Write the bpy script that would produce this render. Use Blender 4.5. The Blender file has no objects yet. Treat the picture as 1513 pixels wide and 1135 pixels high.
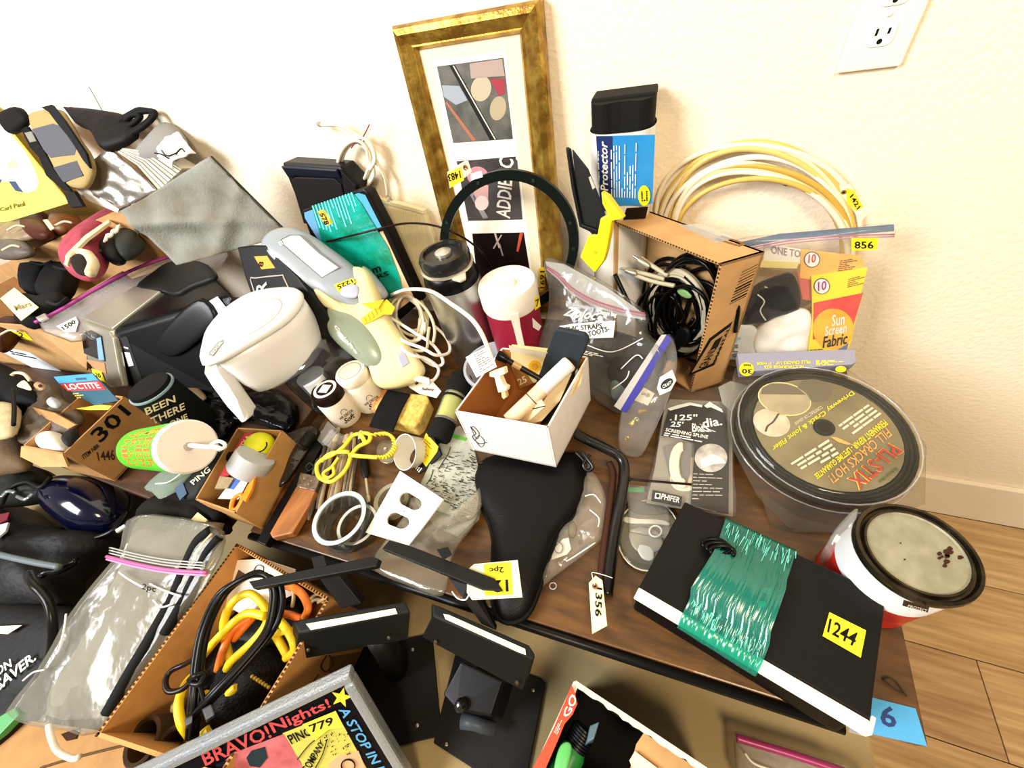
import bpy, bmesh, math, random
from mathutils import Vector as V, noise
random.seed(7)
S = bpy.context.scene
COL = S.collection
# ---------------- camera (solved from the wall, floor and vertical lines of the room) ----------------
F = 579.37
EX = V((0.93043662, 0.31783045, -0.18240478))     # image right in world
EY = V((0.12775348, -0.74786203, -0.65144565))    # image down in world
EZ = V((-0.34346287, 0.58282604, -0.73644216))    # view direction
CAM = V((0, 0, 1.258))
cd = bpy.data.cameras.new('camera'); co = bpy.data.objects.new('camera', cd); COL.objects.link(co)
cd.sensor_fit = 'HORIZONTAL'; cd.sensor_width = 36; cd.lens = F * 36 / 1513; cd.clip_start = .01
from mathutils import Matrix
co.matrix_world = Matrix(((EX.x, -EY.x, -EZ.x, CAM.x), (EX.y, -EY.y, -EZ.y, CAM.y), (EX.z, -EY.z, -EZ.z, CAM.z), (0, 0, 0, 1)))
S.camera = co
# ---------------- light ----------------
wd = bpy.data.worlds.new('world'); S.world = wd; wd.use_nodes = True
bg = wd.node_tree.nodes['Background']; bg.inputs[0].default_value = (1, .92, .80, 1); bg.inputs[1].default_value = .23
def area(name, loc, to, size, power, col):
    l = bpy.data.lights.new(name, 'AREA'); l.energy = power; l.size = size; l.color = col
    o = bpy.data.objects.new(name, l); COL.objects.link(o); o.location = loc
    o.rotation_euler = (V(to) - V(loc)).to_track_quat('-Z', 'Y').to_euler(); return o
area('window_daylight', (-1.9, -1.3, 2.5), (-.5, .6, .8), 1.2, 104, (.97, .99, 1))
area('ceiling_lamp', (.7, -.9, 2.5), (.4, .6, .6), .5, 35, (1, .80, .54))
S.view_settings.view_transform = 'Standard'; S.view_settings.look = 'None'; S.view_settings.exposure = .35; S.view_settings.gamma = 1
S.view_settings.use_curve_mapping = False
# ---------------- tools ----------------
T = .61       # height of the table top
YW = .76      # wall plane
def ray(x, y): return EX * (x - 756.5) + EY * (y - 567.5) + EZ * F
class Pl:
    def __init__(s, p, n):
        s.p = V(p); s.n = V(n).normalized()
        if (CAM - s.p).dot(s.n) < 0: s.n = -s.n
    def at(s, x, y, lift=0):
        r = ray(x, y); return CAM + r * ((s.p - CAM).dot(s.n) / r.dot(s.n)) + s.n * lift
def P3(a, b, c): a, b, c = V(a), V(b), V(c); return Pl(a, (b - a).cross(c - a))
def PZ(h): return Pl((0, 0, T + h), (0, 0, 1))
def p(x, y, h=0): return PZ(h).at(x, y)
def w(x, y, o=0): return Pl((0, YW - o, 0), (0, -1, 0)).at(x, y)
def pp(l): return [p(*a) for a in l]
def ww(l): return [w(*a) for a in l]
def dn(v, z): return V((v.x, v.y, T + z))
def lin(c): c = c / 255; return c / 12.92 if c <= .04045 else ((c + .055) / 1.055) ** 2.4
def hx(s): s = s.lstrip('#'); return tuple(lin(int(s[i:i + 2], 16)) for i in (0, 2, 4)) + (1,)
MATS = {}
def M(c, rough=.6, metal=0, var=0, scale=40, bump=0, bs=200, c2=None, stretch=None, coat=0, key=''):
    k = (c, rough, metal, var, scale, bump, bs, c2, stretch, coat, key)
    if k in MATS: return MATS[k]
    m = bpy.data.materials.new('m_' + c.strip('#')); m.use_nodes = True; nt = m.node_tree; b = nt.nodes['Principled BSDF']
    col = hx(c)
    if max(col[:3]) < .03: col = tuple(x * .5 for x in col[:3]) + (1,)   # true black plastics and rubbers
    b.inputs['Base Color'].default_value = col; b.inputs['Roughness'].default_value = rough; b.inputs['Metallic'].default_value = metal
    if coat: b.inputs['Coat Weight'].default_value = coat
    if max(col[:3]) < .07: b.inputs['Specular IOR Level'].default_value = .18 if not coat else .4
    def coords():
        tc = nt.nodes.new('ShaderNodeTexCoord'); mp = nt.nodes.new('ShaderNodeMapping'); nt.links.new(tc.outputs['Object'], mp.inputs[0])
        if stretch: mp.inputs['Scale'].default_value = stretch
        return mp.outputs[0]
    if var or c2:
        n = nt.nodes.new('ShaderNodeTexNoise'); n.inputs['Scale'].default_value = scale; n.inputs['Detail'].default_value = 6
        nt.links.new(coords(), n.inputs['Vector']); r = nt.nodes.new('ShaderNodeValToRGB'); nt.links.new(n.outputs['Fac'], r.inputs[0])
        e = r.color_ramp.elements; e[0].position = .35; e[1].position = .65
        if c2: e[0].color = col; e[1].color = hx(c2)
        else:
            e[0].color = tuple(x * (1 - var) for x in col[:3]) + (1,); e[1].color = tuple(min(1, x * (1 + var)) for x in col[:3]) + (1,)
        nt.links.new(r.outputs[0], b.inputs['Base Color'])
    if bump:
        n = nt.nodes.new('ShaderNodeTexNoise'); n.inputs['Scale'].default_value = bs; nt.links.new(coords(), n.inputs['Vector'])
        bp = nt.nodes.new('ShaderNodeBump'); bp.inputs['Strength'].default_value = bump; bp.inputs['Distance'].default_value = .003
        nt.links.new(n.outputs['Fac'], bp.inputs['Height']); nt.links.new(bp.outputs[0], b.inputs['Normal'])
    MATS[k] = m; return m
def CLEAR(tint='#ffffff', body=.1, gloss=.16, rough=.12, bump=0, bodyc='#e8e8e4', bs=60):
    k = ('clear', tint, body, gloss, rough, bump, bodyc, bs)
    if k in MATS: return MATS[k]
    m = bpy.data.materials.new('m_clear'); m.use_nodes = True; nt = m.node_tree; nt.nodes.remove(nt.nodes['Principled BSDF'])
    N = nt.nodes.new; out = nt.nodes['Material Output']
    tr = N('ShaderNodeBsdfTransparent'); tr.inputs[0].default_value = hx(tint)
    df = N('ShaderNodeBsdfDiffuse'); df.inputs[0].default_value = hx(bodyc)
    gl = N('ShaderNodeBsdfGlossy'); gl.inputs['Roughness'].default_value = rough
    a = N('ShaderNodeMixShader'); a.inputs[0].default_value = body; nt.links.new(tr.outputs[0], a.inputs[1]); nt.links.new(df.outputs[0], a.inputs[2])
    fr = N('ShaderNodeLayerWeight'); fr.inputs[0].default_value = .25
    mr = N('ShaderNodeMapRange'); mr.inputs['To Min'].default_value = gloss * .16; mr.inputs['To Max'].default_value = min(.7, gloss * 2.4)
    nt.links.new(fr.outputs['Fresnel'], mr.inputs[0])
    c = N('ShaderNodeMixShader'); nt.links.new(mr.outputs[0], c.inputs[0]); nt.links.new(a.outputs[0], c.inputs[1]); nt.links.new(gl.outputs[0], c.inputs[2])
    if bump:
        n = N('ShaderNodeTexNoise'); n.inputs['Scale'].default_value = bs; tc = N('ShaderNodeTexCoord'); nt.links.new(tc.outputs['Object'], n.inputs['Vector'])
        bp = N('ShaderNodeBump'); bp.inputs['Strength'].default_value = bump * .45; bp.inputs['Distance'].default_value = .006
        nt.links.new(n.outputs['Fac'], bp.inputs['Height']); nt.links.new(bp.outputs[0], gl.inputs['Normal'])
    nt.links.new(c.outputs[0], out.inputs['Surface']); MATS[k] = m; return m
def tag(o, label, cat, group=None):
    o['label'] = label; o['category'] = cat
    if group: o['group'] = group
    return o
def thing(name, label, cat, loc, group=None):
    o = bpy.data.objects.new(name, None); COL.objects.link(o); o.location = loc; o.empty_display_size = .02
    return tag(o, label, cat, group)
def wloc(o):
    v = V(o.location)
    while o.parent: o = o.parent; v = v + o.location
    return v
def link(name, me, mat, parent=None, smooth=False):
    o = bpy.data.objects.new(name, me); COL.objects.link(o)
    if mat: me.materials.append(mat)
    vs = me.vertices
    mn = [min(v.co[i] for v in vs) for i in range(3)]; mx = [max(v.co[i] for v in vs) for i in range(3)]
    c = V(((mn[0] + mx[0]) / 2, (mn[1] + mx[1]) / 2, mn[2]))
    for v in vs: v.co -= c
    if parent: o.parent = parent; o.location = c - wloc(parent)
    else: o.location = c
    if smooth:
        for f in me.polygons: f.use_smooth = True
    return o
def raw(name, vs, fs, mat, parent=None, smooth=False, fix=True):
    me = bpy.data.meshes.new(name); me.from_pydata([tuple(v) for v in vs], [], fs); me.update()
    if fix:
        bm = bmesh.new(); bm.from_mesh(me); bmesh.ops.recalc_face_normals(bm, faces=bm.faces); bm.to_mesh(me); bm.free()
    return link(name, me, mat, parent, smooth)
def nrm(pts):
    n = V((0, 0, 0))
    for i in range(len(pts)): a, b = pts[i], pts[(i + 1) % len(pts)]; n += a.cross(b)
    n = n - V((0, 0, 0)); c = sum(pts, V()) / len(pts)
    n = V((0, 0, 0))
    for i in range(len(pts)): n += (pts[i] - c).cross(pts[(i + 1) % len(pts)] - c)
    n.normalize(); return n if (CAM - c).dot(n) > 0 else -n
def bev(me, off, seg=2, ang=.5):
    bm = bmesh.new(); bm.from_mesh(me)
    es = [e for e in bm.edges if len(e.link_faces) == 2 and e.calc_face_angle(0) > ang]
    bmesh.ops.bevel(bm, geom=es, offset=off, segments=seg, profile=.6, affect='EDGES', clamp_overlap=True); bm.to_mesh(me); bm.free()
def slab(name, pts, th, mat, parent=None, bevel=0, d=None, seg=2):
    """polygon face pts, extruded th away from the viewer's side (or along d)"""
    pts = [V(q) for q in pts]; n = nrm(pts); e = d if d is not None else -n * th; k = len(pts)
    vs = pts + [q + e for q in pts]
    fs = [tuple(range(k)), tuple(range(2 * k - 1, k - 1, -1))] + [(i, i + k, (i + 1) % k + k, (i + 1) % k) for i in range(k)]
    me = bpy.data.meshes.new(name); me.from_pydata([tuple(v) for v in vs], [], fs)
    bm = bmesh.new(); bm.from_mesh(me); bmesh.ops.recalc_face_normals(bm, faces=bm.faces); bm.to_mesh(me); bm.free()
    if bevel: bev(me, bevel, seg)
    return link(name, me, mat, parent)
def hexa(name, top, bot, mat, parent=None, bevel=0, seg=3, smooth=False):
    k = len(top); vs = [V(q) for q in top] + [V(q) for q in bot]
    fs = [tuple(range(k)), tuple(range(2 * k - 1, k - 1, -1))] + [(i, i + k, (i + 1) % k + k, (i + 1) % k) for i in range(k)]
    me = bpy.data.meshes.new(name); me.from_pydata([tuple(v) for v in vs], [], fs)
    bm = bmesh.new(); bm.from_mesh(me); bmesh.ops.recalc_face_normals(bm, faces=bm.faces); bm.to_mesh(me); bm.free()
    if bevel: bev(me, bevel, seg)
    return link(name, me, mat, parent, smooth)
def box(name, a, b, mat, parent=None, bevel=0):
    x0, y0, z0 = a; x1, y1, z1 = b
    return hexa(name, [(x0, y0, z1), (x1, y0, z1), (x1, y1, z1), (x0, y1, z1)], [(x0, y0, z0), (x1, y0, z0), (x1, y1, z0), (x0, y1, z0)], mat, parent, bevel)
def smoothpts(pts, closed=False, sub=6):
    n = len(pts); out = []
    if n < 3 and not closed: return [V(q) for q in pts]
    for i in range(n if closed else n - 1):
        if closed: a, b, c, d = pts[i - 1], pts[i], pts[(i + 1) % n], pts[(i + 2) % n]
        else: a, b, c, d = pts[max(i - 1, 0)], pts[i], pts[i + 1], pts[min(i + 2, n - 1)]
        for j in range(sub):
            t = j / sub; out.append(.5 * ((2 * b) + (c - a) * t + (2 * a - 5 * b + 4 * c - d) * t * t + (3 * b - a - 3 * c + d) * t ** 3))
    if not closed: out.append(V(pts[-1]))
    return out
def tube(name, pts, r, mat, parent=None, closed=False, sub=6, k=7, cap=True, taper=None):
    P = smoothpts([V(q) for q in pts], closed, sub) if sub > 1 else [V(q) for q in pts]
    n = len(P); vs = []; fs = []; u = None
    for i in range(n):
        t = (P[(i + 1) % n] - P[i - 1]) if closed else (P[min(i + 1, n - 1)] - P[max(i - 1, 0)])
        if t.length < 1e-9: t = V((0, 0, 1))
        t.normalize()
        if u is None: u = t.orthogonal().normalized()
        u = (u - t * u.dot(t))
        if u.length < 1e-6: u = t.orthogonal()
        u.normalize(); q = t.cross(u); rr = r if taper is None else taper(i / (n - 1)) * r
        for j in range(k): a = 2 * math.pi * j / k; vs.append(P[i] + (u * math.cos(a) + q * math.sin(a)) * rr)
    for i in range(n if closed else n - 1):
        for j in range(k): fs.append((i * k + j, i * k + (j + 1) % k, ((i + 1) % n) * k + (j + 1) % k, ((i + 1) % n) * k + j))
    if not closed and cap: fs += [tuple(range(k - 1, -1, -1)), tuple((n - 1) * k + j for j in range(k))]
    return raw(name, vs, fs, mat, parent, True)
def lathe(name, o, axis, prof, mat, parent=None, k=32, smooth=True, u=None, sx=1, cap=True):
    """prof: (radius, distance along axis)"""
    o = V(o); ax = V(axis).normalized(); u = (u or ax.orthogonal()).normalized(); q = ax.cross(u); vs = []; fs = []
    for r, h in prof:
        for j in range(k): a = 2 * math.pi * j / k; vs.append(o + ax * h + (u * math.cos(a) * sx + q * math.sin(a)) * max(r, 1e-5))
    m = len(prof)
    for i in range(m - 1):
        for j in range(k): fs.append((i * k + j, i * k + (j + 1) % k, (i + 1) * k + (j + 1) % k, (i + 1) * k + j))
    if cap: fs += [tuple(range(k)), tuple((m - 1) * k + j for j in range(k))]
    else: fs += [((m - 1) * k + j, (m - 1) * k + (j + 1) % k, (j + 1) % k, j) for j in range(k)]
    o = raw(name, vs, fs, mat, parent, False)
    if smooth:
        me = o.data
        for f in me.polygons: f.use_smooth = len(f.vertices) == 4
        me.set_sharp_from_angle(angle=.7)
    return o
def pillow(name, outl, th, mat, parent=None, k=2.0, bk=.0, amp=0, ns=20, rings=8, sub=4, smooth=True, seed=0, n=None, c=None):
    """inflated solid over a closed outline"""
    O = smoothpts([V(q) for q in outl], True, sub) if sub > 1 else [V(q) for q in outl]
    n = n or nrm(O); c = c or sum(O, V()) / len(O); L = len(O); vs = []; fs = []
    ss = [1 - (i / rings) ** 1.6 for i in range(rings)]
    def ring(s, side):
        f = max(0, 1 - s ** k) ** (1 / k)
        for q in O:
            v = c + (q - c) * s + n * th * f * side
            if amp: v = v + n * amp * noise.noise(v * ns + V((seed, 0, 0))) * (1 if side >= 0 else -1) * (1 - s ** 4 * .8)
            vs.append(v)
    for s in ss: ring(s, 1)
    vs.append(c + n * th)
    if amp: vs[-1] = vs[-1] + n * amp * noise.noise(vs[-1] * ns + V((seed, 0, 0)))
    top = len(vs) - 1
    for i in range(rings - 1):
        for j in range(L): fs.append((i * L + j, i * L + (j + 1) % L, (i + 1) * L + (j + 1) % L, (i + 1) * L + j))
    for j in range(L): fs.append(((rings - 1) * L + j, (rings - 1) * L + (j + 1) % L, top))
    b0 = len(vs)
    for s in ss[1:]: ring(s, -bk)
    vs.append(c - n * th * bk); bt = len(vs) - 1
    for j in range(L): fs.append((j, b0 + j, b0 + (j + 1) % L, (j + 1) % L))
    for i in range(rings - 2):
        for j in range(L): fs.append((b0 + i * L + j, b0 + (i + 1) * L + j, b0 + (i + 1) * L + (j + 1) % L, b0 + i * L + (j + 1) % L))
    for j in range(L): fs.append((b0 + (rings - 2) * L + j, bt, b0 + (rings - 2) * L + (j + 1) % L))
    return raw(name, vs, fs, mat, parent, smooth)
def sheet(name, q4, mat, parent=None, nu=16, nv=16, amp=.004, ns=25, th=.0012, seed=0, smooth=True, sag=0, fn=None):
    a, b, c, d = [V(q) for q in q4]; n = nrm([a, b, c, d]); vs = []; fs = []
    for i in range(nv + 1):
        for j in range(nu + 1):
            s, t = j / nu, i / nv
            q = (a * (1 - s) + b * s) * (1 - t) + (d * (1 - s) + c * s) * t
            z = amp * (noise.noise(q * ns + V((seed, 1, 2))) + .5 * noise.noise(q * ns * 2.3 + V((seed, 5, 2)))) + sag * 16 * s * (1 - s) * t * (1 - t)
            if fn: z += fn(s, t)
            vs.append(q + n * z)
    W_ = nu + 1; k = len(vs); vs += [v - n * th for v in vs]
    for i in range(nv):
        for j in range(nu):
            f = (i * W_ + j, i * W_ + j + 1, (i + 1) * W_ + j + 1, (i + 1) * W_ + j); fs.append(f); fs.append(tuple(x + k for x in reversed(f)))
    for j in range(nu): fs += [(j, j + 1, j + 1 + k, j + k), (nv * W_ + j, nv * W_ + j + 1, nv * W_ + j + 1 + k, nv * W_ + j + k)]
    for i in range(nv): fs += [(i * W_, (i + 1) * W_, (i + 1) * W_ + k, i * W_ + k), (i * W_ + nu, (i + 1) * W_ + nu, (i + 1) * W_ + nu + k, i * W_ + nu + k)]
    return raw(name, vs, fs, mat, parent, smooth)
def text(s, q4, mat, parent, name='lettering', shear=0, lift=None):
    """lettering meshed and fitted into the quad TL,TR,BR,BL on a real surface"""
    cu = bpy.data.curves.new('t', 'FONT'); cu.body = s; cu.resolution_u = 2; cu.align_x = 'CENTER'; cu.shear = shear; cu.offset = .018
    o = bpy.data.objects.new('t', cu); me = bpy.data.meshes.new_from_object(o); bpy.data.objects.remove(o); bpy.data.curves.remove(cu)
    if not me.vertices: return None
    xs = [v.co.x for v in me.vertices]; ys = [v.co.y for v in me.vertices]; x0, x1, y0, y1 = min(xs), max(xs), min(ys), max(ys)
    a, b, c, d = [V(q) for q in q4]; n = nrm([a, b, c, d])
    for v in me.vertices:
        u = (v.co.x - x0) / max(1e-6, x1 - x0); t = 1 - (v.co.y - y0) / max(1e-6, y1 - y0)
        v.co = (a * (1 - u) + b * u) * (1 - t) + (d * (1 - u) + c * u) * t + n * (lift or 0)
    me.name = name
    return link(name, me, mat, parent)
def tq(pl, q, lift=0): return [pl.at(x, y, lift) for x, y in q]
INK = lambda: M('#141312', .7)
YEL = lambda: M('#f7e21c', .6)
def sticker(pl, q, mat, parent, s=None, tqq=None, ink=None, name='sticker', lift=.0012):
    o = slab(name, tq(pl, q, lift), .0007, mat, parent)
    if s:
        if tqq is None:
            a, b, c, d = [V((x, y)) for x, y in q]
            f = lambda u, t: tuple((a * (1 - u) + b * u) * (1 - t) + (d * (1 - u) + c * u) * t)
            tqq = [f(.12, .2), f(.88, .2), f(.88, .8), f(.12, .8)]
        text(s, tq(pl, tqq, lift + .0006), ink or INK(), o, 'number')
    return o
def lines(pl, q, n, mat, parent, name='small_print', lift=.0013, fill=.5, seed=1):
    """rows of tiny print as thin raised strips, joined in one part"""
    rnd = random.Random(seed); a, b, c, d = tq(pl, q, lift); vs = []; fs = []
    for i in range(n):
        t0 = (i + .2) / n; t1 = (i + .2 + fill) / n; s0 = 0
        while s0 < .93:
            s1 = min(1, s0 + rnd.uniform(.12, .35)); k = len(vs)
            for s, t in ((s0, t0), (s1, t0), (s1, t1), (s0, t1)): vs.append((a * (1 - s) + b * s) * (1 - t) + (d * (1 - s) + c * s) * t)
            fs.append((k, k + 1, k + 2, k + 3)); s0 = s1 + rnd.uniform(.02, .06)
            if rnd.random() < .12: break
    o = raw(name, vs, fs, mat, parent, fix=False); o['kind'] = 'stuff'; return o
def openbox(root, rim, bot, th, mat, inner=None):
    cb = sum(rim, V()) / 4; k = 4
    for i in range(4):
        a, b, c, d = rim[i], rim[(i + 1) % 4], bot[(i + 1) % 4], bot[i]
        n = (b - a).cross(d - a).normalized()
        if (cb - a).dot(n) < 0: n = -n
        slab('side_panel', [a, b, c, d], th, mat, root, d=n * th)
    n = (bot[1] - bot[0]).cross(bot[3] - bot[0]).normalized()
    if n.z < 0: n = -n
    slab('bottom_panel', [q + n * th * .2 for q in bot], th, mat, root, d=n * th)
def loop(c, e1, e2, turns, jit=.0, seed=0, drift=V((0, 0, 0)), n=14, start=0):
    rnd = random.Random(seed); out = []; N = int(n * turns); f = 1
    for i in range(N + 1):
        if i % n == 0: f = 1 + rnd.uniform(-jit, jit); o = V((rnd.uniform(-1, 1), rnd.uniform(-1, 1), rnd.uniform(-1, 1))) * jit * e1.length * .6
        a = start + 2 * math.pi * i / n
        out.append(c + o + e1 * math.cos(a) * f + e2 * math.sin(a) * f + drift * (i / N))
    return out
def circ(pl, cx, cy, rx, ry=None, rot=0, n=20):
    ry = ry or rx; c, s = math.cos(rot), math.sin(rot)
    return [pl.at(cx + rx * math.cos(a) * c - ry * math.sin(a) * s, cy + rx * math.cos(a) * s + ry * math.sin(a) * c) for a in [2 * math.pi * i / n for i in range(n)]]
def vcyl(cx, cy, h, rp):
    c = p(cx, cy, h); return c, (p(cx + rp, cy, h) - p(cx - rp, cy, h)).length / 2
CARD = M('#c0945f', .85, var=.1, scale=30, bump=.15, bs=300)
CARD2 = M('#a97c48', .85, var=.12, scale=25, bump=.15, bs=300)
BLK = M('#1b1b1c', .45); MATTE = M('#191917', .8, bump=.1, bs=500); GLOSS = M('#0c0c0e', .28); WHT = M('#f1eee6', .5); CREAM = M('#efe3c2', .5)
BAG = CLEAR(body=.1, gloss=.2, bump=.5, bs=45)
BAG2 = CLEAR(body=.22, gloss=.2, bump=.5, bs=45, bodyc='#c9c7bf')
# ======================= SETTING =======================
def st(o): o['kind'] = 'structure'; return o
st(box('wall_back', (-6, YW, 0), (4, YW + .12, 3.2), M('#f9ecd4', .85, bump=.5, bs=130)))
bbm = M('#f4e8d2', .55)
tb = st(box('baseboard_back', (-6, YW - .014, 0), (4, YW - .0005, .165), bbm, bevel=.003)); 
fo = st(box('floor', (-6, -5, -.05), (4, YW, -.006), M('#6d5434', .9)))
rnd = random.Random(3)
plm = [M(c, .5, c2=c2, scale=9, stretch=(.55, 9, 1), bump=.12, bs=60) for c, c2 in (('#c2a070', '#a07c4c'), ('#cbab7c', '#a88656'), ('#b8966a', '#957346'))]
for r in range(16):
    y1 = YW - .015 - r * .18; x = -2.2 + rnd.uniform(0, 1.1)
    xs = [x + 1.22 * i for i in range(-2, 5)]
    for x0 in xs:
        a, b = max(x0, -4), min(x0 + 1.218, 3)
        if b - a > .05: box('plank', (a, y1 - .178, -.006), (b, y1, 0), plm[rnd.randrange(3)], fo, bevel=.0012).location
# wall outlet
o = thing('wall_outlet', 'white duplex wall outlet with screwed plate, high on the wall at upper right', 'outlet', w(1302, 30))
plo = Pl((0, YW - .006, 0), (0, -1, 0)); pm = M('#f1ece2', .35)
a, b = plo.at(1235, 109), plo.at(1330, 99); dx = b.x - a.x; hgt = dx * 1.62
slab('cover_plate', [(a.x, YW - .007, a.z + hgt), (b.x, YW - .007, a.z + hgt), (b.x, YW - .007, a.z), (a.x, YW - .007, a.z)], .0065, pm, o, bevel=.003, d=V((0, .0065, 0)))
for dz in (.0, dx * .56):
    cx, cz = (a.x + b.x) / 2, a.z + dx * .53 + dz
    pts = []
    for i in range(24):
        t = 2 * math.pi * i / 24; pts.append((cx + max(-.43, min(.43, .5 * math.cos(t))) * dx * .46, YW - .0085, cz + max(-.4, min(.4, .5 * math.sin(t))) * dx * .44))
    rc = slab('receptacle', pts, .003, M('#fbf7ec', .3), o, bevel=.0006, d=V((0, .003, 0)))
    for sx, hh in ((-.09, .1), (.09, .085)):
        X = cx + sx * dx; Z = cz + .04 * dx
        slab('slot', [(X - .0013, YW - .0088, Z + hh * dx * .5), (X + .0013, YW - .0088, Z + hh * dx * .5), (X + .0013, YW - .0088, Z - hh * dx * .5), (X - .0013, YW - .0088, Z - hh * dx * .5)], .0005, INK(), rc)
    lathe('ground_hole', (cx, YW - .0088, cz - .1 * dx), (0, 1, 0), [(.0028, 0), (.0028, .0005)], INK(), rc, 12)
lathe('screw', ((a.x + b.x) / 2, YW - .009, a.z + dx * .81), (0, 1, 0), [(.002, 0), (.003, .001), (.003, .002)], pm, o, 12)
# ======================= TABLES =======================
woodm = M('#67431a', .42, c2='#42290d', scale=7, stretch=(2.2, 9, 1), bump=.08, bs=40, coat=.15)
tb = thing('work_table', 'brown wooden table top edged by a black metal tube, standing against the wall', 'table', (-.18, .4, 0))
fl, fr = p(380, 789), p(1372, 1104)
bl, br = V((-.74, YW - .02, T)), V((fr.x + .012, YW - .02, T))
slab('table_top', [fl + V((-.02, .0, 0)), fr, br, bl], .022, woodm, tb, bevel=.002, d=V((0, 0, -.022)))
d_ = (fr - fl).normalized(); off = V((0, -.006, -.009))
e2 = p(1250, 1066)
tube('edge_tube', [fl + off + V((-.02, 0, 0)), fl + (e2 - fl) * .5 + off, e2 + off], .0068, M('#1c1b1a', .35), tb, sub=1, k=12)
slab('front_apron', [fl + V((0, .004, -.022)), fr + V((0, .004, -.022)), fr + V((0, .004, -.036)), fl + V((0, .004, -.036))], .012, M('#3a2210', .6), tb, d=V((0, .012, 0)))
for x, y in ((-.69, .26), (.29, .28), (-.69, .70), (.29, .70)): box('leg', (x - .02, y - .02, 0), (x + .02, y + .02, T - .022), M('#2a1a0d', .6), tb)
# blue tape "6"
plt = PZ(.0); o = thing('tape_strip', 'strip of blue masking tape marked 6 stuck on the table corner', 'tape', p(1325, 1065))
slab('tape', tq(plt, [(1288, 1031), (1352, 1047), (1369, 1103), (1284, 1084)], .0012), .001, M('#4a9fd4', .8, bump=.2, bs=600), o)
text('6', tq(plt, [(1300, 1041), (1322, 1046), (1324, 1077), (1300, 1072)], .0016), M('#23356b', .8), o, 'number')
tag(tube('wire_twist', [plt.at(x, y, .003) for x, y in ((1336, 1026), (1325, 1022), (1310, 1010), (1304, 1004), (1312, 1002), (1322, 1008), (1332, 1021), (1338, 1030))], .0009, M('#3a2a18', .5)), 'tiny bent brown wire loop lying above the blue tape', 'wire')
dk = M('#4d2f1a', .5, c2='#33200f', scale=9, stretch=(2, 8, 1))
s2 = thing('side_table', 'dark brown side table under the coffee maker and pitcher on the left', 'table', (-1.3, .5, 0))
slab('table_top', [(-2.3, .06, T - .005), (-.77, .06, T - .005), (-.77, YW - .02, T - .005), (-2.3, YW - .02, T - .005)], .025, dk, s2, bevel=.003, d=V((0, 0, -.025)))
for x, y in ((-2.25, .25), (-.82, .25), (-2.25, .7), (-.82, .7)): box('leg', (x - .02, y - .02, 0), (x + .02, y + .02, T - .03), dk, s2)
LOW = -.16
lt = thing('low_table', 'low tan hardboard topped table in front of the brown table', 'table', (-.7, -.2, 0))
xr = p(1292, 1122, LOW).x; khm = M('#8f7b52', .75, var=.07, scale=5, bump=.05, bs=90)
slab('table_top', [(-2.1, -.75, T + LOW), (xr, -.75, T + LOW), (xr + .0, .18, T + LOW), (-2.1, .18, T + LOW)], .02, khm, lt, bevel=.003, d=V((0, 0, -.02)))
for x, y in ((-2, -.7), (xr - .05, -.7), (-2, .13), (xr - .05, .13)): box('leg', (x - .02, y - .02, 0), (x + .02, y + .02, T + LOW - .02), M('#6b5433', .7), lt)
# ======================= BACK ROW ON THE WALL =======================
# picture frame
f = thing('picture_frame', 'tall antique gold picture frame with cream mat leaning on the wall', 'picture frame', (-.28, .72, T))
tl, tr = w(582, 38, .012), w(800, -2, .012)
plf = P3((tl.x, tl.y, tl.z), (tr.x, tr.y, tl.z), (-.3, .705, T))
OUT = [plf.at(*q) for q in ((582, 38), (800, -2), (836, 455), (692, 475))]
INN = [plf.at(*q) for q in ((617, 74), (767, 50), (802, 425), (708, 438))]
n = plf.n; gold = M('#8a6220', .33, metal=.75, c2='#c9a54a', scale=38, stretch=(1, 1, 1), bump=.25, bs=160)
for i in range(4):
    j = (i + 1) % 4; A, B, C, D = OUT[i], OUT[j], INN[j], INN[i]; prof = [(0, .0), (0, .012), (.12, .02), (.35, .023), (.6, .017), (.8, .011), (.86, .012), (1, .004), (1, -.004), (0, -.006)]
    vs = [A + (D - A) * s + n * (h - .006) for s, h in prof] + [B + (C - B) * s + n * (h - .006) for s, h in prof]; k = len(prof)
    fs = [(q, (q + 1) % k, (q + 1) % k + k, q + k) for q in range(k)] + [tuple(range(k)), tuple(range(2 * k - 1, k - 1, -1))]
    r = raw('frame_rail', vs, fs, gold, f)
PM = Pl(plf.p - n * .004, n)
mtq = [PM.at(x, y) for x, y in ((613, 70), (771, 45), (806, 430), (704, 443))]
slab('mat_board', mtq, .003, M('#ecdfc0', .8), f)
slab('mat_window', tq(PM, [(640, 91), (748, 76), (788, 416), (698, 420)], .0006), .0006, M('#fbf7ea', .8), f)
ph = lambda q, c, c2: slab('photo_print', tq(PM, q, .0014), .0006, M(c, .35, c2=c2, scale=26), f)
a1 = ph([(646, 98), (744, 85), (758, 205), (670, 211)], '#6d6c66', '#474742')
PQ = Pl(PM.p + n * .0014, n)
dsc = lambda par, x, y, rx, ry, c, nm='printed_ball', lift=.0004: slab(nm, [q + n * lift for q in circ(PQ, x, y, rx, ry, .2)], .0003, M(c, .5), par)
pol = lambda par, q, c, nm='printed_shape', lift=.0004: slab(nm, tq(PQ, q, lift), .0003, M(c, .5), par)
pol(a1, [(694, 94), (742, 87), (746, 112), (696, 116)], '#a8948b'); dsc(a1, 711, 131, 15, 19, '#b9ad94'); dsc(a1, 736, 160, 12, 18, '#ad9f80')
pol(a1, [(724, 117), (746, 116), (746, 138), (737, 142)], '#9c2c3a'); pol(a1, [(653, 126), (679, 127), (691, 148), (674, 155), (656, 143)], '#98a2ae')
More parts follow.
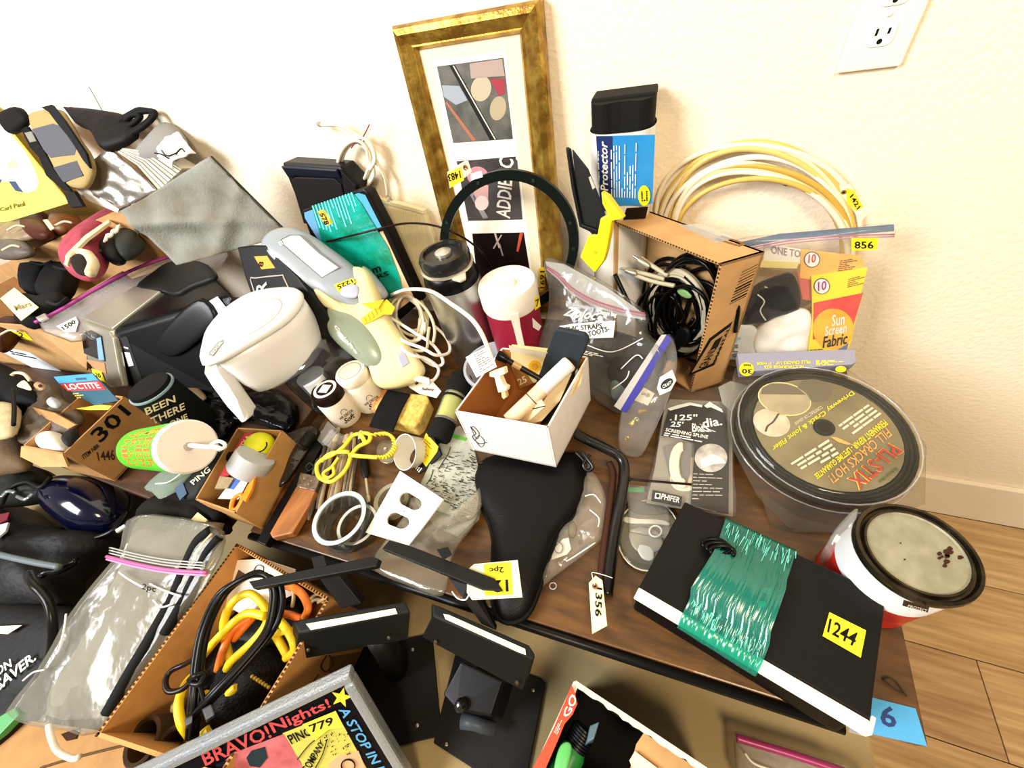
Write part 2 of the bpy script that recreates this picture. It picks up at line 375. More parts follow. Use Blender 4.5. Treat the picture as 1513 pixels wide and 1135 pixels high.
pol(a1, [(664, 97), (672, 96), (734, 206), (724, 207)], '#2e2d2b'); pol(a1, [(669, 97), (671, 97), (733, 206), (731, 206)], '#cfcac2', lift=.0008); pol(a1, [(658, 152), (661, 150), (704, 207), (698, 208)], '#a4684d', lift=.0008)
a2 = ph([(675, 238), (762, 231), (772, 324), (692, 326)], '#4c4544', '#2c2829')
dsc(a2, 714, 288, 15, 16, '#c79a94'); dsc(a2, 706, 260, 16, 14, '#c78490'); pol(a2, [(722, 255), (764, 236), (772, 324), (721, 325)], '#4a4645', 'printed_band', .0006)
text('ADDIES C', [PQ.at(x, y, .0014) for x, y in ((733, 323), (738, 232), (760, 231), (754, 323))], M('#efeae2', .6), a2, 'lettering', shear=.3)
pol(a2, [(690, 280), (695, 279), (722, 322), (714, 323)], '#8b8a8d'); dsc(a2, 712, 300, 10, 11, '#e2c9bd', lift=.0007)
a3 = ph([(698, 345), (774, 343), (785, 412), (706, 418)], '#241a18', '#120c0c')
for q, c in (([(730, 345), (733, 345), (739, 366), (737, 367)], '#c9b9b0'), ([(740, 347), (742, 347), (730, 368), (728, 367)], '#b9a9a8'), ([(768, 344), (773, 344), (766, 372), (763, 371)], '#c0492b'), ([(737, 360), (739, 360), (744, 378), (742, 378)], '#a99')): pol(a3, q, c if len(c) > 4 else '#aa9999')
sticker(plf, [(797, 395), (806, 392), (806, 425), (799, 427)], M('#f0c51c', .6), f, '1691', [(806, 398), (806, 424), (799, 424), (799, 398)], lift=.006)
# black ring with holes
o = thing('metal_ring', 'dark green black flat metal ring with bolt holes standing before the picture frame', 'ring', p(755, 470))
plr = P3((-.3, .64, T), (-.2, .64, T), (-.25, .66, T + .3)); rm = M('#16221d', .35, metal=.3)
C0 = plr.at(754, 356); R0 = [(plr.at(754 + 102 * math.cos(t), 355 + 106 * math.sin(t)) - C0) for t in [2 * math.pi * i / 64 for i in range(64)]]
vs = []; fs = []
for i, d in enumerate(R0):
    for s, h in ((1, 0), (1, .007), (.87, .007), (.87, 0)): vs.append(C0 + d * s + plr.n * h)
for i in range(64):
    for j in range(4): fs.append((i * 4 + j, i * 4 + (j + 1) % 4, ((i + 1) % 64) * 4 + (j + 1) % 4, ((i + 1) % 64) * 4 + j))
raw('ring_band', vs, fs, rm, o)
for a in (-15, -66, -115, -160, 10): 
    d = R0[int((a % 360) / 360 * 64)]; lathe('bolt', C0 + d * .935 + plr.n * .006, plr.n, [(.0035, 0), (.003, .003), (.001, .0035)], M('#3a4642', .3, metal=.8), o, 12)
sticker(plr, [(697, 254), (714, 250), (716, 259), (699, 264)], WHT, o, lift=.0085, name='white_label')
def hangtag(name, label, pl, q, yq, s, sq, hole, hr=3.2, yc=None, s2=None, s2q=None, str_=None, cat='tag'):
    t = thing(name, label, cat, pl.at(*hole)); slab('card', tq(pl, q, .001), .0008, M('#f3e7c0', .8), t)
    if yq: slab('yellow_label', tq(pl, yq, .0016), .0005, yc or M('#f4cf1e', .7), t)
    text(s, tq(pl, sq, .0024), INK(), t, 'number')
    if s2: text(s2, tq(pl, s2q, .0024), INK(), t, 'number')
    c = pl.at(hole[0], hole[1], .0018); r = (pl.at(hole[0] + hr, hole[1], .0018) - c).length
    lathe('eyelet', c, pl.n, [(r * .4, .0006), (r * .5, .0009), (r, .0006), (r, 0)], M('#8a5a2c', .5), t, 16); lathe('eyelet_hole', c, pl.n, [(r * .45, .0007), (r * .45, .0011)], INK(), t, 12)
    if str_: tube('string', [pl.at(x, y, .003) for x, y in str_], .0006, M('#e9e4da', .8), t, k=5)
    return t
hangtag('paper_tag', 'tag with yellow label 1483 tied to the dark metal ring', Pl(plr.p + plr.n * .012, plr.n), [(661, 254), (691, 235), (697, 253), (690, 260), (665, 278)], [(662, 255), (682, 246), (686, 266), (666, 277)], '1483', [(682, 262), (664, 268), (662, 257), (680, 251)], (688, 247), 3.5, str_=[(688, 247), (697, 256), (703, 262)])
# cable coil hung on the wall
o = thing('cable_coil', 'small coil of white two-core cable with bare red wire end against the wall', 'cable', w(527, 240, .02)); cm = M('#ece3cc', .5)
plc = Pl((0, YW - .02, 0), (0, -1, 0)); c = plc.at(528, 243); e1 = plc.at(552, 250) - c; e2 = plc.at(520, 278) - c
tube('cable_loops', loop(c, e1, e2, 5, .14, 4, V((0, -.012, 0))), .0034, cm, o, sub=4)
tube('cable_tail', [plc.at(*q) for q in ((474, 184), (495, 186), (515, 198), (535, 215), (552, 232), (566, 255), (573, 275), (574, 297))], .0034, cm, o)
tube('cable_tail', [plc.at(x, y, .005) for x, y in ((476, 183), (502, 184), (525, 195), (545, 210), (556, 236), (570, 262), (574, 288))], .0028, cm, o)
lathe('cut_end', plc.at(474, 184), plc.at(470, 183) - plc.at(480, 184), [(.0045, 0), (.0045, .006), (.003, .009)], M('#9a8f80', .6), o, 10)
tube('red_wire', [plc.at(x, y, .01) for x, y in ((523, 216), (528, 210), (535, 207), (543, 195), (550, 181))], .0012, M('#8a1f16', .5), o)
tube('white_wire', [plc.at(x, y, .01) for x, y in ((535, 208), (546, 198), (554, 180))], .0012, WHT, o)
# black plastic bin standing on its side
o = thing('plastic_tray', 'black plastic tray with recessed face leaning behind the teal wrapped box', 'tray', p(470, 420, 0))
pl1 = P3(w(416, 240, .055), w(501, 245, .055), w(480, 430, .09))
slab('tray_shell', tq(pl1, [(416, 240), (502, 246), (529, 274), (540, 330), (480, 420), (462, 360), (444, 310)]), .05, M('#15161a', .4), o, bevel=.006)
slab('recessed_panel', tq(pl1, [(431, 266), (436, 261), (495, 263), (505, 272), (520, 330), (450, 330)], .003), .004, M('#241f1f', .5), o, bevel=.003)
slab('rim_bar', tq(pl1, [(418, 244), (500, 249), (506, 262), (440, 258), (430, 262)], .008), .01, M('#1a2030', .3), o, bevel=.003)
slab('side_wall', tq(pl1, [(504, 250), (527, 274), (528, 300), (512, 290)], .004), .006, M('#1d1b1c', .5), o, bevel=.002)
# teal wrapped picture box "578"
o = thing('wrapped_box', 'teal film wrapped picture box with sticker 578 behind the hand vacuum', 'box', p(540, 470))
pl2 = P3(w(443, 315, .11), w(537, 281, .11), w(560, 470, .15))
slab('case', tq(pl2, [(447, 311), (528, 281), (537, 279), (543, 284), (575, 345), (622, 446), (560, 500), (448, 325), (444, 317)]), .028, M('#17100f', .4), o, bevel=.004)
slab('picture_top', tq(pl2, [(450, 314), (530, 285), (540, 288), (565, 337), (478, 366), (451, 322)], .0012), .001, M('#6f9fd0', .25, c2='#2fb3c4', scale=9), o)
slab('picture_lower', tq(pl2, [(480, 369), (566, 341), (612, 440), (560, 480)], .0012), .001, M('#f0cfa6', .3, c2='#e2b98e', scale=10), o)
slab('film_band', tq(pl2, [(462, 304), (522, 284), (535, 300), (556, 335), (575, 365), (592, 410), (595, 425), (552, 470), (480, 366)], .0035), .0008, M('#0fae9f', .12, c2='#0c7f5c', scale=16, bump=.9, bs=70, coat=.5), o)
rr = random.Random(5)
for i in range(14):
    x = 463 + i * 4.4; y = 303 - i * 1.5; L = rr.uniform(12, 45)
    slab('film_wrinkle', tq(pl2, [(x, y), (x + 1.6, y - .5), (x + 3 + L * .3, y + L), (x + 1 + L * .3, y + L)], .0045), .0006, M('#7fdff0', .15), o)
sticker(pl2, [(470, 312), (481, 308), (494, 328), (484, 334)], M('#f2c21a', .6), o, '578', [(480, 313), (489, 329), (482, 332), (474, 315)], lift=.0045)
text('m', tq(pl2, [(551, 396), (563, 391), (565, 399), (554, 404)], .005), INK(), o); text('RS', tq(pl2, [(558, 405), (574, 399), (577, 405), (561, 411)], .005), INK(), o)
# cream ribbed vent panel
o = thing('louvre_panel', 'cream ribbed plastic panel leaning on the wall behind the steel thermos', 'panel', p(610, 450))
pl3 = P3(w(548, 293, .02), w(626, 312, .02), w(640, 460, .07)); vm = M('#efe2b8', .5)
slab('panel_board', tq(pl3, [(548, 291), (556, 290), (575, 299), (580, 297), (626, 311), (628, 318), (641, 352), (655, 440), (610, 450), (590, 400)]), .014, vm, o, bevel=.002)
for i in range(16):
    t = i / 15; slab('rib', tq(pl3, [(558 + 60 * t, 303 + 14 * t), (560 + 60 * t, 303 + 14 * t), (600 + 44 * t, 430), (598 + 44 * t, 430)], .0022), .0022, vm, o)
slab('raised_lip', tq(pl3, [(556, 292), (626, 311), (627, 316), (557, 297)], .003), .003, vm, o)
# thin black cord arc
o = tube('thin_cable', pp([(478, 358, .27), (520, 348, .30), (560, 338, .31), (600, 330, .31), (640, 333, .30), (675, 346, .28), (700, 362, .24), (722, 385, .2), (735, 412, .1)]), .0022, M('#2a120c', .35)); tag(o, 'thin dark brown cord arching from the teal box to behind the thermos', 'cord')
# thermos
c, r = vcyl(656, 378, .27, 39); o = thing('thermos', 'brushed steel thermos with black lid and pale lever', 'thermos', dn(c, 0))
c0 = dn(c, 0); steel = M('#c9c9c4', .36, metal=1)
lathe('body', c0, (0, 0, 1), [(r * .93, 0), (r, .006), (r, .2), (r * .97, .215), (r * .9, .222)], steel, o, 40)
lathe('shoulder', c0, (0, 0, 1), [(r * .97, .213), (r * .97, .225), (r * .9, .243), (r * .8, .248), (r * .5, .249)], GLOSS, o, 40)
lathe('lid', c0, (0, 0, 1), [(r * .78, .249), (r * .86, .252), (r * .88, .27), (r * .8, .279), (r * .68, .28), (r * .64, .274), (r * .3, .274)], M('#1c1a19', .3, coat=.3), o, 40)
lathe('button', c0, (0, 0, 1), [(r * .28, .27), (r * .28, .279), (r * .22, .281)], M('#c9c6bb', .3, metal=.6), o, 24)
lathe('clasp_ring', c0, (0, 0, 1), [(r * .9, .2475), (r * .93, .249), (r * .93, .252), (r * .88, .2535)], M('#d9d2bf', .3, metal=.8), o, 40)
dv = (p(678, 398, .24) - p(656, 378, .24)); dv.z = 0; dv.normalize(); sv = V((-dv.y, dv.x, 0)); bs = c0 + V((0, 0, .25)) + dv * r * .9
hexa('lever', [bs - sv * .016, bs + sv * .016, bs + sv * .007 + dv * .02, bs - sv * .007 + dv * .02], [bs - sv * .014 - V((0, 0, .006)), bs + sv * .014 - V((0, 0, .006)), bs + sv * .006 + dv * .018 - V((0, 0, .006)), bs - sv * .006 + dv * .018 - V((0, 0, .006))], M('#d6cdb6', .4), o, .002)
# red jug
c, r = vcyl(748, 416, .22, 42); c0 = dn(c, 0); o = thing('drink_jug', 'dark red insulated jug with white screw lid and white strap', 'jug', c0)
lathe('body', c0, (0, 0, 1), [(r * .86, 0), (r * .92, .008), (r * .95, .1), (r * .95, .172)], M('#8f1230', .4), o, 40)
lathe('lid', c0, (0, 0, 1), [(r * .97, .17), (r * 1.0, .176), (r, .213), (r * .95, .22), (r * .5, .2205)], M('#f7efe2', .4), o, 40)
vs_ = V((1, 0, 0)); tube('spout_ridge', [c0 + V((x, y, .221)) for x, y in ((-.03, -.006), (-.012, -.01), (0, -.002), (.012, .004), (.02, -.008), (.012, -.018), (0, -.012))], .0035, M('#efe3cf', .4), o)
dv = p(792, 460, .15) - p(748, 440, .15); dv.z = 0; dv.normalize(); sv = V((-dv.y, dv.x, 0)); dv2 = (dv - sv * .75).normalized(); s2 = V((-dv2.y, dv2.x, 0))
bq = [c0 + dv2 * r * 1.03 + V((0, 0, z)) + s2 * x for x, z in ((-.009, .185), (.009, .185), (.007, .15), (.0065, .02), (-.0065, .02), (-.007, .15))]
slab('strap', bq, .004, M('#f3ead8', .5), o, bevel=.001)
slab('strap_tail', tq(Pl(c0 + dv * r * 1.02, dv + V((0, 0, .01))), [(787, 470), (800, 482), (796, 489), (788, 484)]), .001, M('#f6f2ea', .5), o)
sticker(Pl(c0 + dv * r * .97, dv + V((0, 0, .01))), [(788, 440), (795, 436), (797, 452), (789, 458)], M('#f0d21c', .6), o, '7', lift=.003)
# paper slip standing behind the jug
# gray bucket
c, r = vcyl(733, 540, .07, 47); c0 = dn(c, -.046); o = thing('grey_bucket', 'light grey plastic bucket mostly hidden behind the white carton', 'bucket', c0)
lathe('bucket_wall', c0, (0, 0, 1), [(r * .7, 0), (r * .78, .06), (r * .95, .112), (r, .115), (r, .121), (r * .92, .121), (r * .86, .11), (r * .6, .01), (0.001, .008)], M('#a7adb6', .45), o, 40)
# protector roll pack
o = thing('roll_pack', 'black rolled floor protector in a blue printed sleeve standing by the wall', 'roll', w(917, 330, .05))
def roll_outline(cx, cy, rx, ry, z, n=48, dent=.0):
    out = []
    for i in range(n):
        t = 2 * math.pi * i / n; k = 1 - dent * math.exp(-((math.cos(t)) / .25) ** 2)
        x = math.copysign(abs(math.cos(t)) ** .6, math.cos(t)) * rx; y = math.copysign(abs(math.sin(t)) ** .8, math.sin(t)) * ry * k
        out.append(V((cx + x, cy + y, z)))
    return out
pa, pb = w(867, 160, .08), w(966, 160, .08); zt = pa.z; cx = (pa.x + pb.x) / 2; rx = (pb.x - pa.x) / 2; cy = YW - .042
hexa('rubber_roll', roll_outline(cx, cy, rx, .033, zt, dent=.28), roll_outline(cx, cy, rx, .033, T + .005, dent=.28), M('#1d1c1b', .75, bump=.2, bs=400), o)
slab('roll_fold', [V((cx - rx * .98, cy - .012, zt + .004)), V((cx + rx * .98, cy - .012, zt + .004)), V((cx + rx * .98, cy + .03, zt + .004)), V((cx - rx * .98, cy + .03, zt + .004))], .012, M('#24221f', .75), o, bevel=.003, d=V((0, 0, -.012)))
zs = Pl((cx, cy - .0385, 0), (0, -1, 0)).at(915, 198).z
# sleeve as an open wrapped band
so, si = roll_outline(cx, cy, rx * 1.08, .038, 0), roll_outline(cx, cy, rx * 1.06, .036, 0); N_ = len(so); vs = []
for L_, z in ((so, zs), (si, zs), (si, T), (so, T)): vs += [V((q.x, q.y, z)) for q in L_]
fs = [(k * N_ + i, k * N_ + (i + 1) % N_, ((k + 1) % 4) * N_ + (i + 1) % N_, ((k + 1) % 4) * N_ + i) for k in range(4) for i in range(N_)]
raw('sleeve', vs, fs, M('#e9e6df', .25, coat=.5), o)
pls = Pl((cx, cy - .0385, 0), (0, -1, 0))
slab('blue_panel', tq(pls, [(881, 201), (968, 199), (964, 300), (958, 302), (900, 304), (887, 310)], .001), .001, M('#1f7fc4', .25, c2='#2a95d6', scale=10, coat=.5), o)
slab('navy_panel', tq(pls, [(881, 201), (905, 201), (906, 308), (888, 312)], .0018), .0008, M('#1a2f66', .25, coat=.5), o)
text('Protector', tq(pls, [(888, 282), (886, 207), (898, 208), (899, 281)], .0028), WHT, o, shear=.25)
text('in ridges and drips', tq(pls, [(884.5, 276), (883, 222), (885.5, 222), (887, 276)], .0028), WHT, o)
lines(pls, [(903, 290), (902, 215), (943, 210), (941, 292)], 10, M('#e8f2fb', .5), o, lift=.0028, fill=.32, seed=4)
slab('yellow_seal', [pls.at(952 + 9 * math.cos(t), 288 + 15 * math.sin(t), .003) for t in [2 * math.pi * i / 20 for i in range(20)]], .001, M('#e6de1c', .4), o)
lines(pls, [(948, 296), (947, 281), (958, 280), (958, 295)], 3, INK(), o, lift=.0042, seed=8, name='seal_print')
slab('dark_window', tq(pls, [(926, 307), (958, 305), (954, 322), (921, 324)], .002), .001, M('#2a1a12', .4), o)
# yellow and black taping knife
o = thing('scraper_tool', 'black bladed scraper with yellow plastic handle leaning beside the blue roll pack', 'tool', p(885, 470, 0))
pk = Pl(w(870, 300, .125), (-.25, -1, .2))
slab('blade', tq(pk, [(845, 221), (868, 250), (882, 285), (899, 334), (884, 345), (880, 352), (864, 335), (852, 280)]), .004, M('#2b2b2a', .45), o, bevel=.001)
slab('blade_back', tq(pk, [(838, 217), (843, 220), (852, 280), (862, 330), (885, 338), (884, 346), (858, 334), (846, 275)], .006), .01, M('#171717', .5), o, bevel=.002)
slab('handle', tq(pk, [(884, 344), (888, 322), (899, 316), (891, 300), (889, 283), (899, 290), (922, 322), (905, 326), (902, 345), (897, 372), (893, 385), (880, 402), (858, 379), (870, 348)], .004), .016, M('#f4dc0e', .4), o, bevel=.003)
lathe('rivet', pk.at(881, 371, .004), pk.n, [(.004, 0), (.003, .0015)], M('#d2b60c', .4), o, 12)
slab('blade_label', tq(pk, [(870, 262), (873, 260), (880, 277), (876, 280)], .001), .0006, M('#b9b3a3', .5), o)
# big hoop of cable
o = thing('cable_hoop', 'large hoop of coiled cream and yellow cable leaning on the wall', 'cable', w(1115, 470, .05))
plh = P3((-.0, YW - .006, T + .42), (.3, YW - .006, T + .42), (.1, YW - .012, T)); rr = random.Random(11)
cols = ['#f3ead2', '#d9b95e', '#efe2bd', '#e3c877', '#f6f0de', '#caa445', '#f0e6c8', '#e9d79d', '#f2e9d0', '#d4b459']
for i in range(10):
    R = 148 - i * 3.1; cx_, cy_ = 1112 + i * .6 + rr.uniform(-3, 3), 354 + i * 2 + rr.uniform(-3, 3); c = plh.at(cx_, cy_, .004 + i * .0018)
    e1 = plh.at(cx_ + R, cy_ + R * .25, .004 + i * .0018) - c; e2 = plh.at(cx_ + R * .2, cy_ - R * .97, .004 + i * .0018) - c
    ph_ = rr.uniform(0, 6)
    tube('cable_turn', [c + (e1 * math.cos(t) + e2 * math.sin(t)) * (1 + .03 * math.sin(3 * t + ph_)) + plh.n * .003 * math.sin(2 * t + ph_ * 2) for t in [2 * math.pi * k / 20 for k in range(20)]], .0042, M(cols[i], .4), o, closed=True, sub=4)
q = w(1163, 268, .003); lathe('wall_hook', q, (0, -1, 0), [(.007, 0), (.006, .004), (.003, .006)], M('#4a2a1c', .4), o, 12)
hangtag('paper_tag', 'tag with yellow label 1421 hanging at the right of the cable hoop', Pl((0, YW - .03, 0), (-.3, -1, 0)), [(1240, 273), (1256, 272), (1284, 312), (1273, 327), (1244, 288)], [(1250, 277), (1262, 281), (1276, 305), (1264, 311), (1252, 300)], '1421', [(1261, 285), (1272, 304), (1267, 309), (1256, 290)], (1247, 283), 4)
# ======================= RIGHT SIDE =======================
# carton of cables on its side
o = thing('cable_carton', 'open brown carton of tangled cables standing on edge at the back', 'carton', p(1000, 540, 0))
h = .292; A, B = p(907, 326, h), p(1067, 390, h); A2, B2 = p(966, 318, h), p(1130, 372, h); A2 = A + (B2 - B); D_, C_ = dn(A, .004), dn(B, .004); D2, C2 = dn(A2, .004), dn(B2, .004)
iv = (A2 - A); cth = .004
def wall_(nm, q, inward): return slab(nm, q, cth, CARD, o, d=inward.normalized() * cth)
wall_('side_panel', [A, B, B2, A2], V((0, 0, -1))); plR = P3(B, B2, C_); wall_('side_panel', [B, B2, C2, C_], A - B); wall_('side_panel', [A, A2, D2, D_], B - A)
wall_('back_panel', [A2, B2, C2, D2], -iv); wall_('bottom_panel', [D_, C_, C2, D2], V((0, 0, 1)))
rr = random.Random(2)
for k_ in range(26):   # corrugated raw edge
    pass
ed = []
for a, b in ((A, B), (B, C_)):
    for k_ in range(40):
        t = k_ / 40; ed.append((a + (b - a) * t, a + (b - a) * (t + .014)))
vs = []; fs = []; io = -iv.normalized() * .0006
for a, b in ed:
    k_ = len(vs); m = (A - B).normalized() * .0028 if abs((b - a).z) > 1e-4 else V((0, 0, -.0028)); vs += [a + io, b + io, b + io + m, a + io + m]; fs.append((k_, k_ + 1, k_ + 2, k_ + 3))
r_ = raw('corrugation', vs, fs, M('#4a2e14', .9), o, fix=False); r_['kind'] = 'stuff'
slab('tape_patch', tq(PZ(h), [(1003, 333), (1035, 331), (1085, 352), (1060, 360)], .0006), .0005, CLEAR(body=.3, gloss=.25), o)
for k_ in range(11):
    t = k_ / 10; y0 = 425 + 40 * t; wd_ = rr.choice((.8, 1.4, 2.2))
    slab('barcode_bar', tq(plR, [(1096 - 18 * t, 402 + 47 * t), (1120 - 18 * t, 390 + 47 * t), (1120 - 18 * t - .5, 390 + 47 * t + wd_), (1096 - 18 * t - .5, 402 + 47 * t + wd_)], .0005), .0003, INK(), o)
slab('printed_label', tq(plR, [(1048, 500), (1082, 475), (1054, 540), (1016, 556)], .0005), .0003, M('#22170e', .8), o)
slab('label_field', tq(plR, [(1051, 503), (1079, 482), (1053, 536), (1022, 550)], .0009), .0003, M('#a98252', .8), o)
slab('label_field', tq(plR, [(1056, 503), (1067, 496), (1060, 512), (1048, 518)], .0013), .0003, M('#2b2117', .8), o)
text('CHANTAL', tq(plR, [(1050, 541), (1074, 484), (1079, 482), (1056, 538)], .0016), M('#22170e', .8), o); text('GRAND', tq(plR, [(1030, 545), (1048, 516), (1060, 510), (1044, 541)], .0016), M('#22170e', .8), o)
text('TOP', tq(plR, [(1011, 552), (1019, 541), (1021, 545), (1013, 556)], .0006), M('#5a3a1a', .8), o)
for q in ([(1058, 352), (1090, 362), (1089, 364), (1057, 354)], [(1066, 348), (1100, 359), (1099, 361), (1065, 350)], [(1090, 362), (1100, 359), (1101, 362), (1091, 365)]): slab('print_stroke', tq(PZ(h), q, .0005), .0003, M('#7a5426', .8), o)
# cables inside carton
plI = P3(A + iv * .45, B + iv * .45, C_ + iv * .45); nI = plI.n
o2 = thing('cable_bundle', 'coil of grey beige audio cable with metal jack plugs inside the open carton', 'cable', p(1000, 520, .02))
c = plI.at(1000, 462); e1 = plI.at(1042, 480) - c; e2 = plI.at(1003, 405) - c
tube('cable_loops', loop(c, e1, e2, 7, .1, 6, nI * -.004), .0042, M('#b5ab92', .5), o2, sub=4)
for q in ([(990, 405), (968, 388), (955, 376)], [(985, 410), (955, 400), (938, 394)], [(1000, 420), (970, 412), (942, 400)]): tube('cable_tail', [plI.at(x, y, .006 + .004 * i) for i, (x, y) in enumerate(q)], .004, M('#b9ae92', .5), o2)
for x, y, x2, y2 in ((955, 376, 968, 388), (936, 392, 952, 400)):
    a = plI.at(x, y, .02); b = plI.at(x2, y2, .016); lathe('jack_plug', a, b - a, [(.002, -.012), (.0025, -.004), (.003, 0), (.0055, .001), (.006, .018), (.004, .024)], M('#c9c3ae', .3, metal=.7), o2, 14)
o3 = thing('black_cables', 'tangle of black power leads filling the carton around the beige coil', 'cable', p(1010, 540, .01))
for k_ in range(12):
    c = plI.at(995 + rr.uniform(-25, 25), 460 + rr.uniform(-40, 40), rr.uniform(-.02, -.004)); rx_ = rr.uniform(22, 48); e1 = plI.at(995 + rx_, 470) - plI.at(995, 470); e2 = plI.at(995, 470 - rx_ * 1.4) - plI.at(995, 470)
    tube('black_loop', loop(c, e1, e2, 1.6, .2, k_, nI * .01, 10, k_), .0035, GLOSS, o3, sub=3, k=6)
for k_ in range(2):
    pillow('adapter_block', circ(plI, 995 + k_ * 18, 505 - k_ * 10, 15, 11, .8 + k_, 6), .012, M('#0e0e10', .5), o3, k=8)
dw_ = tube('loose_lead', [plI.at(925, 395, .03), plI.at(950, 440, .035), plI.at(970, 480, .03), plI.at(985, 525, .02)], .0045, M('#151515', .4)); tag(dw_, 'thick black lead crossing diagonally out over the carton opening', 'cable')
pillow('green_tag', circ(plI, 1012, 433, 12, 5, .5, 10), .004, M('#7fa56a', .4), o2, k=4)
# zip bag 856
o = thing('zip_bag', 'clear zip bag with sticker 856 holding fabric packs, leaning on the wall', 'bag', p(1180, 530, .02))
pb_ = P3(w(1085, 352, .075), w(1315, 330, .06), p(1180, 535, .02)); pb_n = pb_.n
def item(nm, label, cat, q, c, th=.006, lift=0, var=0, **k): 
    ob = thing(nm, label, cat, pb_.at(*q[-1], lift)); slab('package', tq(pb_, q, lift), th, M(c, .4, var=var, **k), ob, bevel=.001); return ob
i1 = item('paper_card', 'white printed card tucked at the top left of the zip bag', 'card', [(1130, 362), (1185, 371), (1184, 392), (1128, 386)], '#f2eee6', lift=-.004)
text('ONE TO', tq(pb_, [(1140, 364), (1184, 371), (1183, 382), (1140, 376)], -.0032), M('#9a8c8a', .7), i1)
slab('yellow_band', tq(pb_, [(1124, 386), (1181, 388), (1178, 398), (1120, 396)], -.003), .001, M('#efe59a', .6), i1)
i2 = item('orange_pack', 'orange sun screen fabric pack behind the yellow one', 'package', [(1184, 370), (1272, 380), (1280, 392), (1262, 402), (1240, 420), (1182, 412)], '#eeb45a', lift=-.002)
def badge(ob, x, y, r, l):
    slab('badge', [pb_.at(x + r * math.cos(t), y + r * math.sin(t), l) for t in [2 * math.pi * i / 20 for i in range(20)]], .0006, M('#5a5560', .6), ob)
    slab('badge_face', [pb_.at(x + r * .88 * math.cos(t), y + r * .88 * math.sin(t), l + .0006) for t in [2 * math.pi * i / 20 for i in range(20)]], .0006, WHT, ob)
badge(i2, 1200, 384, 12, -.001); text('10', tq(pb_, [(1195, 376), (1206, 375), (1205, 388), (1194, 389)], .0003), M('#d2393a', .6), i2)
lines(pb_, [(1242, 385), (1268, 381), (1262, 399), (1238, 402)], 6, M('#7a4a1a', .7), i2, lift=-.0012)
i3 = item('red_pack', 'dull red pack showing at the left edge of the yellow pack', 'package', [(1178, 402), (1204, 410), (1202, 446), (1186, 444)], '#d0685a', lift=-.003)
i4 = item('black_pouch', 'shiny black foil pouch in the middle of the zip bag', 'pouch', [(1108, 425), (1172, 405), (1184, 442), (1180, 458), (1150, 468), (1128, 478), (1090, 478), (1092, 462)], '#15171d', lift=.001, rough=.2, bump=.8, bs=60) if False else None
i4 = thing('black_pouch', 'shiny black foil pouch in the middle of the zip bag', 'pouch', pb_.at(1130, 478)); pillow('pouch_body', tq(pb_, [(1112, 426), (1145, 410), (1172, 406), (1184, 440), (1178, 460), (1150, 468), (1128, 478), (1092, 479), (1090, 462)], -.004), .012, M('#12141b', .2, bump=.7, bs=70), i4, k=3, amp=.005, ns=60, rings=10)
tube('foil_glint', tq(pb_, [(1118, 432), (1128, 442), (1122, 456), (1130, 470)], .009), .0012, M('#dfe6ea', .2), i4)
i5 = thing('white_cloth', 'folded white knit cloth at the bottom of the zip bag', 'cloth', pb_.at(1170, 528)); pillow('cloth_fold', tq(pb_, [(1125, 480), (1155, 466), (1182, 456), (1199, 466), (1196, 500), (1188, 525), (1150, 527), (1120, 526), (1112, 505)], -.004), .014, M('#f3f1ea', .9, bump=.3, bs=300), i5, k=3, amp=.006, ns=40, rings=10)
i6 = thing('white_pouch', 'white pouch with small blue cross at the lower left of the zip bag', 'pouch', pb_.at(1085, 530)); pillow('pouch_body', tq(pb_, [(1086, 480), (1112, 482), (1125, 500), (1118, 528), (1062, 532), (1072, 505)], -.005), .008, M('#e3eaf0', .4, bump=.3, bs=90), i6, k=3, amp=.003)
text('era', tq(pb_, [(1082, 526), (1082, 506), (1090, 506), (1090, 526)], .006), M('#6f7c8c', .6), i6)
slab('blue_cross', tq(pb_, [(1086, 493), (1089, 493), (1089, 496), (1094, 496), (1094, 500), (1089, 500), (1089, 504), (1086, 504), (1086, 500), (1081, 500), (1081, 496), (1086, 496)], .006), .0005, M('#9cc4dc', .6), i6)
i7 = item('yellow_pack', 'yellow and red sun screen fabric pack in the right of the zip bag', 'package', [(1198, 408), (1281, 395), (1271, 432), (1258, 500), (1248, 526), (1192, 526), (1200, 470)], '#f5df2a', lift=.004)
slab('red_field', tq(pb_, [(1201, 446), (1274, 431), (1262, 470), (1256, 495), (1200, 500)], .0045), .0006, M('#d8302f', .35, c2='#e0503a', scale=30), i7)
slab('orange_disc', [pb_.at(1230 + 30 * math.cos(t), 484 + 30 * math.sin(t), .0052) for t in [2 * math.pi * i / 28 for i in range(28)]], .0005, M('#f2a41e', .4, c2='#f7c83a', scale=20), i7)
text('Sun', tq(pb_, [(1228, 463), (1247, 460), (1246, 477), (1227, 480)], .0062), WHT, i7); text('Screen', tq(pb_, [(1218, 480), (1250, 474), (1249, 489), (1217, 494)], .0062), WHT, i7); text('Fabric', tq(pb_, [(1216, 495), (1252, 488), (1249, 506), (1214, 512)], .0062), INK(), i7)
badge(i7, 1213, 421, 12, .0052); text('10', tq(pb_, [(1207, 414), (1220, 412), (1219, 426), (1207, 428)], .0066), M('#b0308c', .6), i7)
lines(pb_, [(1252, 410), (1276, 403), (1274, 418), (1250, 424)], 5, M('#8a6a1a', .7), i7, lift=.0052); lines(pb_, [(1196, 514), (1222, 512), (1221, 524), (1195, 525)], 4, M('#8a6a1a', .7), i7, lift=.0052)
slab('blue_corner', tq(pb_, [(1222, 524), (1252, 505), (1247, 526), (1224, 527)], .0055), .0005, M('#5a74a8', .4), i7)
BAGC = CLEAR(body=.03, gloss=.09, bump=.3, bs=35, rough=.2)
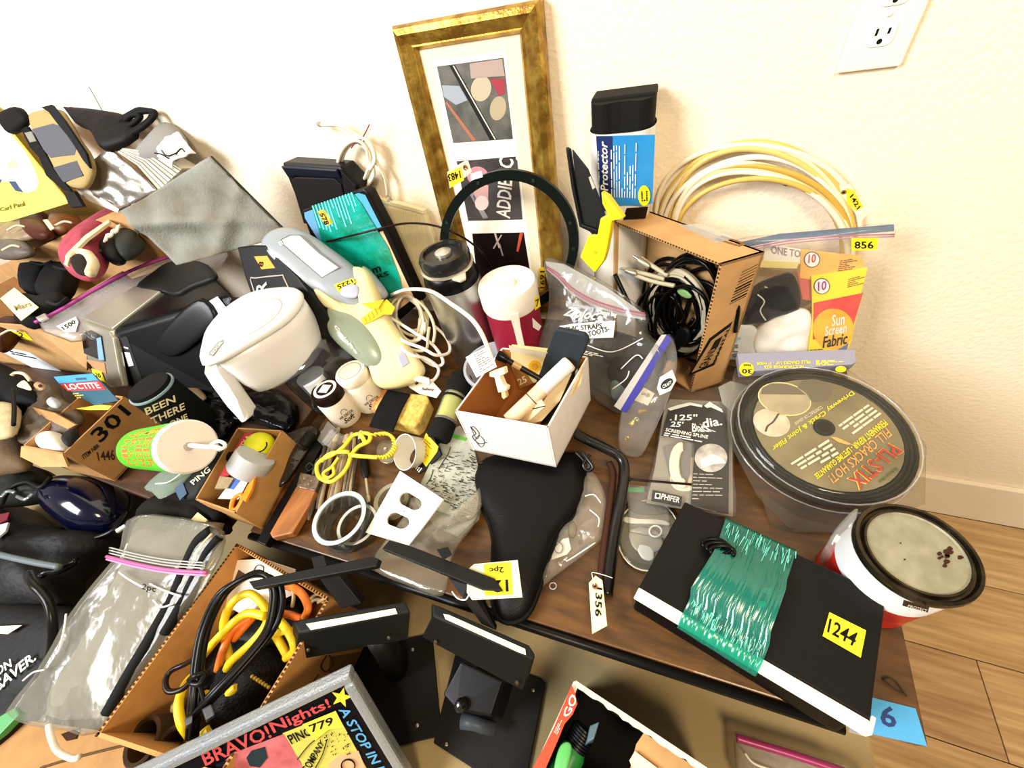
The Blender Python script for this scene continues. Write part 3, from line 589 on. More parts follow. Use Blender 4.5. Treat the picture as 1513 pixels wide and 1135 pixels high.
bq = tq(pb_, [(1085, 352), (1200, 341), (1314, 329), (1308, 370), (1290, 450), (1256, 528), (1150, 534), (1062, 531), (1085, 450), (1096, 380)], .006)
pillow('bag_film', bq, .012, BAGC, o, k=6, amp=.006, ns=22, rings=10, sub=3)
slab('zip_strip', tq(pb_, [(1094, 354), (1150, 342), (1316, 328), (1316, 338), (1150, 352), (1100, 362)], .012), .0012, CLEAR('#b9c6d6', .45, .2, bodyc='#7f93a8'), o)
tube('zip_line', tq(pb_, [(1108, 362), (1160, 352), (1230, 345), (1316, 342)], .0135), .0011, M('#b06a8c', .4), o); tube('zip_line', tq(pb_, [(1108, 365), (1160, 356), (1230, 349), (1316, 345)], .0135), .0009, M('#a885a0', .4), o)
sticker(Pl(pb_.p + pb_n * .019, pb_n), [(1258, 352), (1297, 351), (1295, 369), (1258, 370)], M('#f7e51e', .6), o, '856', [(1262, 356), (1290, 356), (1290, 367), (1262, 367)])
# clamshell with joint filler disc
o = thing('clamshell_pack', 'round clear clamshell of driveway crack filler cord lying against the wall', 'package', p(1220, 760, 0))
pc = P3(p(1090, 560, .06), p(1255, 560, .075), p(1200, 770, .012)); nC = pc.n
DS = lambda s, cx=1216, cy=655, n=40: [(cx + s * (150 * math.cos(t) * .93 - 100 * math.sin(t) * -.37 * 0 + 0) , cy + s * (100 * math.sin(t) + 150 * math.cos(t) * .22)) for t in [2 * math.pi * i / n for i in range(n)]]
cg = CLEAR('#f2f0ea', .03, .15, .08, bodyc='#d8d6cc')
slab('back_flange', tq(pc, [(1086, 545), (1250, 545), (1330, 600), (1368, 660), (1366, 745), (1300, 772), (1225, 788), (1165, 780), (1120, 735), (1075, 650), (1074, 600)], .001), .0012, cg, o)
ring = DS(.90); cc = pc.at(1216, 655)
vs = []; fs = []; m_ = 40
prof = [(1.0, .002), (1.01, .016), (.98, .026), (.9, .029), (.8, .027), (.78, .004)]
R0 = [pc.at(*q) - cc for q in DS(.93)]
for s, hh in prof: vs += [cc + d * s + nC * hh for d in R0]
for i in range(len(prof)):
    for j in range(m_): fs.append((i * m_ + j, i * m_ + (j + 1) % m_, ((i + 1) % len(prof)) * m_ + (j + 1) % m_, ((i + 1) % len(prof)) * m_ + j))
raw('filler_cord_coil', vs, fs, M('#3a3a35', .3, coat=.3), o, True)
for k_ in range(3): tube('cord_turn', [cc + d * (.955 - k_ * .05) + nC * .028 for d in R0], .003, M('#2c2d2c', .3), o, closed=True, sub=1, k=6)
slab('printed_disc', [cc + d * .82 + nC * .031 for d in R0], .001, M('#8f8468', .5, c2='#746a52', scale=14), o)
PD = Pl(cc + nC * .031, nC)
ov = lambda x, y, rx, ry, rot, l=.0008: [q + nC * l for q in circ(PD, x, y, rx, ry, rot, 26)]
slab('photo_ring', ov(1159, 590, 40, 24, .22), .0005, M('#efe4a0', .5), o); slab('photo_oval', ov(1159, 590, 38.5, 22.5, .22, .0013), .0005, M('#b7ab92', .5, c2='#a39880', scale=30), o)
slab('photo_sky', tq(PD, [(1124, 583), (1126, 574), (1140, 567), (1160, 568), (1178, 574), (1190, 584)], .0019), .0004, M('#6f675a', .6), o)
slab('photo_oval', ov(1140, 625, 28, 20, .3), .0005, M('#d9d2c2', .6, c2='#c4bba8', scale=80), o); tube('photo_crack', [PD.at(x, y, .0014) for x, y in ((1150, 612), (1142, 624), (1134, 630), (1131, 638))], .0012, M('#4c463a', .8), o)
slab('photo_oval', ov(1204, 577, 26, 16, .2), .0005, M('#6a6252', .6), o)
tm = lambda s, q, c, nm='lettering', sh=0, l=.002: text(s, tq(PD, q, l), M(c, .6), o, nm, sh)
yl = '#f3e31a'
tm('Driveway Crack & Joint Filler', [(1263, 583), (1143, 668), (1139, 659), (1256, 577)], yl)
tm('CONTRACTOR GRADE', [(1216, 604), (1175, 629), (1173, 625), (1212, 600)], '#d9d2bf')
tm('PERMANENT REPAIR - LIFETIME GUARANTEE', [(1312, 628), (1207, 709), (1202, 702), (1304, 620)], yl)
tm('FILL CRACKS HOT!', [(1318, 644), (1231, 716), (1222, 704), (1308, 632)], '#d9a05a')
for off_, c in ((0, '#efc94e'), (1, '#b2352a')): tm('PLI-STIX', [(1335 - off_ * 1.5, 668 + off_ * .2), (1268 + off_ * 1.5, 726 - off_ * 1.5), (1249 + off_ * 2, 708 + off_ * .3), (1312 - off_ * .5, 655 + off_ * 1)], c, l=.002 + off_ * .0008)
tm('latex-ite', [(1327, 695), (1300, 716), (1297, 711), (1322, 691)], '#4c5a2a')
lines(PD, [(1240, 672), (1185, 703), (1166, 684), (1222, 648)], 4, M('#e6e0d0', .6), o, lift=.002, seed=3); lines(PD, [(1303, 613), (1258, 646), (1236, 628), (1280, 597)], 4, M('#e6e0d0', .6), o, lift=.002, seed=9)
lathe('hub_hole', PD.at(1217, 632, .001), nC, [(.008, 0), (.009, .003), (.012, .0025), (.014, 0)], M('#2b2a26', .4), o, 24)
slab('hub_mark', tq(PD, [(1226, 646), (1236, 647), (1258, 657), (1252, 658), (1238, 654)], .002), .0005, M('#e0b26a', .6), o)
pillow('clear_dome', [cc + d * 1.04 + nC * .001 for d in R0], .037, CLEAR('#f4f2ea', .03, .1, .05, bodyc='#d8d0b8'), o, k=6, sub=1, rings=6)
for s_, hh in ((1.06, .003), (1.0, .033)): tube('dome_edge', [cc + d * s_ + nC * hh for d in R0], .0012, CLEAR('#ffffff', .16, .35, .05), o, closed=True, sub=1, k=6)
slab('header_card', tq(pc, [(1086, 533), (1254, 528), (1256, 546), (1250, 550), (1090, 560)], .026), .02, M('#8f8fa0', .5), o, bevel=.001)
PH = Pl(pc.p + nC * .0265, nC)
slab('feet_badge', [PH.at(1103 + 11 * math.cos(t), 546 + 10 * math.sin(t), .001) for t in [2 * math.pi * i / 20 for i in range(20)]], .0006, M(yl, .5), o)
text('30', tq(PH, [(1111, 553), (1096, 553), (1096, 546), (1111, 546)], .0022), INK(), o); text('feet', tq(PH, [(1109, 543), (1098, 543), (1098, 539), (1109, 539)], .0022), INK(), o)
text('FILLS CRACKS 1/4" - 1" WIDE', tq(PH, [(1197, 538), (1118, 540), (1118, 536), (1197, 533)], .0012), M(yl, .6), o); text('MULTIPURPOSE SIZE', tq(PH, [(1187, 544), (1129, 545), (1129, 541), (1187, 540)], .0012), M(yl, .6), o)
lines(PH, [(1205, 533), (1246, 532), (1246, 540), (1205, 541)], 4, M(yl, .6), o, lift=.0012)
slab('logo_oval', [PH.at(1242 + 8 * math.cos(t), 546 + 4.5 * math.sin(t), .001) for t in [2 * math.pi * i / 16 for i in range(16)]], .0006, M(yl, .5), o)
slab('clear_flap', tq(P3(p(1120, 740, .012), p(1245, 790, .006), p(1200, 760, .012)), [(1124, 728), (1180, 765), (1262, 785), (1150, 788), (1136, 770)]), .001, cg, o)
# paint can in clear bag
c, r = vcyl(1353, 815, .124, 85); c0 = dn(c, .001); o = thing('paint_can', 'quart paint can with rusty blotched lid at the right table edge', 'paint can', c0)
lathe('can_body', c0, (0, 0, 1), [(r * .95, 0), (r * .97, .002), (r * .95, .005), (r * .95, .05)], M('#c0261f', .35), o, 48)
lathe('red_band', c0, (0, 0, 1), [(r * .951, .03), (r * .955, .03), (r * .955, .066), (r * .95, .066)], M('#b5150f', .4), o, 48, cap=False)
lathe('white_label', c0, (0, 0, 1), [(r * .955, .062), (r * .957, .062), (r * .957, .114), (r * .955, .114)], M('#eef1f2', .45), o, 48, cap=False)
lathe('can_rim', c0, (0, 0, 1), [(r * .96, .112), (r * 1.0, .115), (r * 1.01, .121), (r * .99, .1255), (r * .93, .126), (r * .9, .1215), (r * .86, .121), (r * .84, .125), (r * .8, .125)], M('#4d4334', .3, metal=.8, c2='#2a231a', scale=40), o, 48, cap=False)
lathe('lid_panel', c0, (0, 0, 1), [(r * .82, .118), (r * .82, .1245), (r * .78, .1225), (0.001, .1225)], M('#98957f', .5, metal=.15, c2='#86826c', scale=60, bump=.2, bs=90), o, 48)
plL = Pl(c0 + V((0, 0, .1227)), (0, 0, 1)); rr = random.Random(9)
for k_ in range(15):
    x, y = (1396 + rr.gauss(0, 9), 823 + rr.gauss(0, 8)) if k_ < 11 else (1345 + rr.gauss(0, 30), 815 + rr.gauss(0, 22)); s = rr.uniform(2.5, 6) if k_ < 11 else rr.uniform(1, 2)
    slab('rust_blotch', [plL.at(x + s * rr.uniform(.6, 1.2) * math.cos(t), y + s * rr.uniform(.5, 1) * math.sin(t), .0006) for t in [2 * math.pi * i / 9 for i in range(9)]], .0005, M('#3a2010', .7), o)
dv = (p(1380, 895, .09) - p(1345, 850, .09)); dv.z = 0; dv.normalize(); plb = Pl(c0 + dv * r * .957, dv + V((0, 0, .001)))
text('RUST', tq(plb, [(1354, 881), (1378, 889), (1376, 893), (1352, 885)], .0012), INK(), o); slab('label_box', tq(plb, [(1335, 886), (1372, 896), (1370, 904), (1333, 894)], .0008), .0006, M('#23211f', .5), o); text('PROTECT', tq(plb, [(1340, 890), (1368, 898), (1367, 902), (1338, 894)], .0018), WHT, o)
o = thing('clear_bag', 'crumpled clear bag around the lower part of the paint can', 'bag', p(1270, 860))
pillow('bag_film', [p(*q) for q in ((1268, 752, .10), (1240, 775, .08), (1216, 812, .05), (1212, 838, .02), (1240, 850, .01), (1262, 862, .01), (1250, 815, .06))], .012, CLEAR(body=.2, gloss=.25, bump=.6, bs=50, bodyc='#d8d4c8'), o, amp=.012, ns=50, rings=6)
# spline pack
o = thing('spline_pack', 'black and clear bag of screening spline lying flat beside the clamshell', 'package', p(1020, 700))
ps = P3(p(960, 740, .022), p(1085, 740, .022), p(1030, 580, .028)); ns_ = ps.n
lp = lambda q, c, nm, l, **k: slab(nm, tq(ps, q, l), .0006, M(c, .4, **k), o)
pillow('spline_coil', tq(ps, [(985, 672), (1030, 652), (1060, 680), (1062, 720), (1030, 742), (985, 740), (968, 710)], -.02), .017, M('#e9dfc4', .5), o, k=3)
lp([(990, 588), (1082, 592), (1084, 762), (955, 742), (968, 690), (982, 600)], '#8a8478', 'back_film', -.004)
lp([(988, 606), (1002, 602), (1020, 597), (1038, 601), (1042, 598), (1054, 597), (1070, 612), (1074, 625), (1077, 655), (1076, 760), (1020, 752), (1024, 690), (1026, 656), (1000, 648), (977, 645), (980, 632)], '#171311', 'black_header', .002)
lp([(986, 605), (1001, 600), (1019, 596), (1037, 600), (1037, 603), (1020, 600), (990, 608)], '#eceae2', 'white_edge', .003); lp([(1040, 601), (1048, 595), (1066, 606), (1068, 611), (1050, 603), (1044, 604)], '#eceae2', 'white_edge', .003)
lp([(980, 660), (1000, 652), (1022, 655), (1020, 700), (1012, 722), (990, 700)], '#6b6a66', 'grey_print', .0005); 
ov2 = [ps.at(988 + 22 * math.cos(t) + 12 , 690 + 30 * math.sin(t), .002) for t in [2 * math.pi * i / 24 for i in range(24)]]
for k_ in range(3): tube('spline_turn', [ps.at(1008 + (16 - 4 * k_) * math.cos(t), 688 + (31 - 4 * k_) * math.sin(t), .002) for t in [1.3 + 3.4 * i / 14 for i in range(15)]], .004, M('#e6dcc0', .5), o, sub=2)
circp = [ps.at(1050 + 24 * math.cos(t), 678 + 21 * math.sin(t), .0032) for t in [2 * math.pi * i / 24 for i in range(24)]]
slab('round_photo', circp, .0006, M('#cfcac0', .5, c2='#8f8b84', scale=50), o)
slab('photo_hand', tq(ps, [(1034, 682), (1050, 672), (1066, 678), (1072, 686), (1052, 688), (1036, 694)], .0042), .0005, M('#eae5da', .5), o)
tw = lambda s, q, c='#f2efe8', sh=0: text(s, tq(ps, q, .0036), M(c, .6), o, 'lettering', sh)
tw('.125"', [(990, 614), (1030, 614), (1029, 623), (989, 623)]); tw('dia.', [(1036, 621), (1064, 617), (1067, 630), (1038, 634)]); tw("25'", [(992, 624), (1010, 625), (1008, 633), (990, 632)]); tw('Black', [(1022, 627), (1036, 628), (1058, 640), (1022, 640)])
tw('SCREENING SPLINE', [(984, 634), (1046, 645), (1045, 650), (983, 639)]); lines(ps, [(982, 640), (1038, 650), (1036, 656), (980, 646)], 2, M('#f2efe8', .6), o, lift=.0036)
lines(ps, [(1024, 700), (1066, 702), (1068, 742), (1022, 742)], 8, M('#b9b3a8', .6), o, lift=.0036, fill=.25)
lp([(964, 725), (1008, 735), (1005, 750), (962, 741)], '#171311', 'name_patch', .003); text('PHIFER', tq(ps, [(978, 731), (1005, 737), (1003, 745), (976, 739)], .0042), WHT, o); slab('logo_square', tq(ps, [(968, 730), (976, 731), (975, 739), (967, 738)], .0042), .0005, WHT, o)
slab('logo_ring', [ps.at(971.5 + 2.6 * math.cos(t), 734.5 + 2.8 * math.sin(t), .005) for t in [2 * math.pi * i / 14 for i in range(14)]], .0004, INK(), o)
pillow('clear_film', tq(ps, [(985, 573), (1030, 580), (1078, 568), (1084, 600), (1083, 700), (1086, 764), (1020, 755), (954, 742), (964, 690), (980, 610)], .0042), .004, CLEAR(body=.025, gloss=.06, bump=.4, bs=40), o, k=6, amp=.003, rings=6, sub=2)
slab('corner_flap', tq(ps, [(1060, 576), (1078, 567), (1102, 574), (1080, 612), (1066, 600)], .008), .0008, M('#9b998e', .4), o)
# disc in zip bag
o = thing('disc_bag', 'clear zip bag with green seal holding a clear disc and rubber washers', 'bag', p(960, 800)); pz = PZ(.006)
pillow('clear_disc', tq(pz, [(958 + 46 * math.cos(t), 792 + 52 * math.sin(t)) for t in [2 * math.pi * i / 28 for i in range(28)]]), .003, CLEAR('#dcdcd0', .25, .2, .06, bodyc='#8c897a'), o, k=6, sub=1)
tube('disc_rim', tq(pz, [(958 + 46 * math.cos(t), 792 + 52 * math.sin(t)) for t in [2 * math.pi * i / 28 for i in range(28)]], .001), .0013, M('#d8d2bf', .3), o, closed=True, sub=1)
for q, c in (([(922, 765), (940, 768), (980, 770), (990, 778), (960, 776), (925, 774)], '#cfcabb'), ([(930, 785), (950, 780), (975, 790), (980, 810), (960, 820), (940, 815), (930, 800)], '#8d8a7c'), ([(938, 800), (962, 804), (966, 828), (948, 826)], '#bdbcb2'), ([(925, 745), (950, 742), (985, 752), (980, 762), (940, 760)], '#3d3a33')):
    pillow('paper_piece', tq(pz, q, .002), .004, M(c, .4), o, k=4)
tube('washer', [pz.at(968 + 9 * math.cos(t), 788 + 8 * math.sin(t), .008) for t in [2 * math.pi * i / 20 for i in range(20)]], .0016, M('#d9d6c4', .4), o, closed=True, sub=1)
slab('green_seal', tq(pz, [(926, 721), (952, 722), (952, 728), (926, 728)], .003), .0015, M('#1f9a4e', .35), o)
sheet('bag_film', tq(pz, [(926, 720), (985, 724), (990, 800), (930, 790)], .009), CLEAR(body=.06, gloss=.15, bump=.6, bs=60), o, amp=.003)
# black drive unit wrapped in green film
o = thing('black_device', 'black boxy device with cream front band wrapped in green film, sticker 1244', 'device', p(1130, 980))
TP = [p(1012, 741, .072), p(1310, 880, .072), p(1286, 1066, .072), p(944, 868, .072)]
FB = [p(935, 893, .046), p(1280, 1115, .046)]
hexa('top_shell', TP, [q - V((0, 0, .03)) for q in TP], M('#1a1917', .42, bump=.1, bs=500), o, bevel=.003)
bt = [V((q.x, q.y, T + .002)) for q in TP]; cin = sum(bt, V()) / 4
fd = (TP[3] - TP[0]); fd.z = 0; fd.normalize(); bt[2] = bt[2] + fd * .014; bt[3] = bt[3] + fd * .014
hexa('lower_shell', [q - V((0, 0, .028)) for q in TP], [cin + (q - cin) * .99 for q in bt], M('#0e0d10', .35), o, bevel=.004)
fd = (TP[3] - TP[0]); fd.z = 0; fd.normalize()
hexa('front_band', [TP[3] + V((0, 0, .0012)), TP[2] + V((0, 0, .0012)), TP[2] + fd * .015 - V((0, 0, .004)), TP[3] + fd * .015 - V((0, 0, .004))], [TP[3] - V((0, 0, .008)), TP[2] - V((0, 0, .008)), TP[2] + fd * .012 - V((0, 0, .014)), TP[3] + fd * .012 - V((0, 0, .014))], M('#f3ecdb', .35), o, bevel=.002)
hexa('band_end', [TP[2] + V((0, 0, .0012)) - fd * .006, TP[2] + fd * .015 + V((0, 0, -.003)), TP[2] + fd * .01 + (TP[2] - TP[3]).normalized() * .005 - V((0, 0, .004)), TP[2] - fd * .006 + (TP[2] - TP[3]).normalized() * .004], [TP[2] - V((0, 0, .045)) - fd * .004, TP[2] + fd * .01 - V((0, 0, .045)), TP[2] + fd * .008 + (TP[2] - TP[3]).normalized() * .003 - V((0, 0, .045)), TP[2] - fd * .004 + (TP[2] - TP[3]).normalized() * .002 - V((0, 0, .045))], M('#efe8d8', .4), o, bevel=.0015)
PT_ = PZ(.0725)
sticker(PT_, [(1225, 905), (1279, 932), (1271, 972), (1215, 940)], M('#f7e51e', .6), o, '1244', [(1225, 914), (1268, 937), (1260, 956), (1221, 934)])
# second smaller black unit held under the film
u2 = thing('small_drive', 'small black drive unit held on the device by the green film', 'device', p(1125, 900, .073))
U = [p(1086, 836, .086), p(1178, 890, .086), p(1156, 962, .086), p(1050, 892, .086)]
U = [p(1073, 848, .088), p(1162, 878, .088), p(1144, 926, .088), p(1047, 868, .088)]
hexa('drive_case', U, [q - V((0, 0, .0145)) for q in U], M('#17181a', .35), u2, bevel=.002)
PU = PZ(.0885); slab('logo_mark', [PU.at(1126 + 6 * math.cos(t), 893 + 5 * math.sin(t), .0006) for t in [2 * math.pi * i / 16 for i in range(16)]], .0004, M('#7fd8c0', .4), u2); slab('logo_mark', tq(PU, [(1130, 868), (1140, 871), (1138, 879), (1128, 876)], .0006), .0004, M('#5aa892', .4), u2)
tw_ = M('#1aa58c', .22, c2='#0c6f62', scale=55, stretch=(1, .25, 1), bump=.8, bs=80, coat=.6)
fv = (TP[3] - TP[0]); wv = (TP[1] - TP[0])
def film_mat():
    k = 'film'
    m = CLEAR('#45cdb4', .42, .3, .22, bump=.2, bodyc='#1f9a84', bs=55); return m
fm = film_mat()
def fpt(a, b, z): return TP[0] + wv * a + fv * b + V((0, 0, z))
prof = [(-.03, -.035), (-.025, .0), (.02, .004), (.3, .008), (.42, .019), (.8, .019), (.86, .006), (1.0, .0035), (1.02, .003), (1.115, -.004), (1.10, -.018), (1.03, -.06)]
vs = []; fs = []; NU = 80
for i, (b, z) in enumerate(prof):
    for j in range(NU + 1):
        u = j / NU; a = .235 + .365 * u + .03 * math.sin(b * 5) * (1 - u) * .5; a += (.02 if b > .8 else 0)
        q = fpt(a, b, z); e = .0016 * noise.noise(V((j * .5, b * 1.5, 3))) + .0016 * noise.noise(q * 60) + .001; vs.append(q + V((0, 0, max(-.001, e))))
W_ = NU + 1
for i in range(len(prof) - 1):
    for j in range(NU): fs.append((i * W_ + j, i * W_ + j + 1, (i + 1) * W_ + j + 1, (i + 1) * W_ + j))
raw('green_film', vs, fs, fm, o, True)
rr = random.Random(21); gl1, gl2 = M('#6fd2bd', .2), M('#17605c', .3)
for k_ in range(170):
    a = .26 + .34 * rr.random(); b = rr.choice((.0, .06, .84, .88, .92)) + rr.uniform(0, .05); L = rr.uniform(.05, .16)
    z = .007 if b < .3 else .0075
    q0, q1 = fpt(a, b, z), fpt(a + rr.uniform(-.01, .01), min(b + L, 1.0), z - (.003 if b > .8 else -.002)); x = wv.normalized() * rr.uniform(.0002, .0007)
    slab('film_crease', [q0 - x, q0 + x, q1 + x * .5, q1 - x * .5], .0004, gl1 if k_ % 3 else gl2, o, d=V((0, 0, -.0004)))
o = tube('coiled_lead', [PT_.at(1050 + 16 * math.cos(t * 1.0) + t * .8, 803 + 8 * math.sin(t) + t * 1.0, .006 + .0016 * t / 3) for t in [i * .5 for i in range(40)]], .0026, GLOSS, sub=2); tag(o, 'small black coiled lead lying on top of the black device', 'cable')
# ======================= CENTRE =======================
# zip bag of straps
o = thing('strap_bag', 'zip bag with red seal and handwritten white patch full of straps', 'bag', p(900, 590))
pg = P3(p(808, 384, .22), p(958, 465, .19), p(900, 600, .02)); ng = pg.n
for q, c, th_, l, sd in (([(815, 500), (850, 480), (930, 500), (975, 520), (965, 570), (925, 600), (880, 585), (830, 540)], '#1f1e20', .02, -.02, 1), ([(895, 545), (930, 520), (965, 540), (945, 590), (915, 600)], '#15171e', .02, -.008, 2), ([(812, 505), (830, 470), (850, 475), (845, 520), (822, 530)], '#5a4d4a', .012, -.012, 3), ([(905, 560), (935, 548), (925, 585), (908, 590)], '#7e97a3', .012, .0, 4)):
    so_ = thing('rolled_strap', ['', 'dark grey strap bundle filling the bottom of the zip bag with red seal', 'near black strap roll at the right of the zip bag with red seal', 'brownish strap end at the left of the zip bag with red seal', 'pale blue grey foil piece in the zip bag with red seal'][sd], 'strap', pg.at(*q[0], l)); pillow('strap_roll', tq(pg, q, l), th_, M(c, .5, bump=.6, bs=80), so_, k=2.5, amp=.008, ns=45, seed=sd, rings=9)
ob = thing('yellow_strips', 'two yellow plastic strips inside the top of the zip bag with red seal', 'strip', pg.at(855, 425, -.01))
for q in ([(850, 400), (862, 415), (864, 422), (852, 416)], [(872, 412), (877, 410), (873, 426), (869, 424)]): slab('strip', tq(pg, q, -.006), .002, M('#c9bd3a', .5), ob)
bq = tq(pg, [(808, 383), (836, 387), (900, 420), (957, 462), (958, 490), (985, 520), (975, 560), (930, 606), (905, 604), (850, 560), (800, 520), (812, 470), (816, 430)], .002)
pillow('bag_film', bq, .02, CLEAR('#f2f2f0', .07, .2, .12, bump=.8, bs=40, bodyc='#b9b6ae'), o, k=5, amp=.012, ns=26, rings=12, sub=3)
tube('red_seal', tq(pg, [(813, 394), (830, 405), (850, 425), (880, 442), (920, 455), (957, 462)], .012), .0016, M('#b5506a', .4), o); tube('red_seal', tq(pg, [(813, 397), (829, 409), (849, 429), (879, 446), (919, 459), (957, 466)], .012), .0012, M('#c47a90', .4), o)
slab('seal_strip', tq(pg, [(810, 386), (838, 390), (900, 424), (957, 464), (957, 472), (915, 464), (876, 450), (846, 432), (828, 412), (814, 400)], .0095), .0012, CLEAR('#ffffff', .35, .2, .2), o)
PG = Pl(pg.p + ng * .03, ng)
tw = lambda s, q, c, sh=0, l=0: text(s, tq(PG, q, l), M(c, .6), o, 'lettering', sh)
tw('Ziploc', [(838, 453), (886, 459), (878, 478), (830, 470)], '#e9e7e0', .2); tw('Change bag', [(884, 457), (912, 462), (910, 470), (882, 466)], '#e9e7e0')
slab('white_patch', tq(PG, [(826, 482), (850, 478), (909, 474), (906, 499), (870, 500), (845, 492)], 0), .0008, M('#f2efe8', .6), o)
tw('PHIC STRAPS', [(836, 483), (890, 477), (890, 485), (838, 490)], '#171717', 0, .0012); tw('-TOOTS-', [(866, 491), (900, 481), (901, 489), (868, 499)], '#171717', 0, .0012)
lines(PG, [(866, 518), (893, 524), (890, 530), (862, 524)], 3, WHT, o, lift=.0008)
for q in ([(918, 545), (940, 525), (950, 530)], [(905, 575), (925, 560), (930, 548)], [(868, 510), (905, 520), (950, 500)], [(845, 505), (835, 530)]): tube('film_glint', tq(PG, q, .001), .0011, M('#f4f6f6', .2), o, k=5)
# blue seal bag with fittings
o = thing('fittings_bag', 'small clear bag with blue seal holding brass fittings standing at an angle', 'bag', p(940, 665))
pf_ = P3(p(985, 500, .16), p(920, 595, .08), p(940, 670, .005)); nf = pf_.n
for i, (x, y, c) in enumerate(((945, 610, '#caa23a'), (932, 630, '#d8b95a'), (930, 648, '#b9892c'), (960, 585, '#d9d4c0'), (952, 600, '#8a5a3a'), (940, 620, '#cfc6a4'))):
    b_ = thing('brass_fitting', ('gold fitting beside the upper label in the blue sealed bag', 'pale brass fitting in the middle left of the blue sealed bag', 'lowest brass fitting in the blue sealed bag', 'pale steel fitting highest in the blue sealed bag', 'copper brown fitting in the blue sealed bag', 'dull cream fitting at the centre of the blue sealed bag')[i], 'fitting', pf_.at(x, y, -.006), 'fittings in the blue sealed bag'); d_ = V((math.cos(i), math.sin(i * 2), .5)).normalized(); lathe('fitting_body', pf_.at(x, y, -.006), d_, [(.004, 0), (.005, .002), (.005, .006), (.003, .007), (.003, .014), (.002, .015)], M(c, .3, metal=.8), b_, 8)
slab('paper_label', tq(pf_, [(952, 573), (968, 582), (958, 600), (938, 592)], -.003), .0006, M('#efe6cf', .6), o)
pillow('bag_film', tq(pf_, [(984, 494), (1000, 520), (994, 570), (965, 640), (948, 672), (935, 676), (914, 660), (920, 600), (945, 550)], 0), .01, CLEAR(body=.1, gloss=.2, bump=.5, bs=45), o, k=3, amp=.006, ns=40, rings=8)
slab('blue_seal', tq(pf_, [(982, 494), (990, 500), (924, 608), (915, 604)], .012), .0012, M('#3b3a9c', .3), o); slab('seal_edge', tq(pf_, [(975, 494), (982, 494), (915, 604), (906, 598)], .011), .0012, CLEAR(body=.5, gloss=.2), o)
slab('oval_sticker', tq(pf_, [(972, 556), (990, 545), (996, 560), (988, 575), (972, 582), (968, 572)], .013), .0007, WHT, o); slab('badge', [pf_.at(982 + 10 * math.cos(t) * .9, 565 + 7 * math.sin(t) - 4 * math.cos(t), .0142) for t in [2 * math.pi * i / 20 for i in range(20)]], .0006, M('#2d3136', .5), o)
text('CRAFT', tq(pf_, [(975, 567), (988, 560), (989, 565), (976, 572)], .0154), WHT, o)
# white carton of odds and ends
o = thing('white_carton', 'small open white carton with brown inside holding pens and papers', 'carton', p(770, 660, .04))
Z1 = .17; R1, R2, R3 = p(672, 608, Z1), p(810, 632, Z1), p(869, 527, Z1); R4 = R1 + (R3 - R2); rim = [R1, R2, R3, R4]; bz = .052; bot = [dn(q, bz) for q in rim]
cm_ = sum(rim, V()) / 4
openbox(o, rim, bot, .0025, M('#f4efe9', .6, var=.03))
kin = M('#a8682c', .8)
for i in range(4):
    a, b, c, d = rim[i], rim[(i + 1) % 4], bot[(i + 1) % 4], bot[i]; m = (a + b + c + d) / 4; nn = (cm_ - m); nn.z = 0; nn = nn.normalized() * .0028
    slab('inner_lining', [a + nn - V((0, 0, .0008)), b + nn - V((0, 0, .0008)), c + nn, d + nn], .0008, kin, o, d=nn * .2)
slab('inner_floor', [q + V((0, 0, .004)) for q in bot], .0006, kin, o)
pw = P3(R1, R2, bot[0])
for q in ([(696, 632), (700, 630), (708, 640), (704, 648)], [(702, 650), (708, 643), (716, 652), (711, 660)]): tube('scribble', tq(pw, q + [q[0]], .0008), .0006, M('#26305a', .6), o, k=4)
tube('scribble', tq(pw, [(695, 630), (703, 640), (698, 645), (708, 655), (720, 653)], .0008), .0007, M('#26305a', .6), o, k=4)
inn = lambda x, y, z: p(x, y, z)
o = thing('black_handset', 'slim black rounded handset standing in the back of the white carton', 'device', inn(830, 560, .08)); ph_ = P3(p(820, 486, .235), p(868, 498, .235), p(805, 560, .13))
slab('shell', tq(ph_, [(823, 486), (862, 494), (868, 500), (868, 507), (845, 560), (800, 568), (797, 556), (818, 490)]), .01, M('#2a3238', .4), o, bevel=.003)
o = thing('paper_roll', 'pale rolled paper tube with dark ring lying across the white carton', 'roll', inn(790, 600, .1)); a, b = p(842, 536, .185), p(752, 622, .14)
lathe('roll_body', a, b - a, [(.012, 0), (.0128, .002), (.0128, (b - a).length), (.01, (b - a).length)], M('#e6cfae', .5), o, 20); lathe('dark_ring', a + (b - a) * .62, b - a, [(.0128, 0), (.0133, 0), (.0133, .0015), (.0128, .0015)], M('#3a2a1c', .5), o, 20, cap=False); lathe('white_wrap', a + (b - a) * .02, b - a, [(.0129, 0), (.0134, 0), (.0134, .06), (.0129, .06)], M('#f2ece4', .4), o, 20, cap=False)
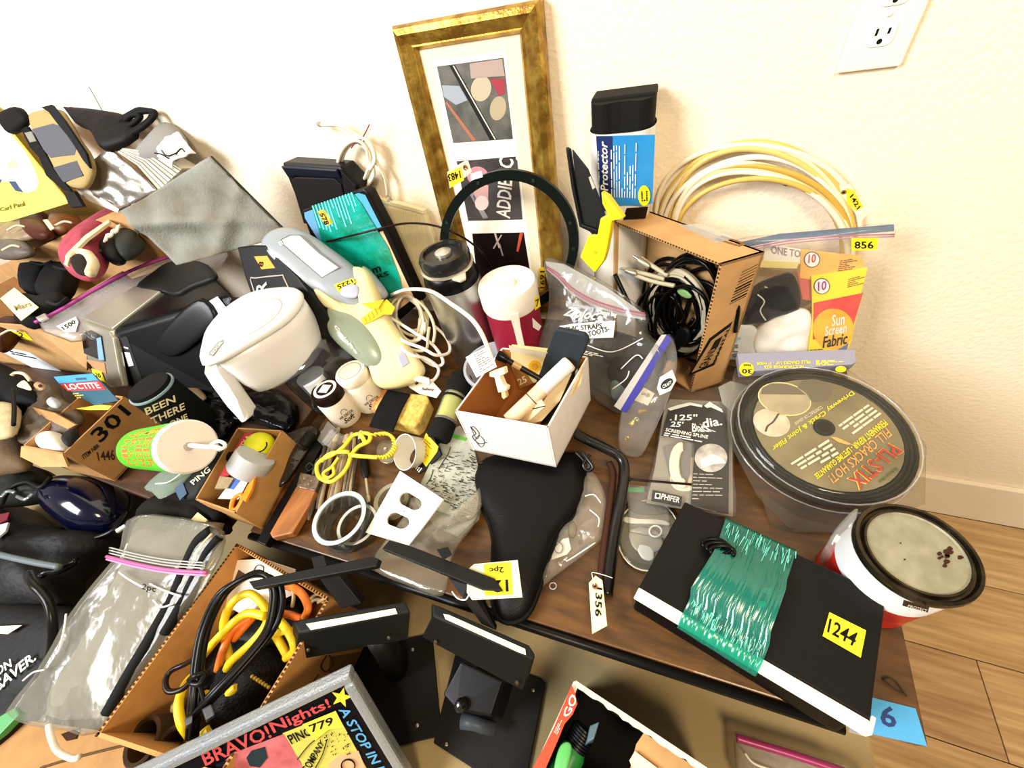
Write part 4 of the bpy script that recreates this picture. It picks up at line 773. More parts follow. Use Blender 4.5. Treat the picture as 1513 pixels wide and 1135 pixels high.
for i, (q, c, nm, lab) in enumerate((([(812, 580), (852, 540), (856, 560), (800, 622), (778, 628)], '#ead9ae', 'paper_slip', 'folded cream paper slip beside the paper roll'), ([(826, 572), (850, 545), (846, 570), (810, 625), (796, 630)], '#141212', 'black_sleeve', 'black sleeve wedged between papers in the white carton'), ([(838, 560), (862, 541), (858, 565), (820, 620), (812, 622)], '#d9c089', 'paper_slip', 'tan paper strip nearest the right wall of the white carton'), ([(765, 610), (800, 590), (806, 600), (775, 628), (762, 626)], '#e4d3a2', 'paper_slip', 'cream printed slip under the paper roll'))):
    t_ = thing(nm, lab, 'paper' if c != '#141212' else 'sleeve', p(*q[0], .12)); pq_ = P3(p(q[0][0], q[0][1], .14 - i * .004), p(q[1][0], q[1][1], .165), p(q[-2][0], q[-2][1], .125)); slab('slip_body', tq(pq_, q), .0012, M(c, .7), t_)
    if i in (2, 3): tube('ink_line', tq(pq_, [q[1], q[3]] if i == 2 else [q[0], q[2]], .001), .0008, INK(), t_, k=4, sub=1)
o = thing('flash_card_box', 'small tan printed box with yellow ring and 25 in the white carton', 'box', inn(775, 570, .06)); pfc = P3(p(752, 520, .17), p(806, 520, .18), p(775, 575, .08))
slab('box_face', tq(pfc, [(755, 512), (808, 518), (800, 545), (792, 565), (768, 572), (755, 540)]), .006, M('#d9c38a', .6), o); slab('box_edge', tq(pfc, [(752, 510), (760, 512), (808, 520), (806, 528), (754, 520)], .001), .001, M('#c9c0a4', .6), o)
slab('yellow_ring', [pfc.at(790 + 9 * math.cos(t), 541 + 9 * math.sin(t), .001) for t in [2 * math.pi * i / 20 for i in range(20)]], .0006, M('#dba21a', .5), o); slab('ring_face', [pfc.at(790 + 5 * math.cos(t), 541 + 5 * math.sin(t), .002) for t in [2 * math.pi * i / 16 for i in range(16)]], .0006, M('#b98c2a', .5), o)
slab('brown_panel', tq(pfc, [(756, 538), (775, 548), (788, 566), (768, 574)], .001), .001, M('#9c6a2a', .6), o); text('25', tq(pfc, [(764, 560), (776, 554), (780, 563), (768, 569)], .0018), M('#ead9a8', .6), o)
o = thing('marker_pen', 'black and silver pen stick leaning on the left edge of the white carton', 'pen', p(740, 525, .18)); a, b = p(735, 524, .205), p(795, 558, .17)
lathe('pen_cap', a, b - a, [(.008, 0), (.009, .004), (.007, .015), (.006, .02)], GLOSS, o, 14); lathe('pen_barrel', a, b - a, [(.005, .018), (.005, .05), (.0045, .09), (.003, .1)], M('#2a2320', .3), o, 14); lathe('pen_band', a, b - a, [(.0052, .03), (.0054, .03), (.0054, .045), (.0052, .045)], M('#c6a06c', .3), o, 14, cap=False)
# white power lead with caution tag and plug
o = thing('power_lead', 'white power lead with caution label and two-pin plug over the white carton', 'cable', p(720, 560, .2))
tube('lead', pp([(578, 436, .16), (600, 428, .22), (635, 430, .26), (668, 450, .28), (695, 470, .28), (710, 490, .27), (720, 512, .25), (730, 540, .23)]), .0036, M('#f0e9da', .45), o)
pt_ = P3(p(685, 530, .235), p(720, 510, .25), p(735, 545, .23)); slab('caution_label', tq(pt_, [(688, 528), (721, 511), (734, 542), (704, 558)]), .0006, M('#f3f0e8', .6), o)
lines(pt_, [(700, 524), (720, 514), (730, 540), (710, 552)], 9, M('#4a4a48', .7), o, lift=.001, fill=.3)
pq_ = P3(p(730, 540, .23), p(750, 545, .23), p(740, 585, .19)); slab('plug_head', tq(pq_, [(722, 550), (744, 543), (746, 553), (738, 556), (744, 570), (749, 572), (748, 578), (736, 581), (734, 574), (730, 558), (723, 557)]), .012, M('#f3e6c4', .5), o, bevel=.002)
slab('pin', tq(pq_, [(739, 578), (744, 577), (746, 588), (743, 591), (740, 588)], -.003), .0012, M('#e0cc98', .35, metal=.4), o); slab('pin', tq(pq_, [(739, 578), (744, 577), (746, 588), (743, 591), (740, 588)], -.011), .0012, M('#e0cc98', .35, metal=.4), o)
# hand vacuum
o = thing('hand_vacuum', 'grey and cream corded hand vacuum with sticker 1225 leaning nose up', 'vacuum cleaner', p(600, 575))
pv = P3(p(400, 370, .30), p(480, 345, .30), p(600, 560, .06)); nv_ = pv.n
pillow('nose_housing', tq(pv, [(392, 372), (390, 358), (402, 344), (425, 338), (455, 345), (500, 375), (530, 400), (548, 425), (552, 455), (548, 470), (530, 465), (500, 455), (470, 435), (440, 425), (415, 400)], 0), .03, M('#949ba1', .4), o, k=3, bk=.9, rings=10)
pillow('collar_and_grip', tq(pv, [(465, 425), (500, 445), (525, 450), (540, 440), (545, 405), (525, 395), (545, 400), (560, 430), (568, 455), (590, 490), (615, 525), (628, 545), (620, 560), (590, 574), (560, 572), (548, 545), (530, 500), (500, 465), (475, 450)], -.004), .034, M('#f3e7ae', .45), o, k=4, bk=.6, rings=8, c=pv.at(545, 480))
pillow('dust_cup', tq(pv, [(490, 456), (498, 458), (525, 462), (552, 482), (572, 512), (577, 535), (565, 548), (545, 542), (515, 520), (495, 500), (488, 480)], .014), .026, M('#8f9a86', .3, coat=.2), o, k=2.6, bk=.6, rings=10)
slab('clear_window', tq(pv, [(428, 363), (440, 357), (453, 357), (480, 382), (508, 402), (485, 416), (455, 390), (432, 370)], .031), .002, M('#f3efe4', .35), o, bevel=.001)
slab('window_rim', tq(pv, [(425, 362), (438, 355), (455, 355), (482, 380), (511, 402), (484, 418), (453, 392), (430, 372)], .0302), .002, M('#6f7478', .4), o, bevel=.001)
pillow('power_button', tq(pv, [(510, 434), (522, 425), (535, 428), (538, 438), (532, 446), (515, 444)], .031), .004, M('#b3b6cf', .4), o)
PV = Pl(pv.p + nv_ * .031, nv_); sticker(PV, [(494, 421), (522, 411), (526, 418), (502, 433)], M('#f4d91c', .6), o, '1225', [(523, 418), (501, 428), (498, 422), (520, 413)], lift=.002)
text('CycloPro', tq(Pl(pv.p + nv_ * .041, nv_), [(497, 480), (530, 522), (525, 524), (492, 483)], .001), M('#f2f5ee', .5), o); text('EUREKA', tq(PV, [(411, 358), (440, 348), (442, 353), (414, 363)], 0), M('#d3d6d6', .5), o)
slab('lavender_trigger', tq(pv, [(591, 523), (601, 519), (609, 538), (599, 545)], .03), .004, M('#a3a3b8', .5), o, bevel=.001)
pillow('side_intake', tq(pv, [(533, 392), (548, 400), (572, 432), (560, 440), (548, 420)], -.01), .016, M('#9aa0a8', .4), o)
tie = thing('cord_tie', 'yellow plastic tie clamping the cord to the hand vacuum grip', 'tie', pv.at(560, 470, .03)); slab('tie_band', tq(pv, [(541, 476), (557, 464), (578, 448), (590, 460), (585, 470), (574, 470), (556, 480), (545, 485)], .036), .004, M('#f0c413', .45), tie, bevel=.001); slab('tie_wing', tq(pv, [(543, 455), (560, 453), (575, 449), (566, 463), (556, 462)], .04), .002, M('#e9b80e', .45), tie)
for k_ in range(5): slab('tie_ridge', tq(pv, [(544 + k_ * 5, 475 - k_ * 4), (546 + k_ * 5, 474 - k_ * 4), (550 + k_ * 5, 482 - k_ * 4), (548 + k_ * 5, 483 - k_ * 4)], .038), .002, M('#f4d02a', .45), tie)
o = thing('vacuum_cable', 'coiled cream power cord bundled beside the hand vacuum', 'cable', p(620, 530)); cmm = M('#eadfc6', .45)
pco = P3(p(600, 430, .14), p(650, 500, .10), p(600, 560, .04)); c = pco.at(600, 458)
for k_ in range(7):
    c = pco.at(598 + k_ * 3, 458 + k_ * 4, .004 * k_); e1 = pco.at(628 + k_ * 3 - (k_ % 3) * 7, 478 + k_ * 5, .004 * k_) - c; e2 = pco.at(604 + k_ * 4, 430 + k_ * 4 + (k_ % 2) * 6, .004 * k_) - c
    tube('cord_loop', loop(c, e1, e2, 1.1, .1, k_, V((0, 0, .004))), .0034, cmm if k_ % 3 else M('#cfc2a3', .5), o, sub=4)
for q in ([(560, 470, .13), (590, 500, .13), (625, 515, .12), (645, 525, .1), (664, 520, .08), (660, 500, .08), (640, 480, .09)], [(562, 478, .13), (600, 520, .12), (630, 530, .09), (648, 545, .06), (640, 562, .05), (620, 560, .05)], [(570, 465, .14), (610, 490, .13), (640, 510, .1), (655, 535, .07), (640, 540, .06), (610, 520, .08)]): tube('cord_loop', pp(q), .0036, M('#f2eee4', .45), o)
a = [p(608 + 27 * i / 60, 556 + 8 * i / 60 + 3.5 * math.sin(i * .9), .06 + .006 * math.cos(i * .9)) for i in range(61)]; tube('strain_relief', a, .0032, M('#f7f5ee', .4), o, sub=2)
# water pitcher
o = thing('water_pitcher', 'white lidded water filter pitcher with clear jug and open handle', 'pitcher', p(420, 600))
LID = [(299, 540), (301, 515), (309, 490), (335, 460), (371, 437), (407, 429), (435, 428), (448, 434), (446, 450), (428, 472), (398, 493), (354, 519), (325, 534)]
zL = .25; lid = [p(x, y, zL) for x, y in LID]; cL = sum(lid, V()) / len(lid)
wm = M('#f3f3f5', .35, coat=.2)
pillow('lid', lid, .012, wm, o, k=6, bk=.6, rings=8, sub=3)
lp_ = smoothpts([p(x, y, zL) for x, y in ((305, 512), (315, 485), (340, 462), (372, 441), (407, 433), (435, 431), (446, 437), (442, 452), (426, 471), (398, 491), (356, 516), (325, 529), (310, 526))], True, 4)
def loft(nm, outl, levels, mat, par):
    c = sum(outl, V()) / len(outl); k = len(outl); vs = []; fs = []
    for s, z in levels: vs += [V((c.x + (q.x - c.x) * s, c.y + (q.y - c.y) * s, T + z)) for q in outl]
    for i in range(len(levels) - 1):
        for j in range(k): fs.append((i * k + j, i * k + (j + 1) % k, (i + 1) * k + (j + 1) % k, (i + 1) * k + j))
    fs += [tuple(range(k)), tuple((len(levels) - 1) * k + j for j in range(k))]
    return raw(nm, vs, fs, mat, par, True)
loft('reservoir', lp_, [(1.0, zL - .004), (1.0, zL - .03), (.97, zL - .08), (.9, zL - .108), (.72, zL - .122)], wm, o)
loft('clear_jug', [q + V((.035, .03, 0)) for q in lp_], [(.6, zL - .09), (.8, zL - .125), (.8, .1), (.76, .02), (.72, .002)], CLEAR('#c9cccf', .12, .3, .05, bodyc='#4a4d50'), o)
lathe('filter_stem', p(462, 560, .10) - V((0, 0, .09)), (0, 0, 1), [(.022, 0), (.028, .02), (.03, .1)], M('#e6ebf2', .4), o, 24)
loft('lid_recess', smoothpts([p(x, y, zL + .0125) for x, y in ((330, 486), (345, 463), (375, 446), (405, 441), (416, 449), (408, 466), (385, 484), (355, 499), (337, 499))], True, 4), [(1.0, zL + .0118), (1.02, zL + .0128), (.96, zL + .0124), (.8, zL + .0102)], M('#f7ecd6', .45), o)
loft('lid_boss', smoothpts([p(x, y, zL + .0125) for x, y in ((356, 478), (375, 464), (398, 459), (404, 465), (390, 478), (366, 488))], True, 4), [(1.0, zL + .011), (.97, zL + .0135), (.9, zL + .014)], M('#f9f1e2', .45), o)
slab('indicator', tq(PZ(zL + .0125), [(322, 505), (330, 501), (331, 506), (314, 526), (308, 525), (309, 520)]), .0008, M('#8c8c88', .4), o); text('EDGE', tq(PZ(zL + .0135), [(311, 522), (325, 505), (329, 506), (315, 524)]), M('#d9d9d4', .5), o)
slab('handle_grip', [p(*q) for q in ((303, 536, .245), (322, 532, .24), (326, 548, .222), (345, 585, .17), (364, 612, .12), (364, 622, .11), (357, 626, .105), (335, 600, .135), (312, 570, .19), (301, 552, .22))], .022, wm, o, bevel=.004)
# white jars
for (x, y, hh, rp, lidc, lab, bz_) in ((480, 575, .10, 20, '#2a1512', 'white decor paint jar with dark brown printed lid', 0), (517, 548, .11, 21, '#f3ead8', 'white decor paint jar with white lid', 0)):
    c, r = vcyl(x, y, hh, rp); c0 = dn(c, 0); o = thing('paint_jar', lab, 'jar', c0)
    lathe('jar_body', c0, (0, 0, 1), [(r * .95, 0), (r * 1.02, .006), (r * 1.02, hh - .03), (r * .9, hh - .022)], M('#f1e9d9', .4), o, 32)
    lathe('jar_lid', c0, (0, 0, 1), [(r * .95, hh - .024), (r * .98, hh - .022), (r * .98, hh - .004), (r * .9, hh), (r * .01, hh)], M(lidc, .35), o, 32)
    pj = PZ(hh + .0004); pr = [pj.at(x + rp * .72 * math.cos(t), y + rp * .72 * .92 * math.sin(t), .0003) for t in [2 * math.pi * i / 24 for i in range(24)]]
    cc_ = c0 + V((0, 0, hh)); q4 = lambda s: [cc_ + V((math.cos(a), math.sin(a), 0)) * r * s for a in (.9, 2.47, 4.04, 5.61)]
    rg = lambda s0, z, m_: slab('printed_ring' if m_ else 'printed_disc', [cc_ + V((math.cos(t), math.sin(t), 0)) * r * s0 + V((0, 0, z)) for t in [2 * math.pi * i / 28 for i in range(28)]], .0003, M('#ece4d4' if m_ % 2 else lidc, .5), o)
    if lidc == '#2a1512':
        rg(.75, .0004, 1); rg(.56, .0008, 2); slab('printed_diamond', [q + V((0, 0, .0012)) for q in q4(.45)], .0003, M('#ece4d4', .5), o)
    else:
        slab('printed_ring', [cc_ + V((math.cos(t), math.sin(t), 0)) * r * .72 + V((0, 0, .0004)) for t in [2 * math.pi * i / 28 for i in range(28)]], .0003, M('#a99f88', .5), o); slab('printed_disc', [cc_ + V((math.cos(t), math.sin(t), 0)) * r * .66 + V((0, 0, .0008)) for t in [2 * math.pi * i / 28 for i in range(28)]], .0003, M('#e6dcc4', .5), o)
    dv = V((CAM.x - c0.x, CAM.y - c0.y, 0)).normalized(); pf = Pl(c0 + dv * r * 1.03, dv + V((0, 0, .001))); sd = V((-dv.y, dv.x, 0))
    Q = lambda u0, u1, z0, z1: [c0 + dv * r * 1.04 + sd * r * u0 + V((0, 0, z1)), c0 + dv * r * 1.04 + sd * r * u1 + V((0, 0, z1)), c0 + dv * r * 1.04 + sd * r * u1 + V((0, 0, z0)), c0 + dv * r * 1.04 + sd * r * u0 + V((0, 0, z0))]
    text('WE DECOR', Q(-.5, .5, .034, .042), INK(), o); text('Craft' if bz_ else 'Soft', Q(-.4, .4, .018, .032), INK(), o, shear=.4); tube('printed_arch', [c0 + dv * r * 1.03 + sd * r * .2 * math.cos(t) + V((0, 0, .046 + .01 * math.sin(t))) for t in [math.pi * i / 8 for i in range(9)]], .0006, INK(), o, k=4, sub=1)
# sponge
o = thing('sponge_block', 'yellow sponge block wrapped in a black strap band', 'sponge', p(600, 630)); psb = PZ(.04)
hexa('sponge', tq(psb, [(572, 577), (630, 583), (634, 590), (620, 622), (612, 630), (560, 618), (552, 600)]), [dn(q, .002) for q in tq(psb, [(572, 577), (630, 583), (634, 590), (620, 622), (612, 630), (560, 618), (552, 600)])], M('#dcc068', .95, c2='#b99a45', scale=120, bump=.5, bs=250), o, bevel=.006)
sheet('strap_band', tq(PZ(.043), [(573, 576), (606, 582), (580, 638), (545, 630)]), M('#141417', .85, bump=.3, bs=400), o, amp=.001, th=.002, fn=lambda s, t: .004 * math.sin(3.14 * t)); hexa('orange_end', tq(PZ(.03), [(558, 576), (572, 574), (556, 606), (547, 604)]), [dn(q, .004) for q in tq(PZ(.03), [(558, 576), (572, 574), (556, 606), (547, 604)])], M('#d9955a', .7), o, bevel=.004)
# safety tag
o = thing('safety_leaflet', 'small white leaflet printed Safety under the vacuum cord', 'leaflet', p(628, 570, .03)); psf = PZ(.034); slab('leaf', tq(psf, [(602, 565), (636, 560), (652, 578), (645, 588), (620, 582), (604, 572)]), .0008, M('#ece6d6', .7), o); text('Safety', tq(psf, [(624, 573), (642, 574), (641, 579), (623, 578)], .001), INK(), o); lathe('red_dot', psf.at(616, 567, .0006), (0, 0, 1), [(.004, 0), (.004, .0006)], M('#5a1a14', .6), o, 14)
# lamp tube
o = thing('headlamp', 'black tubular lamp with clear yellow lens section beside the white carton', 'lamp', p(660, 620)); a, b = p(676, 575, .05), p(648, 648, .035); ax = (b - a); L_ = ax.length; r = .022
lathe('rear_cap', a, ax, [(r * .7, -.04), (r * 1.1, -.03), (r * 1.2, -.005), (r * 1.1, .01), (r, .016)], MATTE, o, 28); lathe('lens_glow', a, ax, [(r * .8, .014), (r * .9, .02), (r * .9, L_ * .6), (r * .6, L_ * .66)], M('#c9cf2e', .3), o, 28)
lathe('clear_tube', a, ax, [(r, .012), (r * 1.02, .016), (r * 1.02, L_ * .7), (r, L_ * .72)], CLEAR('#f0f2d0', .15, .3, .05), o, 28); lathe('copper_ring', a, ax, [(r * .7, L_ * .6), (r * .8, L_ * .62), (r * .8, L_ * .68), (r * .7, L_ * .69)], M('#c98a68', .35, metal=.5), o, 28); lathe('front_body', a, ax, [(r * .9, L_ * .67), (r * 1.1, L_ * .7), (r * 1.1, L_ * .98), (r * .9, L_ * 1.04)], MATTE, o, 28)
lathe('black_ring', a, ax, [(r * 1.02, .022), (r * 1.1, .022), (r * 1.1, .027), (r * 1.02, .027)], MATTE, o, 28, cap=False); lathe('steel_ring', a, ax, [(r * .95, L_ * .64), (r * 1.05, L_ * .65), (r * .95, L_ * .66)], M('#c9c6c0', .2, metal=1), o, 28)
# paper cup and yellow packet
o = thing('paper_cup', 'torn white paper cup lying open beside the yellow printed packet', 'cup', p(600, 690)); a, b = p(598, 668, .04), p(622, 655, .02)
lathe('cup_wall', a, V((-.3, -.55, .75)), [(.026, -.05), (.034, 0), (.0355, .001), (.0335, .001), (.025, -.045), (.001, -.046)], M('#d9d4c8', .6), o, 24)
o = thing('yellow_packet', 'black and yellow printed packet standing by the headlamp', 'packet', p(635, 690)); pyp = P3(p(628, 640, .045), p(650, 660, .045), p(620, 690, .01)); slab('packet_face', tq(pyp, [(630, 635), (640, 645), (652, 672), (632, 692), (618, 700), (612, 690)]), .004, M('#16150f', .5), o); slab('yellow_panel', tq(pyp, [(630, 640), (648, 660), (646, 668), (630, 690), (617, 672)], .001), .001, M('#e3c90c', .5), o); lines(pyp, [(629, 648), (642, 660), (630, 680), (621, 668)], 6, M('#6b5f10', .6), o, lift=.0016, fill=.3); lines(pyp, [(612, 690), (618, 678), (628, 690), (620, 699)], 4, WHT, o, lift=.001)
# printed bark packet in clear bag
o = thing('bark_packet', 'long packet printed with grey cracked bark in a clear wrapper', 'packet', p(640, 800)); pbk = P3(p(650, 640, .022), p(715, 700, .022), p(600, 860, .022))
bkq = tq(pbk, [(656, 640), (680, 628), (700, 660), (714, 720), (706, 764), (676, 792), (640, 775), (612, 740), (622, 712)])
slab('printed_card', bkq, .012, M('#b3b5a8', .5, c2='#8f9285', scale=30), o, bevel=.002)
rr = random.Random(31)
vs = []; fs = []
for k_ in range(460):
    u, v_ = rr.random(), rr.random(); x = 628 + 80 * u * (1 - .1 * v_) + 14 * (1 - v_); y = 650 + 115 * v_ + 6 * u
    if not (x < 622 + (792 - y) * .62 + 55 and x > 622 + (735 - y) * .42 and y < 700 + (x - 612) * .95 and y > 672 - (x - 640) * .1): continue
    ang = rr.choice((.25, .35, 1.9, .1)) + rr.gauss(0, .15); L = rr.uniform(3, 10); dx_, dy_ = math.cos(ang) * L / 2, math.sin(ang) * L / 2; wx = rr.uniform(.3, .9); k0 = len(vs)
    vs += [pbk.at(x - dx_, y - dy_ - wx, .0009), pbk.at(x + dx_, y + dy_ - wx * .3, .0009), pbk.at(x + dx_, y + dy_ + wx * .3, .0009), pbk.at(x - dx_, y - dy_ + wx, .0009)]; fs.append((k0, k0 + 1, k0 + 2, k0 + 3))
r_ = raw('printed_crack', vs, fs, M('#3a3d36', .7), o, fix=False); r_['kind'] = 'stuff'
for q in ([(666, 661), (662, 672), (654, 684), (648, 694)], [(640, 696), (636, 708), (630, 716)]): tube('printed_stem', tq(pbk, q, .001), .0009, M('#2f4a2a', .7), o, k=5)
slab('green_mark', tq(pbk, [(666, 640), (690, 648), (688, 652), (664, 646)], .0012), .0006, M('#4f9a2e', .6), o)
pillow('clear_wrapper', tq(pbk, [(612, 735), (640, 755), (700, 768), (712, 722), (716, 735), (702, 775), (680, 805), (668, 830), (655, 882), (600, 865), (556, 845), (553, 825), (575, 795), (600, 760)], .003), .008, CLEAR(body=.2, gloss=.25, bump=.6, bs=50, bodyc='#a39a84'), o, k=4, amp=.005, ns=40, rings=8)
# loose outlet cover
o = thing('cover_plate', 'loose white outlet cover plate with two openings lying on the table', 'cover plate', p(600, 760, .03)); pcv = P3(p(540, 787, .028), p(591, 696, .05), p(655, 738, .05)); 
q0, q1, q2, q3 = [pcv.at(*q) for q in ((540, 787), (591, 696), (655, 738), (604, 806))]
def pq2(u, v_): return (q0 * (1 - u) + q1 * u) * (1 - v_) + (q3 * (1 - u) + q2 * u) * v_
def opening(uc):
    out = []
    for i in range(20):
        t = 2 * math.pi * i / 20; out.append(pq2(uc + max(-.105, min(.105, .135 * math.cos(t))), .5 + .24 * math.sin(t)))
    return out
ops = [opening(.32), opening(.68)]
bm = bmesh.new(); edges = []
for loop_ in ([pq2(0, 0), pq2(1, 0), pq2(1, 1), pq2(0, 1)], ops[0], ops[1], [pq2(.5 + .012 * math.cos(t), .5 + .02 * math.sin(t)) for t in [2 * math.pi * i / 8 for i in range(8)]]):
    vv = [bm.verts.new(q) for q in loop_]
    for i in range(len(vv)): edges.append(bm.edges.new((vv[i], vv[(i + 1) % len(vv)])))
bmesh.ops.triangle_fill(bm, use_beauty=True, edges=edges); ret = bmesh.ops.extrude_face_region(bm, geom=list(bm.faces))
for v_ in [g for g in ret['geom'] if isinstance(g, bmesh.types.BMVert)]: v_.co -= pcv.n * .004
bmesh.ops.recalc_face_normals(bm, faces=bm.faces); me = bpy.data.meshes.new('plate'); bm.to_mesh(me); bm.free(); link('plate', me, M('#f0ece4', .4), o)
# clear rings
def ringjar(nm, lab, x, y, hh, rp, hgt, mat, wt=.88):
    c, r = vcyl(x, y, hh, rp); c0 = V((c.x, c.y, c.z - hgt)); o = thing(nm, lab, 'ring', c0)
    lathe('ring_wall', c0, (0, 0, 1), [(r * .96, 0), (r, hgt * .1), (r * .97, hgt * .5), (r, hgt * .85), (r, hgt), (r * wt, hgt), (r * wt * .96, hgt * .5), (r * wt, 0)], mat, o, 32, cap=False); return o, c0, r
o, c0, r = ringjar('glass_ring', 'clear glass ring with frosted rim standing beside the thin rods', 502, 765, .045, 37, .042, CLEAR('#c3c8c2', .1, .3, .06, bodyc='#9a9e98'), .8)
lathe('frosted_rim', c0, (0, 0, 1), [(r * .98, .042), (r * 1.0, .0445), (r * .85, .0445), (r * .84, .042)], M('#b9c0c0', .3), o, 32, cap=False)
o, c0, r = ringjar('glass_ring', 'second clear glass ring half hidden behind the frosted one', 528, 775, .02, 28, .018, CLEAR('#c9c6ba', .1, .3, .06, bodyc='#9d998c'), .85); lathe('frosted_rim', c0, (0, 0, 1), [(r * .98, .018), (r, .0195), (r * .86, .0195), (r * .85, .018)], M('#cfd0c8', .3), o, 32, cap=False)
o, c0, r = ringjar('tape_ring', 'grey translucent ring partly under the loose outlet cover', 578, 738, .018, 25, .016, M('#8f8a72', .4), .75)
# bundle of thin rods
rr = random.Random(13); pal = ['#8f7f66', '#6b6255', '#a8906a', '#4a443c', '#7d7362', '#7a5a34']
for k_ in range(22):
    u = k_ / 21; xa, ya = 478 + 52 * u + rr.uniform(-4, 4), 640 + 8 * u + rr.uniform(-9, 9); xb, yb = 444 + 72 * u + rr.uniform(-5, 5), 770 - 24 * u + rr.uniform(-14, 6); hz = .008 + .012 * rr.random()
    o = thing('thin_rod', '%s thin rod%s, %s from the left in the bundle' % (('tan', 'grey brown', 'pale straw', 'dark grey', 'greyish tan', 'brown')[k_ % 6], ' with pale tip' if k_ % 3 == 0 else '', 'first second third fourth fifth sixth seventh eighth ninth tenth eleventh twelfth thirteenth fourteenth fifteenth sixteenth seventeenth eighteenth nineteenth twentieth twenty-first twenty-second'.split()[k_]), 'rod', p((xa + xb) / 2, (ya + yb) / 2), 'bundle of thin rods'); a, b = p(xa, ya, hz), p(xb, yb, .005 + hz * .3); L = (b - a).length; r = rr.uniform(.0026, .0042)
    lathe('shaft', a, b - a, [(r * .8, 0), (r, .004), (r, L - .02), (r * .4, L)], M(pal[k_ % 6], .5, var=.15, scale=60), o, 8)
    if k_ % 3 == 0: lathe('tip', a, b - a, [(r * 1.1, -.012), (r * 1.5, -.01), (r * 1.5, .008), (r * 1.1, .01)], M('#d9c8a2', .4), o, 8)
o = thing('screw_driver', 'small black handled driver lying right of the thin rods', 'tool', p(545, 720)); a, b = p(540, 700, .012), p(546, 750, .01); lathe('grip', p(537, 672, .012), a - p(537, 672, .012), [(.005, 0), (.008, .01), (.008, .05), (.004, .06)], BLK, o, 12); lathe('shaft', a, b - a, [(.003, -.01), (.003, .05), (.005, .052), (.005, .06), (.003, .066)], M('#b9ab94', .3, metal=.6), o, 10)
# broad brush
o = thing('flat_brush', 'broad wooden handled brush with worn metal ferrule at the left table end', 'brush', p(430, 760)); pbr = PZ(.022)
slab('wooden_handle', tq(pbr, [(438, 718), (466, 724), (456, 748), (432, 788), (402, 795), (398, 788)]), .016, M('#a56a34', .5, c2='#8a5224', scale=14, stretch=(6, 1, 1)), o, bevel=.003); slab('ferrule', tq(pbr, [(444, 698), (474, 705), (466, 726), (438, 720)], .001), .017, M('#8f7c68', .35, metal=.7, c2='#5f5044', scale=60, bump=.4, bs=120), o, bevel=.002)
for x, y in ((450, 708), (460, 711), (456, 716)): lathe('ferrule_nail', pbr.at(x, y, .001), (0, 0, 1), [(.0018, 0), (.0012, .001)], M('#c9b8a2', .3, metal=.8), o, 8)
# black bar and smoky film at the table end
o = thing('black_bar', 'long black metal bar lying along the left end of the table', 'bar', p(430, 720)); slab('bar_body', [p(466, 650, .02), p(478, 655, .02), p(392, 806, .02), p(378, 800, .02)], .016, M('#131314', .35), o, bevel=.002)
lathe('black_socket', p(462, 640, .03), p(446, 663, .022) - p(462, 640, .03), [(.012, 0), (.013, .002), (.013, .03), (.011, .032), (.009, .03), (.008, .01)], M('#1c1c1c', .5), o, 18)
o = thing('hinge_plate', 'worn grey metal hinge plate with loops at the head of the thin rods', 'hinge', p(480, 660)); slab('plate', [p(484, 622, .03), p(500, 636, .03), p(478, 660, .02), p(468, 650, .02)], .003, M('#9d948a', .35, metal=.6), o, bevel=.001); tube('loop_wire', pp([(452, 690, .03), (458, 684, .034), (463, 690, .03), (456, 696, .028), (452, 690, .03)]), .0016, M('#2a2624', .3), o); lathe('clear_jar_neck', p(500, 640, .03), p(485, 660, .02) - p(500, 640, .03), [(.016, 0), (.018, .002), (.018, .03), (.016, .032)], CLEAR(body=.25, gloss=.3), o, 18)
# yellow coiled key lanyard
o = thing('coil_lanyard', 'bright yellow coiled plastic lanyard looped over the thin rods', 'lanyard', p(520, 680)); yl_ = M('#f3e23a', .4)
tube('lanyard_loop', pp([(540, 655, .04), (532, 642, .045), (520, 645, .045), (508, 660, .045), (492, 672, .04), (475, 680, .035), (468, 690, .03), (472, 705, .03), (488, 712, .03), (503, 703, .032), (513, 690, .035), (520, 672, .04), (530, 660, .042), (545, 652, .042), (546, 642, .042), (535, 640, .042)]), .0042, yl_, o)
tube('lanyard_loop', pp([(515, 668, .046), (500, 668, .043), (485, 672, .04), (475, 682, .035)]), .0042, yl_, o); tube('lanyard_loop', pp([(516, 672, .045), (530, 674, .043), (545, 675, .04), (558, 676, .038)]), .0042, yl_, o)
base = smoothpts(pp([(556, 676, .036), (568, 676, .034), (578, 670, .034), (583, 660, .034), (580, 648, .034), (572, 642, .034), (562, 642, .036), (545, 645, .04)]), False, 14)
tube('coil_section', [base[i] + V((.0045 * math.cos(i * 1.3), .001, .0045 * math.sin(i * 1.3))) for i in range(len(base))], .002, yl_, o, sub=2, k=6)
tube('snap_hook', pp([(500, 676, .042), (490, 690, .038), (480, 697, .035), (478, 702, .033), (485, 706, .033), (493, 700, .035), (492, 690, .037)]), .003, yl_, o)
o = thing('clear_tag', 'round clear plastic tag under the yellow lanyard coil', 'tag', p(572, 668)); pillow('disc', circ(PZ(.012), 572, 668, 16, 18), .003, CLEAR('#e5e0cf', .3, .3, .06, bodyc='#b5ab92'), o, k=4, sub=1); lathe('centre_pin', p(570, 664, .014), (0, 0, 1), [(.003, 0), (.003, .004)], M('#c9c2ae', .3, metal=.5), o, 10)
